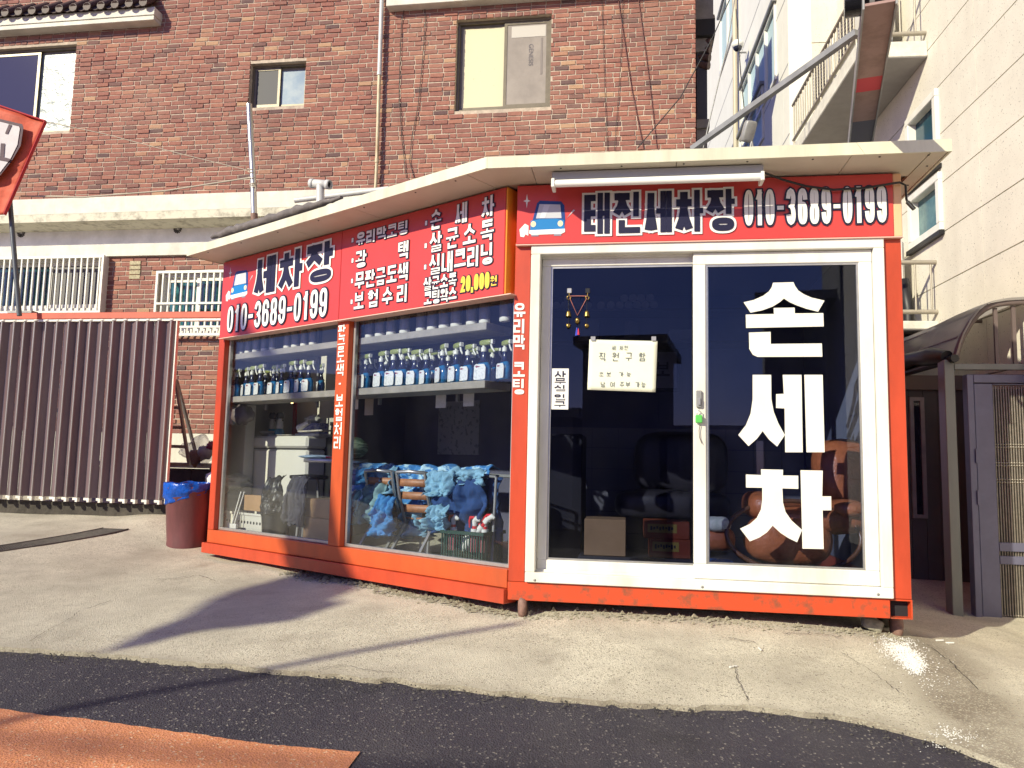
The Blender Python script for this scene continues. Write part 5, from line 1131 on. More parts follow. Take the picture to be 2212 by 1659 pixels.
for k in range(3): a = on(668, 1027, -.40) - V(0, 0, .03); q = V(math.cos(k * 2.1), math.sin(k * 2.1), 0) * .12; MB().tube([a + q * .6, V(*(a + q)[:2], FZ)], .012, 6).build('leg', GALV, st)
simple('towel', 'dark grey towel hanging down from the stool', 'towel', cloth(on(652, 1030, -.20), FL.ex, .20, .38, 3, .06), CLOTHD, thick=.006)
tb = MB(); p = on(597, 1108, -.30)
simple('plastic_tub', 'broken black plastic tub in front of the freezer', 'tub', MB().lathe(V(p[0], p[1], FZ), [(.10, 0), (.12, .26), (.135, .36), (.13, .37), (.115, .28), (.09, .02), (0, .02)], 18), BLACKP)
simple('plastic_tub', 'torn black plastic sheet leaning on the tub', 'sheet', cloth(on(600, 1030, -.22), unit(FL.ex + V(0, 0, .15)), .26, .30, 9, .05), BLACKP, thick=.004)
def crate(name, lab, x0, x1, y0, y1, wv, dp, m, holes=3):
    fr, a, b, w0, w1_, z0, z1 = box_at(x0, x1, y0, y1, wv, dp); z0 = FZ + .001; r = thing(name, lab, 'basket', fr.p((a + b) / 2, (w0 + w1_) / 2, z0))
    mb = MB()
    for (u0, u1, v0, v1) in ((a, b, w1_ - .006, w1_), (a, b, w0, w0 + .006), (a, a + .006, w0 + .007, w1_ - .007), (b - .006, b, w0 + .007, w1_ - .007)): mb.fbox(fr, u0, u1, v0, v1, z0, z1)
    mb.fbox(fr, a + .007, b - .007, w0 + .007, w1_ - .007, z0, z0 + .006); mb.build('shell', m, r)
    MB().fbox(fr, a - .008, b + .008, w1_ + .0005, w1_ + .010, z1 - .016, z1 + .003).fbox(fr, a - .008, b + .008, w0 - .010, w0 - .0005, z1 - .016, z1 + .003).build('rim', m, r)
    mb = MB(); n = max(3, int((b - a) / .045))
    for i in range(n):
        for j in range(holes):
            c = fr.p(a + (b - a) * (i + .5) / n, w1_ + .0004, z0 + (z1 - z0) * (j + .6) / (holes + .6)); mb.lathe(c, [(.013, 0), (.0, .0004)], 12, ax=(fr.ex, fr.ez, fr.ew))
    mb.build('hole', DARK, r); return r
crate('white_basket', 'white plastic basket with round holes behind the left window', 487, 572, 1108, 1150, -.22, .22, mat('white plastic', (.58, .57, .50), .45))
simple('dustpan', 'small white scoop with two thin rods leaning in the left window', 'scoop', MB().fbox(*box_at(489, 509, 1131, 1152, -.13, .02)).tube([on(500, 1135, -.14), on(521, 1062, -.2)], .006, 6).tube([on(506, 1133, -.14), on(528, 1062, -.2)], .005, 6), PAPW)
simple('cardboard_flap', 'cardboard piece standing in front of the black tub', 'cardboard', MB().fbox(*box_at(527, 563, 1070, 1104, -.20, .08)), CARD_, bevel=.003)
def crumple(c, r, seed, sx=1, sy=1, sz=1, n=22, m=14, a=.55):
    mb = MB(); mb.ell(c, r * sx, r * sy, r * sz, n=n, m=m, wob=a, seed=seed); return mb
FILMW = mat('white plastic film', (.55, .55, .50), .35, var=.3, scale=18)
simple('plastic_sheet', 'crumpled white plastic at the left end of the left window', 'plastic sheet', crumple(on(506, 1040, -.35), .13, 2, 1.1, .7, .5), FILMW)
simple('storage_heap', 'dark folded sacks stacked at the left end inside the kiosk', 'sack', crumple(on(510, 1088, -.40), .15, 6, 1, .8, .9, a=.3), mat('dark sack', (.09, .09, .10), .8))
simple('hanging_bag', 'brown plastic bag hanging under the lower shelf in the left window', 'bag', crumple(on(524, 896, -.25), .095, 5, 1.0, .6, .95, a=.35), mat('brown plastic bag', (.16, .13, .13), .35, var=.3, scale=12))
simple('hanging_bag', 'clear bluish plastic bag hanging left of the brown bag', 'bag', crumple(on(501, 899, -.2), .06, 11, .6, .6, 1.3, a=.4), mat('bluish plastic', (.30, .36, .42), .3, var=.3, scale=18))
BLUEB = mat('light blue plastic', (.02, .22, .36), .15)
for i, x in enumerate((588, 604)):
    p = V(*on(x, 930, -.66)[:2], fz + .001); r = thing('cleaner_bottle', ('left' if i == 0 else 'right') + ' one of two dark topped blue bottles on the freezer', 'bottle', p, 'dark topped bottles on the freezer')
    MB().lathe(p, [(.04, 0), (.05, .02), (.045, .05), (.03, .075)], 14).build('body', BLUEB, r); MB().lathe(p, [(.03, .0755), (.035, .10), (.028, .14), (.017, .17)], 12).build('neck', FILMW if i == 0 else PAPW, r); MB().ell(p + V(0, 0, .20), .035, .02, .032, n=10, m=8, e=.6).tube([p + V(0, 0, .165), p + V(.03, 0, .15)], .008, 6).build('spray_head', BLACKP, r)
p = V(*on(575, 938, -.64)[:2], fz + .001); simple('glass_bowl', 'shallow clear bowl on the freezer below the dark topped bottles', 'bowl', MB().lathe(p + V(.03, 0, 0), [(.05, 0), (.09, .03), (.11, .05), (.105, .05), (.085, .03), (.04, .006), (0, .006)], 18), mat('milky bowl', (.42, .42, .38), .25))
tx_ = box_at(645, 690, 904, 927, -.70, .10); tb_ = thing('tissue_box', 'blue patterned tissue box on the freezer with tissue puffing out', 'tissue box', FL.p((tx_[1] + tx_[2]) / 2, -.75, fz))
MB().fbox(FL, tx_[1], tx_[2], tx_[3], tx_[4], fz + .03, fz + .125).build('carton', mat('blue patterned card', (.08, .09, .30), .5, col2=(.42, .42, .55), scale=45, lo=.45, hi=.55, stretch=(1, 1, 2.5)), tb_, bevel=.004); MB().fbox(FL, tx_[1] - .02, tx_[2] + .03, tx_[3], tx_[4] + .02, fz + .001, fz + .029).build('tray', PAPW, tb_)
crumple(FL.p((tx_[1] + tx_[2]) / 2, -.75, fz + .16), .07, 21, 1.1, .6, .6).build('tissue', FILMW, tb_)
simple('paper_stack', 'loose papers and cards on the freezer edge', 'papers', MB().bar(on(655, 935, -.56) + V(0, 0, .01), on(708, 930, -.55) + V(0, 0, -.0), .12, .012).bar(on(590, 941, -.56) + V(0, 0, .004), on(640, 941, -.56) + V(0, 0, .004), .1, .006), mat('mixed paper', (.55, .50, .38), .6, col2=(.15, .15, .18), scale=14))
simple('white_cup', 'white paper cup lying on the freezer beside the tissue box', 'cup', MB().tube([on(645, 925, -.58), on(668, 912, -.58)], [.028, .02], 10), PAPW)
simple('red_cup', 'dark red cup on the freezer behind the tissue box', 'cup', MB().lathe(V(*on(640, 935, -.80)[:2], fz + .001), [(.03, 0), (.04, .09), (.034, .09), (.026, .01), (0, .01)], 12), mat('dark red cup', (.25, .02, .025), .4))
lk = box_at(486, 530, 872, 1000, -.40, .10); simple('locker', 'tall pale locker at the left end inside the kiosk', 'locker', MB().fbox(FL, lk[1], lk[2], lk[3], lk[4], FZ + .001, zs2 - .04), mat('pale locker', (.62, .61, .54), .5, var=.12, scale=4), bevel=.006)  # pale panel added to catch sun where the end wall falls dark
simple('sun_catch_cabinet', 'dark cabinet standing inside left of the notice', 'cabinet', MB().fbox(FF, .12, .36, -1.75, -1.2, FZ + .001, 1.72), mat('black brown cabinet', (.018, .016, .02), .5), bevel=.006)  # dark block added to catch stray sun patches before the tiles
# round table crossing the middle post
tc = on(726, 994, -.38); tb = thing('round_table', 'round aluminium rimmed table inside behind the middle post', 'table', V(tc[0], tc[1], FZ))
MB().lathe(tc, [(.245, -.022), (.255, -.018), (.255, .006), (.245, .010)], 28).build('rim', ALU, tb); MB().lathe(tc, [(.244, .0105), (.0, .0115)], 24).build('table_top', mat('dark table top', (.05, .06, .08), .25), tb); MB().lathe(tc, [(.02, -.6), (.02, -.023)], 10).build('leg', ALU, tb); MB().lathe(V(tc[0], tc[1], FZ), [(.17, .001), (.05, .03), (.02, .06)], 14).build('base', GALV, tb)
simple('folded_cloth', 'pale blue cloth lying on the round table left of the post', 'cloth', crumple(tc + FL.ex * -.14 + FL.ew * .1 + V(0, 0, .022), .10, 31, 1.3, .6, .16, a=.4), mat('pale blue cloth', (.25, .34, .45), .9))
simple('red_folder', 'red folder lying on the round table right of the post', 'folder', MB().bar(tc + FL.ex * .10 + FL.ew * .14 + V(0, 0, .022), tc + FL.ex * .27 + FL.ew * .10 + V(0, 0, .020), .12, .014), mat('red folder', (.42, .02, .04), .5), bevel=.004)
simple('striped_bag', 'dark green striped cloth bag on the table behind the red folder', 'bag', MB().ell(tc + FL.ex * .17 + FL.ew * -.02 + V(0, 0, .10), .13, .09, .09, n=16, m=10), mat('green striped cloth', (.02, .05, .03), .8, col2=(.14, .20, .14), scale=12, lo=.5, hi=.56, stretch=(.6, .6, 4)))
# two slatted chairs with aluminium frames
SLATW = mat('brown chair slat', (.42, .18, .08), .5, var=.35, scale=18)
def chair(pl, pr, lab, dirx, seat=.35):
    r = thing('slatted_chair', lab, 'chair', V(*(pl + pr)[:2] / 2, FZ), 'slatted aluminium chairs'); d = unit(dirx); back = -d
    zt = (pl[2] + pr[2]) / 2; zsit = FZ + seat; pl = V(pl[0], pl[1], zt); pr = V(pr[0], pr[1], zt)
    lo = lambda p: V(*(p + d * .12)[:2], zsit)
    mb = MB(); mb.tube([pl, (pl + pr) / 2 + back * .03 + V(0, 0, .008), pr, pr + d * .12 - V(0, 0, .02), pr + d * .28 - V(0, 0, .03)], .013, 8, flat=1.0); mb.build('top_rail', ALU, r)
    for p in (pl, pr): MB().tube([p, p + d * .045 + V(0, 0, -.17), lo(p), lo(p) + d * .02 + V(0, 0, -.05)], .012, 8).build('upright', ALU, r)
    for k, f in enumerate((.22, .50, .78)):
        a = pl * (1 - f) + lo(pl) * f; b = pr * (1 - f) + lo(pr) * f; hgt = .055
        MB().grid(lambda s, t: a * (1 - s) + b * s + back * (.018 * math.sin(s * math.pi)) + V(0, 0, (t - .5) * hgt), 8, 1).build('slat', SLATW, r, thick=.010)
    for k in range(4): a = lo(pl) + d * (.03 + k * .09); b = lo(pr) + d * (.03 + k * .09); MB().bar(a, b, .06, .012).build('seat_slat', SLATW, r)
    for p in (pl, pr):
        MB().bar(lo(p) + d * .05 - V(0, 0, .012), V(*(p - d * .15)[:2], FZ), .020, .016).build('leg', ALU, r); MB().bar(lo(p) + d * .30 - V(0, 0, .012), V(*(p + d * .42)[:2], FZ), .018, .014).build('leg', ALU, r)
    return r
p1 = atY(857, 1020, 5.60); p2 = p1 + V(.89, -.45, 0) * .245; dch = unit(V(.45, .89, 0))
chair(p1, p2, 'brown slatted chair in the middle of the middle window', dch)
off = FL.ex * -.37 + FL.ew * -.02
chair(p1 + off, p2 + off, 'brown slatted chair beside the middle post, half covered in blue cloths', dch)
# blue microfibre cloths heaped over rack and chairs
BCL = [mat('blue cloth', (.05, .22, .50), .9, var=.35, scale=14), mat('pale blue cloth rag', (.24, .46, .62), .9, var=.35, scale=14), mat('deep blue cloth', (.018, .06, .19), .9, var=.3, scale=14), mat('greenish pale cloth', (.24, .40, .42), .9, var=.35, scale=16)]
rack = thing('drying_rack', 'dark folding rack loaded with blue cloths behind the middle window', 'rack', V(*on(1000, 1150, -.5)[:2], FZ))
ra_ = on(935, 1022, -.42); rb_ = on(1072, 1030, -.36)
for k, wv in enumerate((0, -.16, -.32)): MB().tube([ra_ + FL.ew * wv, rb_ + FL.ew * wv], .010, 6).build('rail', GALV, rack)
for p in (ra_, rb_):
    for wv in (.0, -.32): MB().tube([p + FL.ew * wv, V(*(p + FL.ew * (-.16 - wv * 0 + (wv + .16) * 1.2))[:2], FZ)], .011, 6).build('leg', GALV, rack)
ci = 0
def rag(x, y, wv, wd, ht, k, lab, dep=.07, fl=.2, top=True):
    global ci; ci += 1
    o = cloth(on(x, y, wv), FL.ex, wd, ht, 40 + ci, dep, flare=fl); 
    tag(o.build('cleaning_cloth', BCL[k], thick=.004), lab, 'cloth', 'blue cloths heaped behind the middle window')
RAGS = [(1005, 1024, -.36, .42, .40, 2, 'wide deep blue cloth hanging over the right half of the rack', .10), (1050, 1024, -.30, .14, .24, 0, 'small blue cloth hanging at the right end of the rack top', .05), (1058, 1030, -.44, .25, .44, 2, 'deep blue shirt-like cloth at the far right of the heap', .07),
 (960, 1018, -.33, .22, .17, 1, 'pale blue cloth folded over the rack above the deep blue one', .06), (1018, 1014, -.36, .30, .10, 1, 'pale ruffled cloth along the top right of the heap', .05), (920, 1010, -.56, .26, .14, 3, 'greenish pale cloth along the top behind the middle chair', .06), (845, 1008, -.42, .16, .20, 1, 'pale cloth with a pointed tip left of the middle chair', .07),
 (885, 1072, -.52, .20, .26, 0, 'blue cloth bunched under the back of the middle chair', .08), (905, 1088, -.50, .18, .24, 1, 'pale blue cloth trailing below the middle chair', .09), (945, 1075, -.26, .17, .24, 0, 'bright blue cloth right of the middle chair back', .08), (955, 1092, -.22, .16, .16, 1, 'pale blue cloth spilling above the green basket', .08),
 (815, 1045, -.32, .20, .30, 3, 'greenish ragged cloth between the two chairs', .10), (838, 1072, -.26, .16, .28, 0, 'blue cloth hanging low between the chairs', .09), (785, 1025, -.34, .18, .32, 2, 'dark blue cloth behind the chair at the post', .07), (772, 1062, -.22, .11, .24, 1, 'pale cloth at the middle post below the chair back', .07), (800, 1082, -.24, .13, .14, 3, 'small pale cloth hanging under the chair at the post', .07), (868, 1018, -.52, .20, .09, 1, 'pale cloth pulled over the top rail of the middle chair', .05), (800, 1012, -.38, .20, .12, 0, 'blue cloth lying over the chair rail by the post', .06)]
RAGS += [(835, 1030, -.62, .50, .36, 0, 'wide blue cloth filling the back of the heap left of the middle chair', .09), (925, 1040, -.60, .45, .34, 2, 'wide dark blue cloth filling the back of the heap behind the middle chair', .08), (980, 1050, -.40, .24, .30, 0, 'blue cloth hanging in front of the rack middle', .07), (1000, 1090, -.34, .20, .20, 1, 'pale cloth dangling low in front of the rack', .08)]
ua_, ub_ = FL.px(768, 1040, -.50)[0], FL.px(1070, 1040, -.50)[0]; zt_h = FL.px(950, 1012, -.50)[1]
def heap(s, t):                                        # one long crumpled mass thrown over rack and chair backs
    u = ua_ + (ub_ - ua_) * s; lo_ = .30 + .10 * noise.noise(Vector((s * 9, 2, 0))) + .05 * noise.noise(Vector((s * 31, 2, 0))); tt = max(0, t - .22) / .78
    r = 0; a_ = 1.0
    for k in range(4):
        q = 5.5 * 2 ** k; r += a_ * (.5 - abs(noise.noise(Vector((s * q * 1.5, t * q * .55, 3.3 * k))))); a_ *= .55
    wv = -.47 + .12 * (r - .4) + (.10 * (t / .22) - .10 if t < .22 else .02 * tt)
    z = zt_h + .03 * noise.noise(Vector((s * 14, t * 4, 7))) + (.02 * math.sin(t / .22 * 3.1) if t < .22 else -lo_ * tt)
    return FL.p(u, wv, z)
HM = mat('mixed blue cloths', (.045, .20, .48), .9, col2=(.42, .62, .72), scale=11, lo=.50, hi=.56)
tag(MB().grid(heap, 120, 60).build('cloth_heap', HM, thick=.004), 'long crumpled heap of blue cloths over the rack behind the middle window', 'cloth heap', kind='thing')
RAGS = [r for i, r in enumerate(RAGS) if i in (0, 2, 3, 4, 5, 6, 8, 10, 11, 12, 14, 17)]
for a in RAGS: rag(*a[:7], dep=a[7] * 1.4)
# green basket with red and white spray heads
gbk = mat('dark green plastic', (.012, .05, .035), .45); pb0 = on(1012, 1172, -.24); ga = unit(V(.86, -.50, 0)); gb = unit(V(.50, .86, 0)); hx, hy = .165, .13; hz = FL.px(1012, 1148, -.22)[1] - FZ
cen = V(pb0[0] + .02, pb0[1] + .10, FZ); gk = thing('green_basket', 'dark green slotted plastic basket at the foot of the middle window', 'basket', cen)
fg_ = Frame(cen * V(1, 1, 0), ga)
mb = MB()
for (u0, u1, v0, v1) in ((-hx - .012, hx + .012, hy - .006, hy + .014), (-hx - .012, hx + .012, -hy - .014, -hy + .006), (-hx - .012, -hx + .006, -hy + .0065, hy - .0065), (hx - .006, hx + .012, -hy + .0065, hy - .0065)): mb.fbox(fg_, u0, u1, v0, v1, cen[2] + hz - .022, cen[2] + hz)
mb.build('rim', gbk, gk)
mb = MB(); mb.fbox(fg_, -hx + .02, hx - .02, -hy + .02, hy - .02, cen[2] + .001, cen[2] + .008)
for (u0, u1, v0, v1) in ((-hx + .002, hx - .002, hy - .006, hy), (-hx + .002, hx - .002, -hy, -hy + .006), (-hx, -hx + .006, -hy + .0065, hy - .0065), (hx - .006, hx, -hy + .0065, hy - .0065)): mb.fbox(fg_, u0, u1, v0, v1, cen[2] + .002, cen[2] + .045)
mb.build('tray', gbk, gk)
for k in range(17):
    u = -hx + .006 + (2 * hx - .012) * k / 16
    for v in (hy - .004, -hy + .001): MB().fbox(fg_, u - .0045, u + .0045, v - .0005, v + .0035, cen[2] + .045, cen[2] + hz - .022).build('bar', gbk, gk)
for k in range(13):
    v = -hy + .012 + (2 * hy - .024) * k / 12
    for u in (-hx + .001, hx - .005): MB().fbox(fg_, u, u + .004, v - .0045, v + .0045, cen[2] + .045, cen[2] + hz - .022).build('bar', gbk, gk)
REDP = mat('red plastic', (.55, .02, .03), .35); PINKL = mat('pink liquid bottle', (.50, .16, .18), .25)
def sprayer(u, v, lean, label, zoff=0):
    p = fg_.p(u, v, cen[2] + hz - .135 + zoff); r = thing('trigger_bottle', label, 'spray bottle', p, 'red and white spray bottles in the basket')
    L = lambda q: V(*p) + (fg_.ex * (q[0] + lean * q[2]) + fg_.ew * q[1] + V(0, 0, q[2]))
    MB().tube([L((0, 0, 0)), L((0, 0, .10)), L((0, 0, .125))], [.034, .034, .018], 12).build('bottle', PINKL if abs(lean) < .2 else PAPW, r)
    MB().tube([L((0, 0, .1255)), L((0, 0, .15))], .024, 12).build('collar', PAPW, r); MB().tube([L((0, 0, .1505)), L((0, 0, .168))], .016, 10).build('band', REDP, r)
    MB().tube([L((0, 0, .1685)), L((0, 0, .20)), L((.012, 0, .215)), L((.042, 0, .205))], [.014, .018, .021, .009], 8).build('spray_head', PAPW, r)
    MB().tube([L((.0, 0, .225)), L((-.032, 0, .222)), L((-.040, 0, .20)), L((-.038, 0, .155))], [.010, .012, .008, .005], 6).build('trigger', REDP, r)
for i, (u, v, le) in enumerate(((-.115, .06, .0), (-.075, .0, .55), (-.02, .055, .9), (.005, .0, 0), (.06, .07, 0), (.085, -.02, 0), (.13, .05, 0))): sprayer(u, v, le, f'{ORD[i]} red and white spray head from the left in the green basket', .02 if le > .6 else 0)
# pinned papers and lamp bulb on the inner walls
for i, (x, y, wd, ht, m, lab) in enumerate(((768, 868, .06, .06, PAPW, 'small pale note nearest the middle post'), (797, 872, .10, .09, mat('tan note', (.36, .28, .22), .7), 'tan note under the shelf'), (952, 860, .10, .07, PAPW, 'grey note under the shelf right of the middle'), (1012, 856, .10, .07, PAPW, 'grey note near the corner post'))):
    u, z = FL.px(x, y, -.366); simple('pinned_note', lab, 'note', MB().fbox(FL, u - wd / 2, u + wd / 2, -.370, -.367, z - ht, zs2 - .02), m)
u, z = FL.px(990, 915, -1.88); simple('wall_calendar', 'large pale wall calendar on the dark back wall', 'calendar', MB().fbox(FL, u - .28, u + .26, -1.898, -1.89, z - .3, z + .22), mat('calendar sheet', (.28, .28, .28), .7, col2=(.14, .14, .16), scale=22, lo=.55, hi=.6))
bl = on(631, 868, -.8); bu = thing('bulb', 'tiny warm lit bulb under the shelf of the left window', 'bulb', bl)
em = bpy.data.materials.new('warm lit bulb'); em.use_nodes = True; em.node_tree.nodes['Principled BSDF'].inputs['Emission Color'].default_value = (1, .62, .2, 1); em.node_tree.nodes['Principled BSDF'].inputs['Emission Strength'].default_value = 6
MB().ell(bl, .016, .016, .018, n=10, m=8).build('globe', em, bu); MB().tube([bl + V(0, 0, .02), V(bl[0], bl[1], 2.99)], .004, 5).build('cord', RUBBER, bu)
# seen through the door: tiled dado, wall shelf with rolls, boxes, sofa, armchair
TILEW = mat('grey wall tile', (.21, .20, .20), .25, var=.1, scale=4); wb = -2.249
zt0 = FF.px(1320, 924, wb)[1]; k = 0
z = FZ
while z < zt0 - .02:
    u = uBB + .02; h = min(.182, zt0 - z)
    while u < 2.16:
        MB().fbox(FF, u, min(u + .226, 2.17), wb, wb + .008, z + .0015, z + h - .0015).build('tile', TILEW, kiosk); u += .229
    z += .184
zsh = FF.px(1320, 668, -1.95)[1]; zsh2 = FF.px(1320, 737, -1.95)[1]
for z in (zsh, zsh2): MB().fbox(FF, uBB + .02, 1.75, -2.24, -1.93, z - .02, z).build('wall_shelf', mat('dark wood shelf', (.05, .045, .05), .5) if z == zsh else bpy.data.materials['dark wood shelf'], kiosk)
ROLL = mat('white paper roll', (.30, .29, .28), .7); used_ = None
rolls = [(300, 0), (400, 0), (505, 0), (600, 0), (705, 0), (875, 0), (1005, 0), (1120, 0), (1235, 0), (1340, 0), (1450, 0), (1560, 0), (445, 1), (555, 1), (1180, 1), (1290, 1), (1395, 1), (1515, 1)]
for i, (x, lv) in enumerate(rolls):
    X, _ = z6(x, 300); u = FF.px(X, 660, -1.95)[0]; c = FF.p(u, -1.95, zsh + .036 + lv * .062)
    if used_ is None: used_ = MB().tube([c, c - FF.ew * .22], .035, 14).build('paper_roll', ROLL); o = used_
    else:
        o = used_.copy(); COL.objects.link(o); o.location = (c - FF.ew * .11 + V(0, 0, -.035)).tolist()
    tag(o, f'{ORD[i if lv == 0 else i - 12]} white paper roll from the left in the {"lower" if lv == 0 else "upper"} row on the wall shelf', 'paper roll', 'paper rolls on the wall shelf')
bk = [(1180, .05, .17), (1240, .06, .175), (1300, .05, .16)]
for i, (x, wd, ht) in enumerate(bk):
    X, _ = z6(x, 600); u = FF.px(X, 715, -1.96)[0]; simple('file_binder', f'{ORD[i]} grey binder from the left standing on the lower wall shelf', 'binder', MB().fbox(FF, u, u + wd * .8, -2.15, -1.95, zsh2 + .001, zsh2 + ht), mat('grey binder' + str(i), (.11, .11, .13), .6), 'binders on the wall shelf', bevel=.003)
X0, X1 = z6(585, 0)[0], z6(850, 0)[0]; ua, ub = FF.px(X0, 715, -1.96)[0], FF.px(X1, 715, -1.96)[0]; simple('carton', 'pale carton on the lower wall shelf behind the chime', 'box', MB().fbox(FF, ua, ub, -2.15, -1.95, zsh2 + .001, zsh2 + .19), mat('grey carton', (.16, .145, .15), .7), bevel=.004)
X0, X1 = z6(1755, 0)[0], z6(2100, 0)[0]; ua, ub = FF.px(X0, 715, -1.96)[0], FF.px(X1, 715, -1.96)[0]; simple('white_box', 'long pale box at the right end of the lower wall shelf', 'box', MB().fbox(FF, ua, ub, -2.15, -1.95, zsh2 + .001, zsh2 + .10), mat('pale carton', (.22, .21, .22), .6), bevel=.004)
pf0 = FF.px(1400, 760, -2.2); pf1 = FF.px(1462, 838, -2.2); pf = thing('framed_picture', 'framed brush lettering on the back wall behind the notice', 'picture', FF.p((pf0[0] + pf1[0]) / 2, -2.22, pf1[1]))
MB().fbox(FF, pf0[0] - .03, pf1[0] + .03, -2.245, -2.215, pf1[1] - .03, pf0[1] + .03).build('frame', BLACKP, pf, bevel=.004); MB().fbox(FF, pf0[0], pf1[0], -2.214, -2.211, pf1[1], pf0[1]).build('sheet', mat('grey picture sheet', (.24, .24, .26), .6), pf)
um2 = pf1[0] - .12; text(FF, '보', (um2 - .06, um2 + .06, (pf0[1] + pf1[1]) / 2 - .06, (pf0[1] + pf1[1]) / 2 + .07), -2.209, .02, NAVY, pf)
bx = box_at(1262, 1352, 1122, 1201, -1.0, .3, FF); z0_ = bx[5]
plat = simple('low_platform', 'low dark platform across the kiosk floor behind the door', 'platform', MB().fbox(FF, .35, 1.5, -1.6, -.95, FZ + .001, z0_ - .002), mat('dark grey platform', (.045, .045, .055), .5), bevel=.01)
simple('cardboard_box', 'brown taped cardboard box behind the left door pane', 'box', MB().fbox(FF, bx[1], bx[2], bx[3], bx[4], z0_, bx[6]), CARD_, 'cardboard boxes', bevel=.004)
OB = mat('orange carton', (.36, .07, .02), .6, var=.2, scale=8); YL = mat('yellow carton label', (.42, .30, .05), .6)
b1 = box_at(1402, 1492, 1165, 1201, -1.02, .28, FF); b2 = box_at(1391, 1490, 1127, 1163, -1.02, .28, FF)
for (b_, za, lab) in ((b1, z0_, 'lower orange carton with a yellow label behind the left door pane'), (b2, b1[6] + .002, 'upper orange carton with a yellow label behind the left door pane')):
    o = tag(MB().fbox(FF, b_[1], b_[2], b_[3], b_[4], za, b_[6]).build('orange_carton', OB, bevel=.004), lab, 'box', 'orange cartons'); uw = b_[2] - b_[1]; hz_ = b_[6] - za
    MB().fbox(FF, b_[1] + uw * .08, b_[1] + uw * .72, b_[4] + .0005, b_[4] + .002, za + hz_ * .35, za + hz_ * .85).build('carton_label', YL, o)
    mb = MB()
    for j in range(8): a = b_[1] + uw * (.14 + j * .065); mb.fbox(FF, a, a + uw * .045, b_[4] + .0022, b_[4] + .003, za + hz_ * (.48 + .05 * (j % 3)), za + hz_ * (.72 - .04 * (j % 2)))
    mb.build('label_print', NAVY, o)
SOFA = mat('dark leather sofa', (.045, .04, .045), .4, var=.3, scale=12)
sf = thing('sofa', 'dark leather sofa against the tiles behind the left door pane', 'sofa', FF.p(1.35, -1.9, z0_))
a = on(1470, 1000, -1.9, FF); MB().ell(a, .38, .16, .26, ax=(FF.ex, -FF.ew, V(0, 0, 1)), n=20, m=12, e=.55).build('backrest', SOFA, sf); a = on(1450, 1090, -1.75, FF); MB().ell(a, .45, .25, .12, ax=(FF.ex, -FF.ew, V(0, 0, 1)), n=20, m=12, e=.5).build('seat', SOFA, sf)
# brown leather armchair with rattan hoop
LEA = mat('brown leather', (.42, .125, .045), .38, var=.35, scale=9, bump=.004, bscale=45); RAT = mat('dark rattan cane', (.13, .055, .025), .35, var=.4, scale=30)
acx = on(1722, 1150, -.62, FF); ac = thing('leather_armchair', 'brown leather armchair with a round rattan hoop behind the right door pane', 'armchair', V(acx[0], acx[1], FZ))
ax_ = (FF.ex, -FF.ew, V(0, 0, 1))
MB().ell(on(1830, 1030, -.75, FF), .22, .16, .25, ax=(unit(FF.ex - FF.ew * .3), unit(-FF.ew - FF.ex * .3), unit(V(-.1, .15, 1))), n=26, m=16, e=.8, wob=.06, seed=2).build('backrest', LEA, ac)
MB().ell(on(1750, 1120, -.55, FF), .33, .28, .09, ax=ax_, n=26, m=14, e=.7, wob=.06, seed=3).build('seat', LEA, ac)
MB().ell(on(1640, 1090, -.48, FF), .10, .22, .085, ax=ax_, n=20, m=12, e=.75).build('armrest', LEA, ac); MB().ell(on(1825, 1098, -.42, FF), .10, .18, .055, ax=ax_, n=20, m=12, e=.75).build('armrest', LEA, ac)
MB().ell(on(1700, 1165, -.36, FF), .26, .12, .155, ax=ax_, n=26, m=14, e=.8, wob=.05, seed=9).build('front_cushion', LEA, ac)
hc = on(1718, 1160, -.22, FF); hp = []
for k in range(40):
    an = 2 * math.pi * k / 40; hp.append(hc + FF.ex * .385 * math.cos(an) + V(0, 0, .205 * math.sin(an)) - FF.ew * (.10 * math.cos(an) ** 2 * 0 + .13 * (math.sin(an) * .5 + .5)))
MB().tube(hp, .014, 8, closed=True).build('hoop', RAT, ac)
for q in (on(1640, 1226, -.28, FF), on(1820, 1222, -.45, FF)): MB().tube([V(q[0], q[1], FZ), V(q[0], q[1], FZ + .10)], .018, 8).build('leg', RAT, ac)
simple('lace_cushion', 'pale green cushion with white lace edge left of the armchair', 'cushion', MB().ell(on(1548, 1132, -.35, FF), .085, .08, .045, ax=ax_, n=18, m=10, e=.7, wob=.15), mat('pale green cloth', (.40, .43, .33), .9, col2=(.62, .60, .50), scale=25))
simple('leather_pouf', 'small brown leather stool under the pale cushion', 'stool', MB().ell(on(1545, 1163, -.42, FF), .12, .12, .075, ax=ax_, n=18, m=12, e=.7), LEA)
simple('blue_bag', 'blue plastic bag on the floor inside the right door pane', 'bag', crumple(on(1550, 1222, -.20, FF), .085, 12, 1.2, .7, .45), mat('blue plastic bag', (.015, .08, .22), .3))
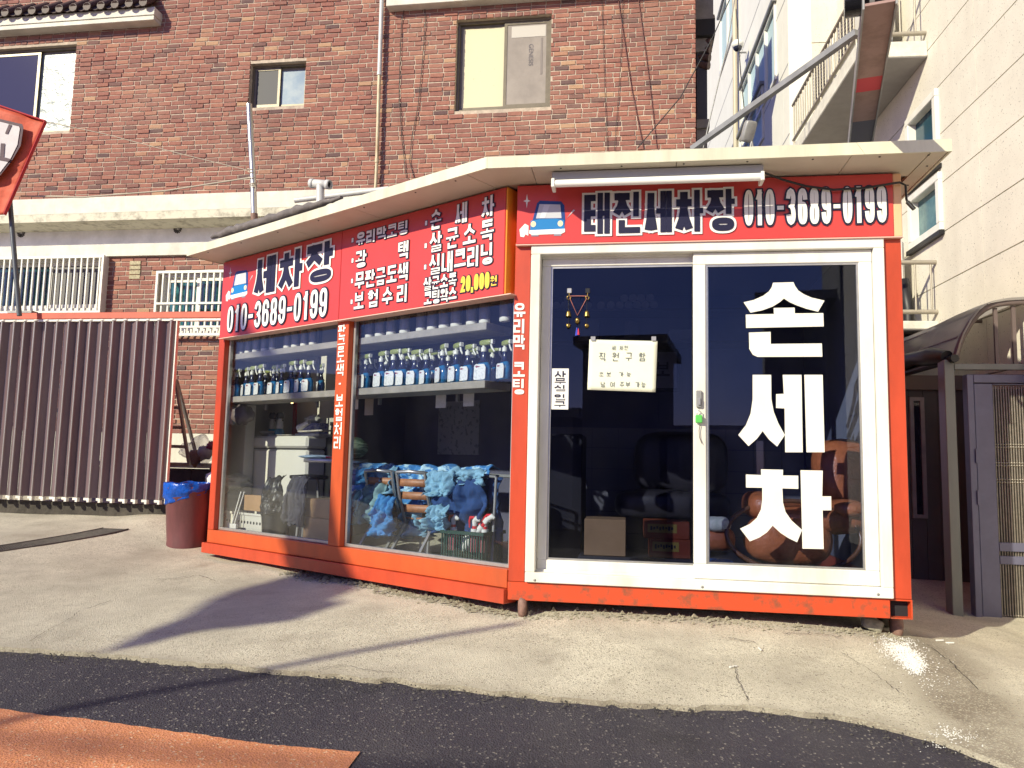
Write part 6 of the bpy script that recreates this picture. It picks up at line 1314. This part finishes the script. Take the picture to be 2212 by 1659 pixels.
# ------------------------------------------------------------------ folding gate, beam, banner and the left yard
GSL = mat('brown gate panel', (.19, .135, .15), .36, .10, var=.22, scale=3, stretch=(1, 1, .25)); GED = mat('gate aluminium edge', (.42, .40, .38), .35, .6)
uge = FT.px(386, 690)[0]; zg1 = FT.px(200, 695)[1]; zg0 = FT.px(200, 1082)[1]; ugl = FT.px(-140, 900)[0]
weather(GSL, 2.0, (1, 1, .25), .48, .72, .5, (.09, .055, .06))
gate = thing('folding_gate', 'brown concertina folding gate with aluminium edges, left of the kiosk', 'gate', FT.p((uge + ugl) / 2, 0, gz(*FT.p((uge + ugl) / 2, 0, 0)[:2])))
pit = .127; u = uge - .012
MB().fbox(FT, uge - .012, uge, -.02, .02, zg0, zg1 + .01).build('end_post', UPVC, gate)
k = 0
u = uge - .014; a_ = .031
def fold_amp(k): return a_ * (1.0 + .14 * math.sin(k * 1.7)) 
while u > ugl:
    p_ = pit * (1 + .10 * math.sin(k * 2.3)); h = p_ * (.34 + .04 * math.sin(k * 1.3)); am = fold_amp(k)
    A1, B1, C1 = (u, -am), (u - h, am), (u - p_, -am)         # valley, ridge, valley
    for (q, r2) in ((A1, B1), (B1, C1)):
        a = FT.p(q[0], q[1], 0); b = FT.p(r2[0], r2[1], 0); n_ = unit(np.cross(b - a, V(0, 0, 1))) * .004; d_ = unit(b - a) * .006
        c = [a + d_ - n_, b - d_ - n_, b - d_ + n_, a + d_ + n_]; mb = MB()
        mb.hexa([V(*p[:2], zg0 + .03) for p in c] + [V(*p[:2], zg1) for p in c]); mb.build('slat', GSL, gate)
    rp = FT.p(B1[0], B1[1] + .002, 0); MB().tube([V(*rp[:2], zg0 + .005), V(*rp[:2], zg1)], .0085, 6).build('edge_strip', GED, gate)
    rp = FT.p(C1[0], C1[1], 0); MB().tube([V(*rp[:2], zg0 + .02), V(*rp[:2], zg1)], .006, 6).build('edge_strip', GED, gate)
    MB().fbox(FT, B1[0] - .014, B1[0] + .010, B1[1] - .03, B1[1] + .012, zg0 - .012, zg0 + .028).build('foot_cap', UPVC, gate); MB().fbox(FT, C1[0] + .012, B1[0] - .016, -.012, .008, zg0 + .004, zg0 + .028).build('bottom_rail', UPVC, gate)
    q = FT.p(B1[0] - .005, B1[1] - .02, zg1 + .014); MB().ell(q, .032, .022, .013, n=10, m=6).build('roller_cap', UPVC, gate)
    u -= p_; k += 1
zbm = FT.px(200, 682, .03)[1]
bm = thing('gate_beam', 'red orange steel beam over the folding gate with a pale track below', 'beam', FT.p(-1, 0, zbm))
ub0 = FT.px(-200, 680)[0]; MB().fbox(FT, ub0, FT.px(484, 670)[0], -.05, .03, zbm - .03, zbm + .035).build('beam', mat('faded red beam', (.55, .085, .035), .5, var=.25, scale=5), bm, bevel=.003); MB().fbox(FT, ub0, FT.px(484, 670)[0], -.035, .02, zbm - .055, zbm - .032).build('track', UPVC, bm)
# dark strip filling the gap under the gate
cb = MB(); n_ = 40
MB().fbox(FT, ub0, FT.px(372, 1085)[0], -.25, -.10, .55, zg0 - .03).build('dark_gap_strip', mat('dark gap fill', (.07, .06, .05), .9, var=.5, scale=6, bump=.02, bscale=12))['kind'] = 'structure'
# banner on its ropes
yb = 7.55
BAN = mat('orange banner cloth', (.62, .10, .045), .7, var=.28, scale=7, bump=.004, bscale=22); BANW = mat('white banner print', (.62, .58, .60), .7, var=.12, scale=5); BANP = mat('purple banner print', (.10, .055, .075), .7, var=.3, scale=20); BANE = mat('red banner hem', (.42, .02, .03), .7)
bn = thing('street_banner', 'torn orange banner with a big white letter hanging at the far left', 'banner', atY(-60, 460, yb))
def bp(x, y, d=0): 
    q = atY(x, y, yb - d); return q
def bgrid(s, t):                                       # s 0..1 left to right, t 0..1 top to bottom
    xr = 98 + (10 - 98) * t; yr = 263 + (464 - 263) * t; xl = -150 - 30 * t; yl = 186 + (470 - 186) * t
    x = xl + (xr - xl) * s; y = yl + (yr - yl) * s; return bp(x, y, .04 * noise.noise(Vector((s * 5, t * 2.5, 3))) + .015 * noise.noise(Vector((s * 3, t * 14, 3))))
MB().grid(bgrid, 26, 26).build('cloth', BAN, bn, thick=.002)
def strip(P, m, d, name, fill=True):
    MB().add([bp(x, y, d) for x, y in P], [tuple(range(len(P)))]).build(name, m, bn, thick=.002)
def b2(x, y): return (x * .1756, y * .1756 + 223.6)
strip([b2(*q) for q in ((-800, 60), (0, 190), (275, 255), (290, 300), (255, 520), (150, 700), (0, 890), (-300, 1000), (-800, 900))], BANP, .060, 'letter_outline'); strip([b2(*q) for q in ((-800, 90), (0, 225), (235, 285), (245, 310), (215, 510), (130, 680), (0, 850), (-300, 950), (-800, 860))], BANW, .066, 'lettering')
strip([b2(*q) for q in ((110, 255), (145, 265), (95, 375), (62, 370))], BANP, .072, 'lettering'); strip([b2(*q) for q in ((10, 490), (60, 492), (48, 660), (140, 685), (100, 715), (-30, 690), (0, 650))], BANP, .072, 'lettering')
MB().tube([bp(98, 263, .0), bp(62, 345, -.0), bp(10, 464, .0)], .022, 8, flat=.5).build('hem', BANE, bn); MB().tube([bp(-150, 186, .0), bp(0, 229, .0), bp(98, 262, .0)], .022, 8, flat=.5).build('hem', BANE, bn)
ROPE = mat('pale rope', (.45, .40, .32), .8)
pole = thing('steel_pole', 'shiny steel pole tied with rope above the kiosk roof', 'pole', atY(549, 476, 7.7))
MB().tube([atY(549.5, 478, 7.7), atY(547, 392, 7.7), atY(538, 225, 7.7)], .031, 12).build('tube', STEEL, pole); MB().tube([atY(550, 482, 7.7), atY(549, 462, 7.7)], .038, 8).build('socket', PINK, pole)
mb = MB()
for y in (366, 372, 383, 395, 400, 405): mb.tube([atY(541.5 + 7 * math.cos(t * .7) + (y - 366) * .15, y + 1.5 * math.sin(t * .7 + y), 7.7 - .036 * (1 if math.sin(t * .7) > -2 else 0) * math.sin(t * .7)) for t in range(9)], .006, 5, closed=True)
mb.tube([atY(546, 398, 7.65), atY(553, 404, 7.65), atY(551, 416, 7.65)], .005, 5).build('rope_knot', ROPE, pole)
cable('tie_rope', 'thin rope from the banner corner to the steel pole', [atY(98, 263, yb), atY(220, 288, 7.6), atY(400, 335, 7.65), atY(535, 368, 7.68)], .005, ROPE, 'rope'); cable('tie_rope', 'pale rope from the left yard pole to the steel pole', [atY(45, 424, 7.7), atY(180, 426, 7.7), atY(360, 412, 7.7), atY(540, 384, 7.7)], .009, ROPE, 'rope')
lp = thing('yard_pole', 'dark grey pole leaning on the red beam under the banner', 'pole', atY(42, 680, 7.68)); MB().tube([atY(42, 682, 7.68), atY(20, 418, 7.68)], .024, 10).build('tube', mat('dark grey pole', (.10, .11, .12), .4, .4), lp); MB().fbox(FT, *[q for q in (FT.px(20, 680)[0], FT.px(72, 680)[0])], -.06, .03, zbm + .037, zbm + .06).build('foot', GALV, lp)
# bin with blue bag, ladder, rubbish on the ledge
tb0 = gp(404, 1186); tb0 = tb0 + V(0, .0, 0); Yb = tb0[1] + .17
hb = atY(400, 1050, Yb)[2] - tb0[2]; BINM = mat('mauve plastic bin', (.15, .050, .055), .45, var=.3, scale=10, stretch=(1, 1, .3)); cb_ = V(tb0[0] * Yb / tb0[1], Yb, tb0[2]); rt_ = (456 - 353) / 2 / F * Yb
binn = thing('rubbish_bin', 'tall mauve plastic bin beside the left corner of the kiosk', 'bin', cb_)
MB().lathe(cb_, [(rt_ * .80, 0), (rt_ * .81, .02), (rt_ * .80, .06), (rt_ * .97, hb - .03), (rt_ * 1.02, hb - .02), (rt_ * 1.02, hb), (rt_ * .95, hb), (rt_ * .78, .03), (0, .03)], 32).build('body', BINM, binn)
mb = MB(); mb.grid(lambda s, t: cb_ + V(math.cos(s * 6.283), math.sin(s * 6.283), 0) * (rt_ * (1.04 - .10 * (t > .7) + .05 * noise.noise(Vector((s * 26, t * 2, 1))) + .02 * noise.noise(Vector((s * 60, t * 6, 1))))) + V(0, 0, hb + .035 * (1 - t) - (.09 + .07 * math.cos(s * 6.283 - 3.6)) * t + .018 * noise.noise(Vector((s * 14, t * 3, 5)))), 72, 8)
tag(mb.build('bin_bag', mat('blue bin bag', (.004, .09, .52), .25, var=.5, scale=20, bump=.006, bscale=40), thick=.002), 'bright blue bag folded over the rim of the mauve bin', 'bag')
ldr = thing('step_ladder', 'aluminium step ladder standing behind the gate end', 'ladder', atY(395, 1010, 8.6)); LG = mat('weathered aluminium', (.45, .42, .37), .4, .5, var=.3, scale=12)
LP = lambda x, y, d=0: atY(x, y, 8.55 + d)
for a, b in ((LP(379, 820), LP(409, 1006)), (LP(364, 820, .03), LP(360, 1010, .03)), (LP(381, 820, .25), LP(430, 1006, .5))): MB().bar(a, b, .05, .022).build('rail', LG, ldr)
for y, x0, x1 in ((880, 362, 389), (923, 361, 396), (964, 361, 402), (1003, 360, 408)): MB().bar(LP(x0, y), LP(x1, y + 1), .02, .035).build('step', LG, ldr)
LED = mat('dark block wall', (.10, .085, .085), .9, var=.4, scale=9, bump=.006, bscale=30)
lw = thing('block_ledge', 'low dark concrete block wall with a pale coping behind the bin', 'wall', atY(420, 1090, 8.9)); zc = atY(410, 1000, 8.9)[2]; FLw = Frame(atY(420, 1000, 8.9) * V(1, 1, 0), dF)
for r in range(4):
    u = -1.6 - (.2 if r % 2 else 0)
    while u < 1.2: MB().fbox(FLw, u, u + .385, -.2, .0 + .004 * ((r + int(u * 7)) % 3), zc - .06 - (r + 1) * .195, zc - .06 - r * .195 - .008).build('block', LED, lw); u += .393
MB().fbox(FLw, -1.8, 1.4, -.5, .015, zc - .058, zc - .002).build('coping', RENDER, lw, bevel=.006)
BAGM = glass_mat('clear rubbish bag', (.86, .84, .86), 1.3, .55, 6.0, dcol=(.42, .38, .40))
p = atY(430, 978, 8.75); simple('rubbish_bag', 'clear plastic rubbish bag lying on the ledge beside the ladder', 'bag', crumple(V(p[0], p[1], zc + .14), .20, 17, 1.05, .6, .75, n=36, m=24, a=.45), BAGM)
for i, (dx, dz, s_, m, lab) in enumerate(((-.06, .06, .09, CARD_, 'brown crushed carton inside the clear rubbish bag'), (.06, .12, .08, PAPW, 'white crushed paper inside the clear rubbish bag'), (.12, .20, .05, mat('magenta wrapper', (.45, .03, .10), .5), 'magenta wrapper in the clear rubbish bag'))): simple('crushed_litter', lab, 'litter', crumple(V(p[0] + dx, p[1] + .02, zc + dz), s_, 23 + i, n=12, m=8), m)
p = atY(467, 1040, 7.9); simple('paper_bag', 'white crumpled paper bag behind the bin', 'bag', crumple(p, .12, 29, .8, .6, 1.1), PAPW); p = atY(470, 1018, 8.0); simple('black_bag', 'small black plastic bag above the white paper bag', 'bag', crumple(p, .07, 31), BLACKP)

# ------------------------------------------------------------------ steel beam and brace over the kiosk roof
zB = 3.50; A0 = atZ(1858, 318, zB); A1_ = atZ(1901, 8, zB); dB = unit(A1_ - A0); xB = unit(np.cross(dB, V(0, 0, 1)))
wB_ = .119; sb_ = thing('steel_beam', 'rusty brown steel beam with a red band jutting out above the kiosk roof', 'beam', A0)
PRIM = mat('brown primer steel', (.30, .19, .17), .5, .1, col2=(.17, .10, .085), scale=6, lo=.42, hi=.7); LNB = float(np.linalg.norm(A1_ - A0))
def bpiece(a, b, m, name='web'): MB().hexa([A0 + dB * s + xB * q + V(0, 0, h) for h in (0, .012) for s, q in ((a, -wB_ / 2), (b, -wB_ / 2), (b, wB_ / 2), (a, wB_ / 2))]).build(name, m, sb_)
t0 = lambda y: float(np.dot(atZ(1860, y, zB) - A0, dB))
bpiece(-.6, t0(262), mat('dark blue grey steel', (.05, .05, .085), .4, .2)); bpiece(t0(262) + .0005, t0(199), PRIM); bpiece(t0(199) + .0005, t0(170), mat('red paint band', (.50, .03, .045), .5)); bpiece(t0(170) + .0005, LNB, PRIM)
for sg in (-1, 1): MB().hexa([A0 + dB * s + xB * (sg * (wB_ / 2 + .001) + sg * q) + V(0, 0, h) for h in (-.012, .07) for s, q in ((-.6, 0), (LNB, 0), (LNB, .008), (-.6, .008))]).build('flange', GALV, sb_)
hs = thing('hoist_motor', 'black hoist motor on the end of the steel beam at the top of the picture', 'motor', A1_ + V(0, 0, .05)); MB().tube([A1_ - xB * .1 + V(0, .1, .08), A1_ + xB * .1 + V(0, .1, .08)], .06, 12).build('housing', mat('glossy black paint', (.01, .01, .013), .2), hs); MB().tube([A1_ - xB * .02 + V(0, .1, .08), A1_ + xB * .0 + V(0, .1, .08)], .066, 12).build('band', GALV, hs)
br = thing('brace_tube', 'grey steel brace tube slanting from the roof up to the steel beam', 'brace', atY(1505, 317, 4.82)); MB().bar(atY(1495, 322, 4.82), atY(1851, 70, 3.72), .033, .033).build('tube', GALV, br)
for yy in (6.0,):
    q = A0 - dB * .5; MB().tube([q + V(0, 0, 0), V(q[0], q[1], 3.28)], .06, 8).build('support', GALV, sb_)

# ------------------------------------------------------------------ yard gate with arched canopy on the right
ALG = mat('grey gate post', (.19, .20, .195), .42, .35, var=.2, scale=5, stretch=(1, 1, .2)); LAV = mat('brushed gate panel', (.135, .135, .21), .38, .35, var=.15, scale=7); BRZ = mat('bronze gate bars', (.27, .245, .21), .33, .6, var=.3, scale=30); CAN = mat('grey canopy sheet', (.12, .12, .145), .35, col2=(.26, .26, .30), scale=5, lo=.5, hi=.75); CFR = mat('canopy frame bar', (.13, .10, .095), .5, .2)
n_ = CAN.node_tree; tl_ = n_.nodes.new('ShaderNodeBsdfTranslucent'); tl_.inputs[0].default_value = (.62, .58, .52, 1); mx_ = n_.nodes.new('ShaderNodeMixShader'); mx_.inputs[0].default_value = .45   # milky plastic lets light through
n_.links.new(n_.nodes['Principled BSDF'].outputs[0], mx_.inputs[1]); n_.links.new(tl_.outputs[0], mx_.inputs[2]); n_.links.new(mx_.outputs[0], n_.nodes['Material Output'].inputs[0])
def hx(x, y, wv=0.0): return FH.px(x, y, wv)
up_ = hx(2058, 1000)[0]; zgd = .30
yg = thing('yard_gate', 'lavender grey metal yard gate with ornamental bars under an arched canopy', 'gate', FH.p(up_ + .4, 0, zgd))
zph = hx(2058, 777)[1]
MB().fbox(FH, up_ - .035, up_ + .036, -.12, .0, zgd, zph).build('post', ALG, yg, bevel=.004)
zh0, zh1 = hx(2150, 798)[1], hx(2150, 786)[1]
MB().fbox(FH, up_ + .038, up_ + 1.6, -.06, .0, zh0, zh1).build('header', ALG, yg)
zd1_ = hx(2150, 808)[1]; uf = hx(2098, 1000, -.05)[0]; MB().fbox(FH, uf - .02, uf + .025, -.10, -.02, zgd, zd1_).fbox(FH, uf + .026, uf + 1.2, -.10, -.02, zd1_ - .06, zd1_).build('frame', LAV, yg, bevel=.003)
us0 = uf + .030; us1 = hx(2148, 1000, -.05)[0]; ue = us1 + .75
dr = MB().fbox(FH, us0, us1, -.085, -.03, zgd + .02, zd1_ - .066).fbox(FH, us1 + .001, ue, -.085, -.03, hx(2180, 832, -.05)[1], zd1_ - .066)
zr = [(hx(2180, 1191, -.05)[1], hx(2180, 1172, -.05)[1]), (hx(2180, 1219, -.05)[1], hx(2180, 1201, -.05)[1])]
for a, b in zr: dr.fbox(FH, us1 + .001, ue, -.085, -.030, a, b)
dr.fbox(FH, us1 + .001, ue, -.085, -.03, zgd + .02, zgd + .06); door = dr.build('gate_leaf', LAV, yg, bevel=.003)
MB().fbox(FH, us1 + .003, ue, -.082, -.075, zgd + .06, zd1_ - .10).build('backing_sheet', mat('dark gate backing', (.05, .045, .05), .5), yg)
zt_ = hx(2180, 834, -.05)[1]
beads = [hx(2180, y, -.05)[1] for y in (960, 966, 1000, 1006, 1036, 1042, 1330, 1340, 1372, 1379)]
u = us1 + .012; mbd = MB()
while u < ue:
    MB().tube([FH.p(u, -.055, zgd + .06), FH.p(u, -.055, zt_)], .0062, 6).build('bar', BRZ, yg)
    for z in beads: mbd.ell(FH.p(u, -.055, z), .0105, .0105, .010, n=6, m=4)
    u += .0175
mbd.build('bar_bead', BRZ, yg)['kind'] = 'stuff'
for y in (985, 1075): z = hx(2106, y, -.02)[1]; MB().fbox(FH, uf + .016, uf + .032, -.019, -.005, z - .05, z + .05).build('hinge', LAV, yg)
# canopy: sheet, front arch, ribs
cpx = [(2069, 768), (2076, 742), (2085, 718), (2100, 691), (2117, 669), (2132, 657), (2150, 648), (2180, 643), (2215, 641)]
prof = [hx(x, y, .05) for x, y in cpx]; ctr = prof[-1][0] + .12; prof = prof + [(2 * ctr - u, z) for u, z in prof[::-1]]
cn = thing('arched_canopy', 'grey arched canopy sheet on bronze ribs over the yard gate', 'canopy', FH.p(ctr, -.6, zph)); dback = az(6.4)
Pf = [FH.p(u, .05, z) for u, z in prof]
MB().grid(lambda s, t: (lambda q: Pf[min(int(q), len(Pf) - 2)] * (1 - (q - min(int(q), len(Pf) - 2))) + Pf[min(int(q), len(Pf) - 2) + 1] * (q - min(int(q), len(Pf) - 2)))(s * (len(Pf) - 1)) + dback * 2.4 * t + V(0, 0, .01 * math.sin(t * 9)), 34, 8).build('sheet', CAN, cn)
arch = [q - V(0, 0, .03) + dback * .05 for q in Pf]; MB().tube(arch, .022, 6).build('rib', CFR, cn)
for t in (.8, 1.6): MB().tube([q - V(0, 0, .03) + dback * t for q in Pf], .016, 6).build('rib', CFR, cn)
for x in (2153, 2192):
    u, z = hx(x, 700); zt2 = float(np.interp(u, [q[0] for q in prof[:9]], [q[1] for q in prof[:9]])); MB().fbox(FH, u - .012, u + .012, -.03, -.008, zh1 + .001, zt2 - .05).build('upright', CFR, cn)
for k in (2, 4, 6): MB().tube([Pf[k] - V(0, 0, .02) + dback * .1, Pf[k] - V(0, 0, .02) + dback * 2.3], .014, 6).build('purlin', CFR, cn)
gt = [Pf[0] + V(-.03, 0, .0), Pf[0] + V(-.05, 0, .03) + dback * .3, Pf[0] + V(-.07, 0, .06) + dback * .9]
simple('gutter_cloth', 'black cloth lump lying in the gutter edge of the arched canopy', 'cloth', MB().tube([gt[0] + dback * .1, gt[1], gt[1] + dback * .3 + V(0, 0, .03), gt[2]], [.05, .075, .055, .07], 10), BLACKP)
MB().tube([Pf[0] + V(-.02, 0, -.02), Pf[0] + V(-.02, 0, -.02) + dback * 2.4], .03, 8).build('gutter', BLACKP, cn)
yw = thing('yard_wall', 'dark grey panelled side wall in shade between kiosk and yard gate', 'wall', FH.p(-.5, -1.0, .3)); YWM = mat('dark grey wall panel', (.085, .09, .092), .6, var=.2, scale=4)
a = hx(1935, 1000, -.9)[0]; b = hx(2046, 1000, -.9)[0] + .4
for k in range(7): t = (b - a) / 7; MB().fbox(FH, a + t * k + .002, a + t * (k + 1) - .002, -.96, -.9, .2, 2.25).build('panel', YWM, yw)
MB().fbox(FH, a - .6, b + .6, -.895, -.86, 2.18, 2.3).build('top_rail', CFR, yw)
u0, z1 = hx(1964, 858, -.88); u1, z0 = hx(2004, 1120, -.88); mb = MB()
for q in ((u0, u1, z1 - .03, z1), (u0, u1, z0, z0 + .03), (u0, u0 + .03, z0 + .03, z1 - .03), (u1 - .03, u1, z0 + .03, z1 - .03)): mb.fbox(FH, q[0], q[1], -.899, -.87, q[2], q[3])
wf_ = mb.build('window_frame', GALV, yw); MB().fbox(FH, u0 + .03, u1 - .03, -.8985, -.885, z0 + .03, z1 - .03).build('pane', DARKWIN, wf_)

# ------------------------------------------------------------------ small things on the ground
GRA = mat('rusted drain grate', (.12, .105, .095), .6, .3, var=.4, scale=25)
ga_, gb_ = gp(-40, 1199), gp(-40, 1187); gc_, gd_ = gp(277, 1144), gp(223, 1142); dr_ = thing('drain_grate', 'long rusty drain grate set in the concrete at the left', 'grate', (ga_ + gc_) / 2)
LIFT = V(0, 0, .006); e1 = [ga_ + (gc_ - ga_) * t for t in np.linspace(0, 1, 13)]; e2 = [gb_ + (gd_ - gb_) * t for t in np.linspace(0, 1, 13)]
def snap(p, d=.006): return V(p[0], p[1], gz(p[0], p[1]) + d)
mb = MB()
for L in (e1, e2): mb.tube([snap(q, .004) for q in L], .009, 5)
mb.build('frame', GRA, dr_)
for i in range(60):
    t = (i + .5) / 60; a = ga_ + (gc_ - ga_) * t; b = gb_ + (gd_ - gb_) * t; MB().bar(snap(a, .004), snap(b, .004), .010, .006).build('bar', GRA, dr_)
MB().grid(lambda s, t: snap((ga_ * (1 - s) + gc_ * s) * (1 - t) + (gb_ * (1 - s) + gd_ * s) * t, .0025), 24, 1).build('channel', DARK, dr_)
CRK = mat('dark crack', (.06, .05, .045), .95)
def crack(px, wd=.004):
    P = []
    for (a, b), (c, d) in zip(px, px[1:]):
        for k in range(9): t = k / 9; P.append((a + (c - a) * t + rs.gauss(0, 1.3), b + (d - b) * t + rs.gauss(0, .9)))
    Q = [gp(x, y) for x, y in P]; mb = MB(); L = []
    for i, q in enumerate(Q):
        d = Q[min(i + 1, len(Q) - 1)] - Q[max(i - 1, 0)]; n_ = unit(V(-d[1], d[0], 0)) * wd * rs.uniform(.3, 1.2); L.append((snap(q + n_, .008), snap(q - n_, .008)))
    mb.add([p for l in L for p in l], [(2 * i, 2 * i + 2, 2 * i + 3, 2 * i + 1) for i in range(len(L) - 1)]); structure(mb.build('crack', CRK))
rs = random.Random(11)
crack([(172, 1322), (150, 1340), (100, 1366), (60, 1391)], .002); crack([(240, 1300), (172, 1322)], .003); crack([(1586, 1442), (1592, 1470), (1604, 1492), (1616, 1519)], .002); crack([(1816, 1412), (1876, 1449), (1930, 1490), (1956, 1508)], .0018); crack([(1690, 1372), (1760, 1372), (1830, 1380)], .003); crack([(1575, 1382), (1640, 1392)], .003)
crack([(690, 1448), (740, 1440), (800, 1452), (860, 1458)], .002); crack([(2005, 1395), (2060, 1440), (2120, 1500)], .003); crack([(330, 1256), (430, 1245), (470, 1258)], .003)
# white de-icing grains, crumbled concrete under the kiosk, cigarette ends
rs = random.Random(11); SALT = mat('white salt grain', (.72, .72, .70), .6)
def scatter(name, m, pts, label, cat):
    mb = MB()
    for p, r in pts:
        q = [V(rs.uniform(-1, 1), rs.uniform(-1, 1), rs.uniform(.1, 1)) * r for _ in range(4)]; z0 = V(0, 0, r * .3)
        mb.add([p + z0 + V(r, 0, 0), p + z0 + V(-r * .6, r * .8, 0), p + z0 + V(-r * .6, -r * .8, 0), p + z0 + V(0, 0, r * rs.uniform(.7, 1.3))], [(0, 1, 2), (0, 3, 1), (1, 3, 2), (2, 3, 0)])
    o = mb.build(name, m); return tag(o, label, cat, kind='stuff')
pts = []
for i in range(3600):
    t = rs.random(); c = (1930 + 55 * t + rs.gauss(0, 20) * (1 - .55 * t), 1384 + 62 * t + rs.gauss(0, 12) * (1 - .3 * t)) if i < 3300 else ((1990 + rs.gauss(25, 26), 1440 + rs.gauss(20, 35)) if i < 3400 else (2030 + rs.gauss(35, 34), 1590 + rs.gauss(14, 12)))
    if i < 3300 and c[1] < 1372 + (c[0] - 1900) * .12: continue
    pts.append((c[0], c[1], rs.uniform(.0018, .0048)))
PP = []
G0 = gp(1960, 1410)
for x, y, r in pts:                                     # nearby ground is nearly flat: one plane hit each
    d = ray(x, y); q = G0
    for _ in range(4): tt = (q[2] - ZC) / d[2]; q = V(0, 0, ZC) + d * tt; q = V(q[0], q[1], gz(q[0], q[1]) - (0.02 if q[1] < edge_y(q[0]) else 0))
    PP.append((q, r))
scatter('spilled_salt', SALT, PP, 'white grains spilled on the concrete at the right corner of the kiosk', 'salt')
PP = []
for i in range(1500):
    t = rs.random(); u = -2.2 + 2.25 * t; q = FL.p(u, rs.gauss(.0, .045) - .02 + .04 * noise.noise(Vector((u * 6, 0, 0))), 0) if i < 1000 else FF.p(rs.uniform(.05, 2.2), rs.gauss(.0, .05) - .02, 0)
    q = V(q[0], q[1], gz(q[0], q[1])); PP.append((q, abs(rs.gauss(.004, .006)) + .002))
scatter('concrete_crumbs', mat('crumbled concrete', (.40, .37, .28), .95, var=.3, scale=30), PP, 'crumbled concrete lumps along the kiosk foot', 'rubble')
PP = []
for i in range(1500):
    x = rs.uniform(-3.2, 2.6); y = edge_y(x) + rs.gauss(-.03, .05); PP.append((V(x, y, gz(x, y) - .018), abs(rs.gauss(.002, .002)) + .0015))
scatter('edge_grit', mat('dark edge grit', (.12, .11, .095), .95, var=.5, scale=60), PP, 'loose grit along the broken concrete edge', 'grit')
for i, (x, y, an, lab) in enumerate(((1584, 1444, .5, 'cigarette end in the middle of the concrete apron'), (1641, 1405, 1.5, 'cigarette end nearer the kiosk on the concrete apron'), (2030, 1386, .1, 'cigarette end in the shade left of the yard gate'), (2052, 1391, .0, 'cigarette end beside the shade line right of the kiosk'))):
    p = gp(x, y); d = V(math.cos(an), math.sin(an), 0) * .022; tag(MB().tube([p + V(0, 0, .006) - d, p + V(0, 0, .006) + d], .0052, 6).build('cigarette_end', PAPW), lab, 'cigarette end', 'cigarette ends')

# ------------------------------------------------------------------ across the street, behind the camera: what shades the ground and shows in the panes
STREETW = mat('grey street facade', (.20, .20, .21), .8, var=.2, scale=1.5)
for (n, lab, x0, x1, y0, y1, h) in (('street_house', 'low grey house across the street, farthest left', -7.5, -2.6, -12, -8.5, 2.6), ('street_house', 'two storey grey house across the street', -2.4, -.6, -12, -8.6, 4.3), ('street_house', 'lowest grey shop across the street', -.4, 1.5, -12, -8.4, 2.2), ('street_house', 'narrow grey house across the street', 1.7, 3.0, -12, -8.8, 5.2), ('street_house', 'taller grey house across the street to the right', 3.2, 13, -12, -8.0, 8.6), ('yard_shed', 'long low grey shed at the far left of the yard', -22, -17, -2.5, 12, 3.6)):
    r = thing(n, lab, 'house', ((x0 + x1) / 2, (y0 + y1) / 2, 0)); MB().fbox(FW, x0, x1, -y1, -y0, -.3, h).build('wall', STREETW, r) if False else MB().hexa([V(x, y, z) for z in (-.3, h) for x, y in ((x0, y0), (x1, y0), (x1, y1), (x0, y1))]).build('wall', STREETW, r)
    MB().hexa([V(x, y, z) for z in (h + .002, h + .2) for x, y in ((x0 - .2, y0 - .2), (x1 + .2, y0 - .2), (x1 + .2, y1 + .2), (x0 - .2, y1 + .2))]).build('roof', GALV, r)
    if n == 'street_house':
        for zz_ in np.arange(1.0, h - 1.6, 2.6):
            for xx in np.arange(x0 + .8, x1 - 1.2, 2.4): MB().hexa([V(xx + dx, y1 + dy, zz_ + dz) for dz in (0, 1.3) for dx, dy in ((0, .004), (1.3, .004), (1.3, .05), (0, .05))]).build('window', DARKWIN, r)
sd = V(*sdir)
def cast(p, Yp): t = (Yp - p[1]) / sd[1]; return p + sd * t
def face(x, y): return FL.up(x, y, .02)
sh = [gp(215, 1412), gp(310, 1366), gp(390, 1336), gp(450, 1297), gp(500, 1277), gp(560, 1262), face(620, 1226), face(596, 1150), face(616, 1060), face(627, 960), face(615, 880), face(572, 800), face(510, 727), face(523, 652), face(547, 712), face(612, 800), face(655, 870), face(690, 950), face(733, 1180), face(772, 1255), gp(782, 1268), gp(722, 1292), gp(750, 1303), gp(686, 1322), gp(640, 1341), gp(540, 1352), gp(430, 1364), gp(320, 1392)]
Yp = -2.6; cp = [cast(q, Yp) for q in sh]
Fb = Frame(V(0, Yp, 0), V(1, 0, 0)); pp2 = [(float(q[0]), float(q[2])) for q in cp]
tag(MB().prism(Fb, pp2, -.004, .004).build('shadow_caster', BAN), 'loose torn banner hung over the street behind the camera', 'banner')  # added unseen caster, outline traced back along the sun from its shadow
cpts = [gp(x, y) for x, y in ((-60, 1563), (100, 1531), (350, 1481), (550, 1451), (680, 1425), (800, 1402), (960, 1374), (1110, 1349))]
cc = [cast(q, -3.4) if False else q + sd * ((5.4 - q[2]) / sd[2]) for q in cpts]
cc = [cc[0] + (cc[0] - cc[1]) * 3] + cc + [cc[-1] + (cc[-1] - cc[-2]) * .05]
c2_ = [gp(x, y) for x, y in ((-80, 1588), (150, 1602), (350, 1622), (600, 1642), (740, 1654))]; c2_ = [q + sd * ((7.2 - q[2]) / sd[2]) for q in c2_]; c2_ = [c2_[0] + (c2_[0] - c2_[1]) * 4] + c2_ + [c2_[-1] + (c2_[-1] - c2_[-2]) * 4]
cable('overhead_cable', 'thinner cable slung higher over the street behind the camera', c2_, .03)
cable('overhead_cable', 'thick bundled cable slung over the street behind the camera', cc, .033)
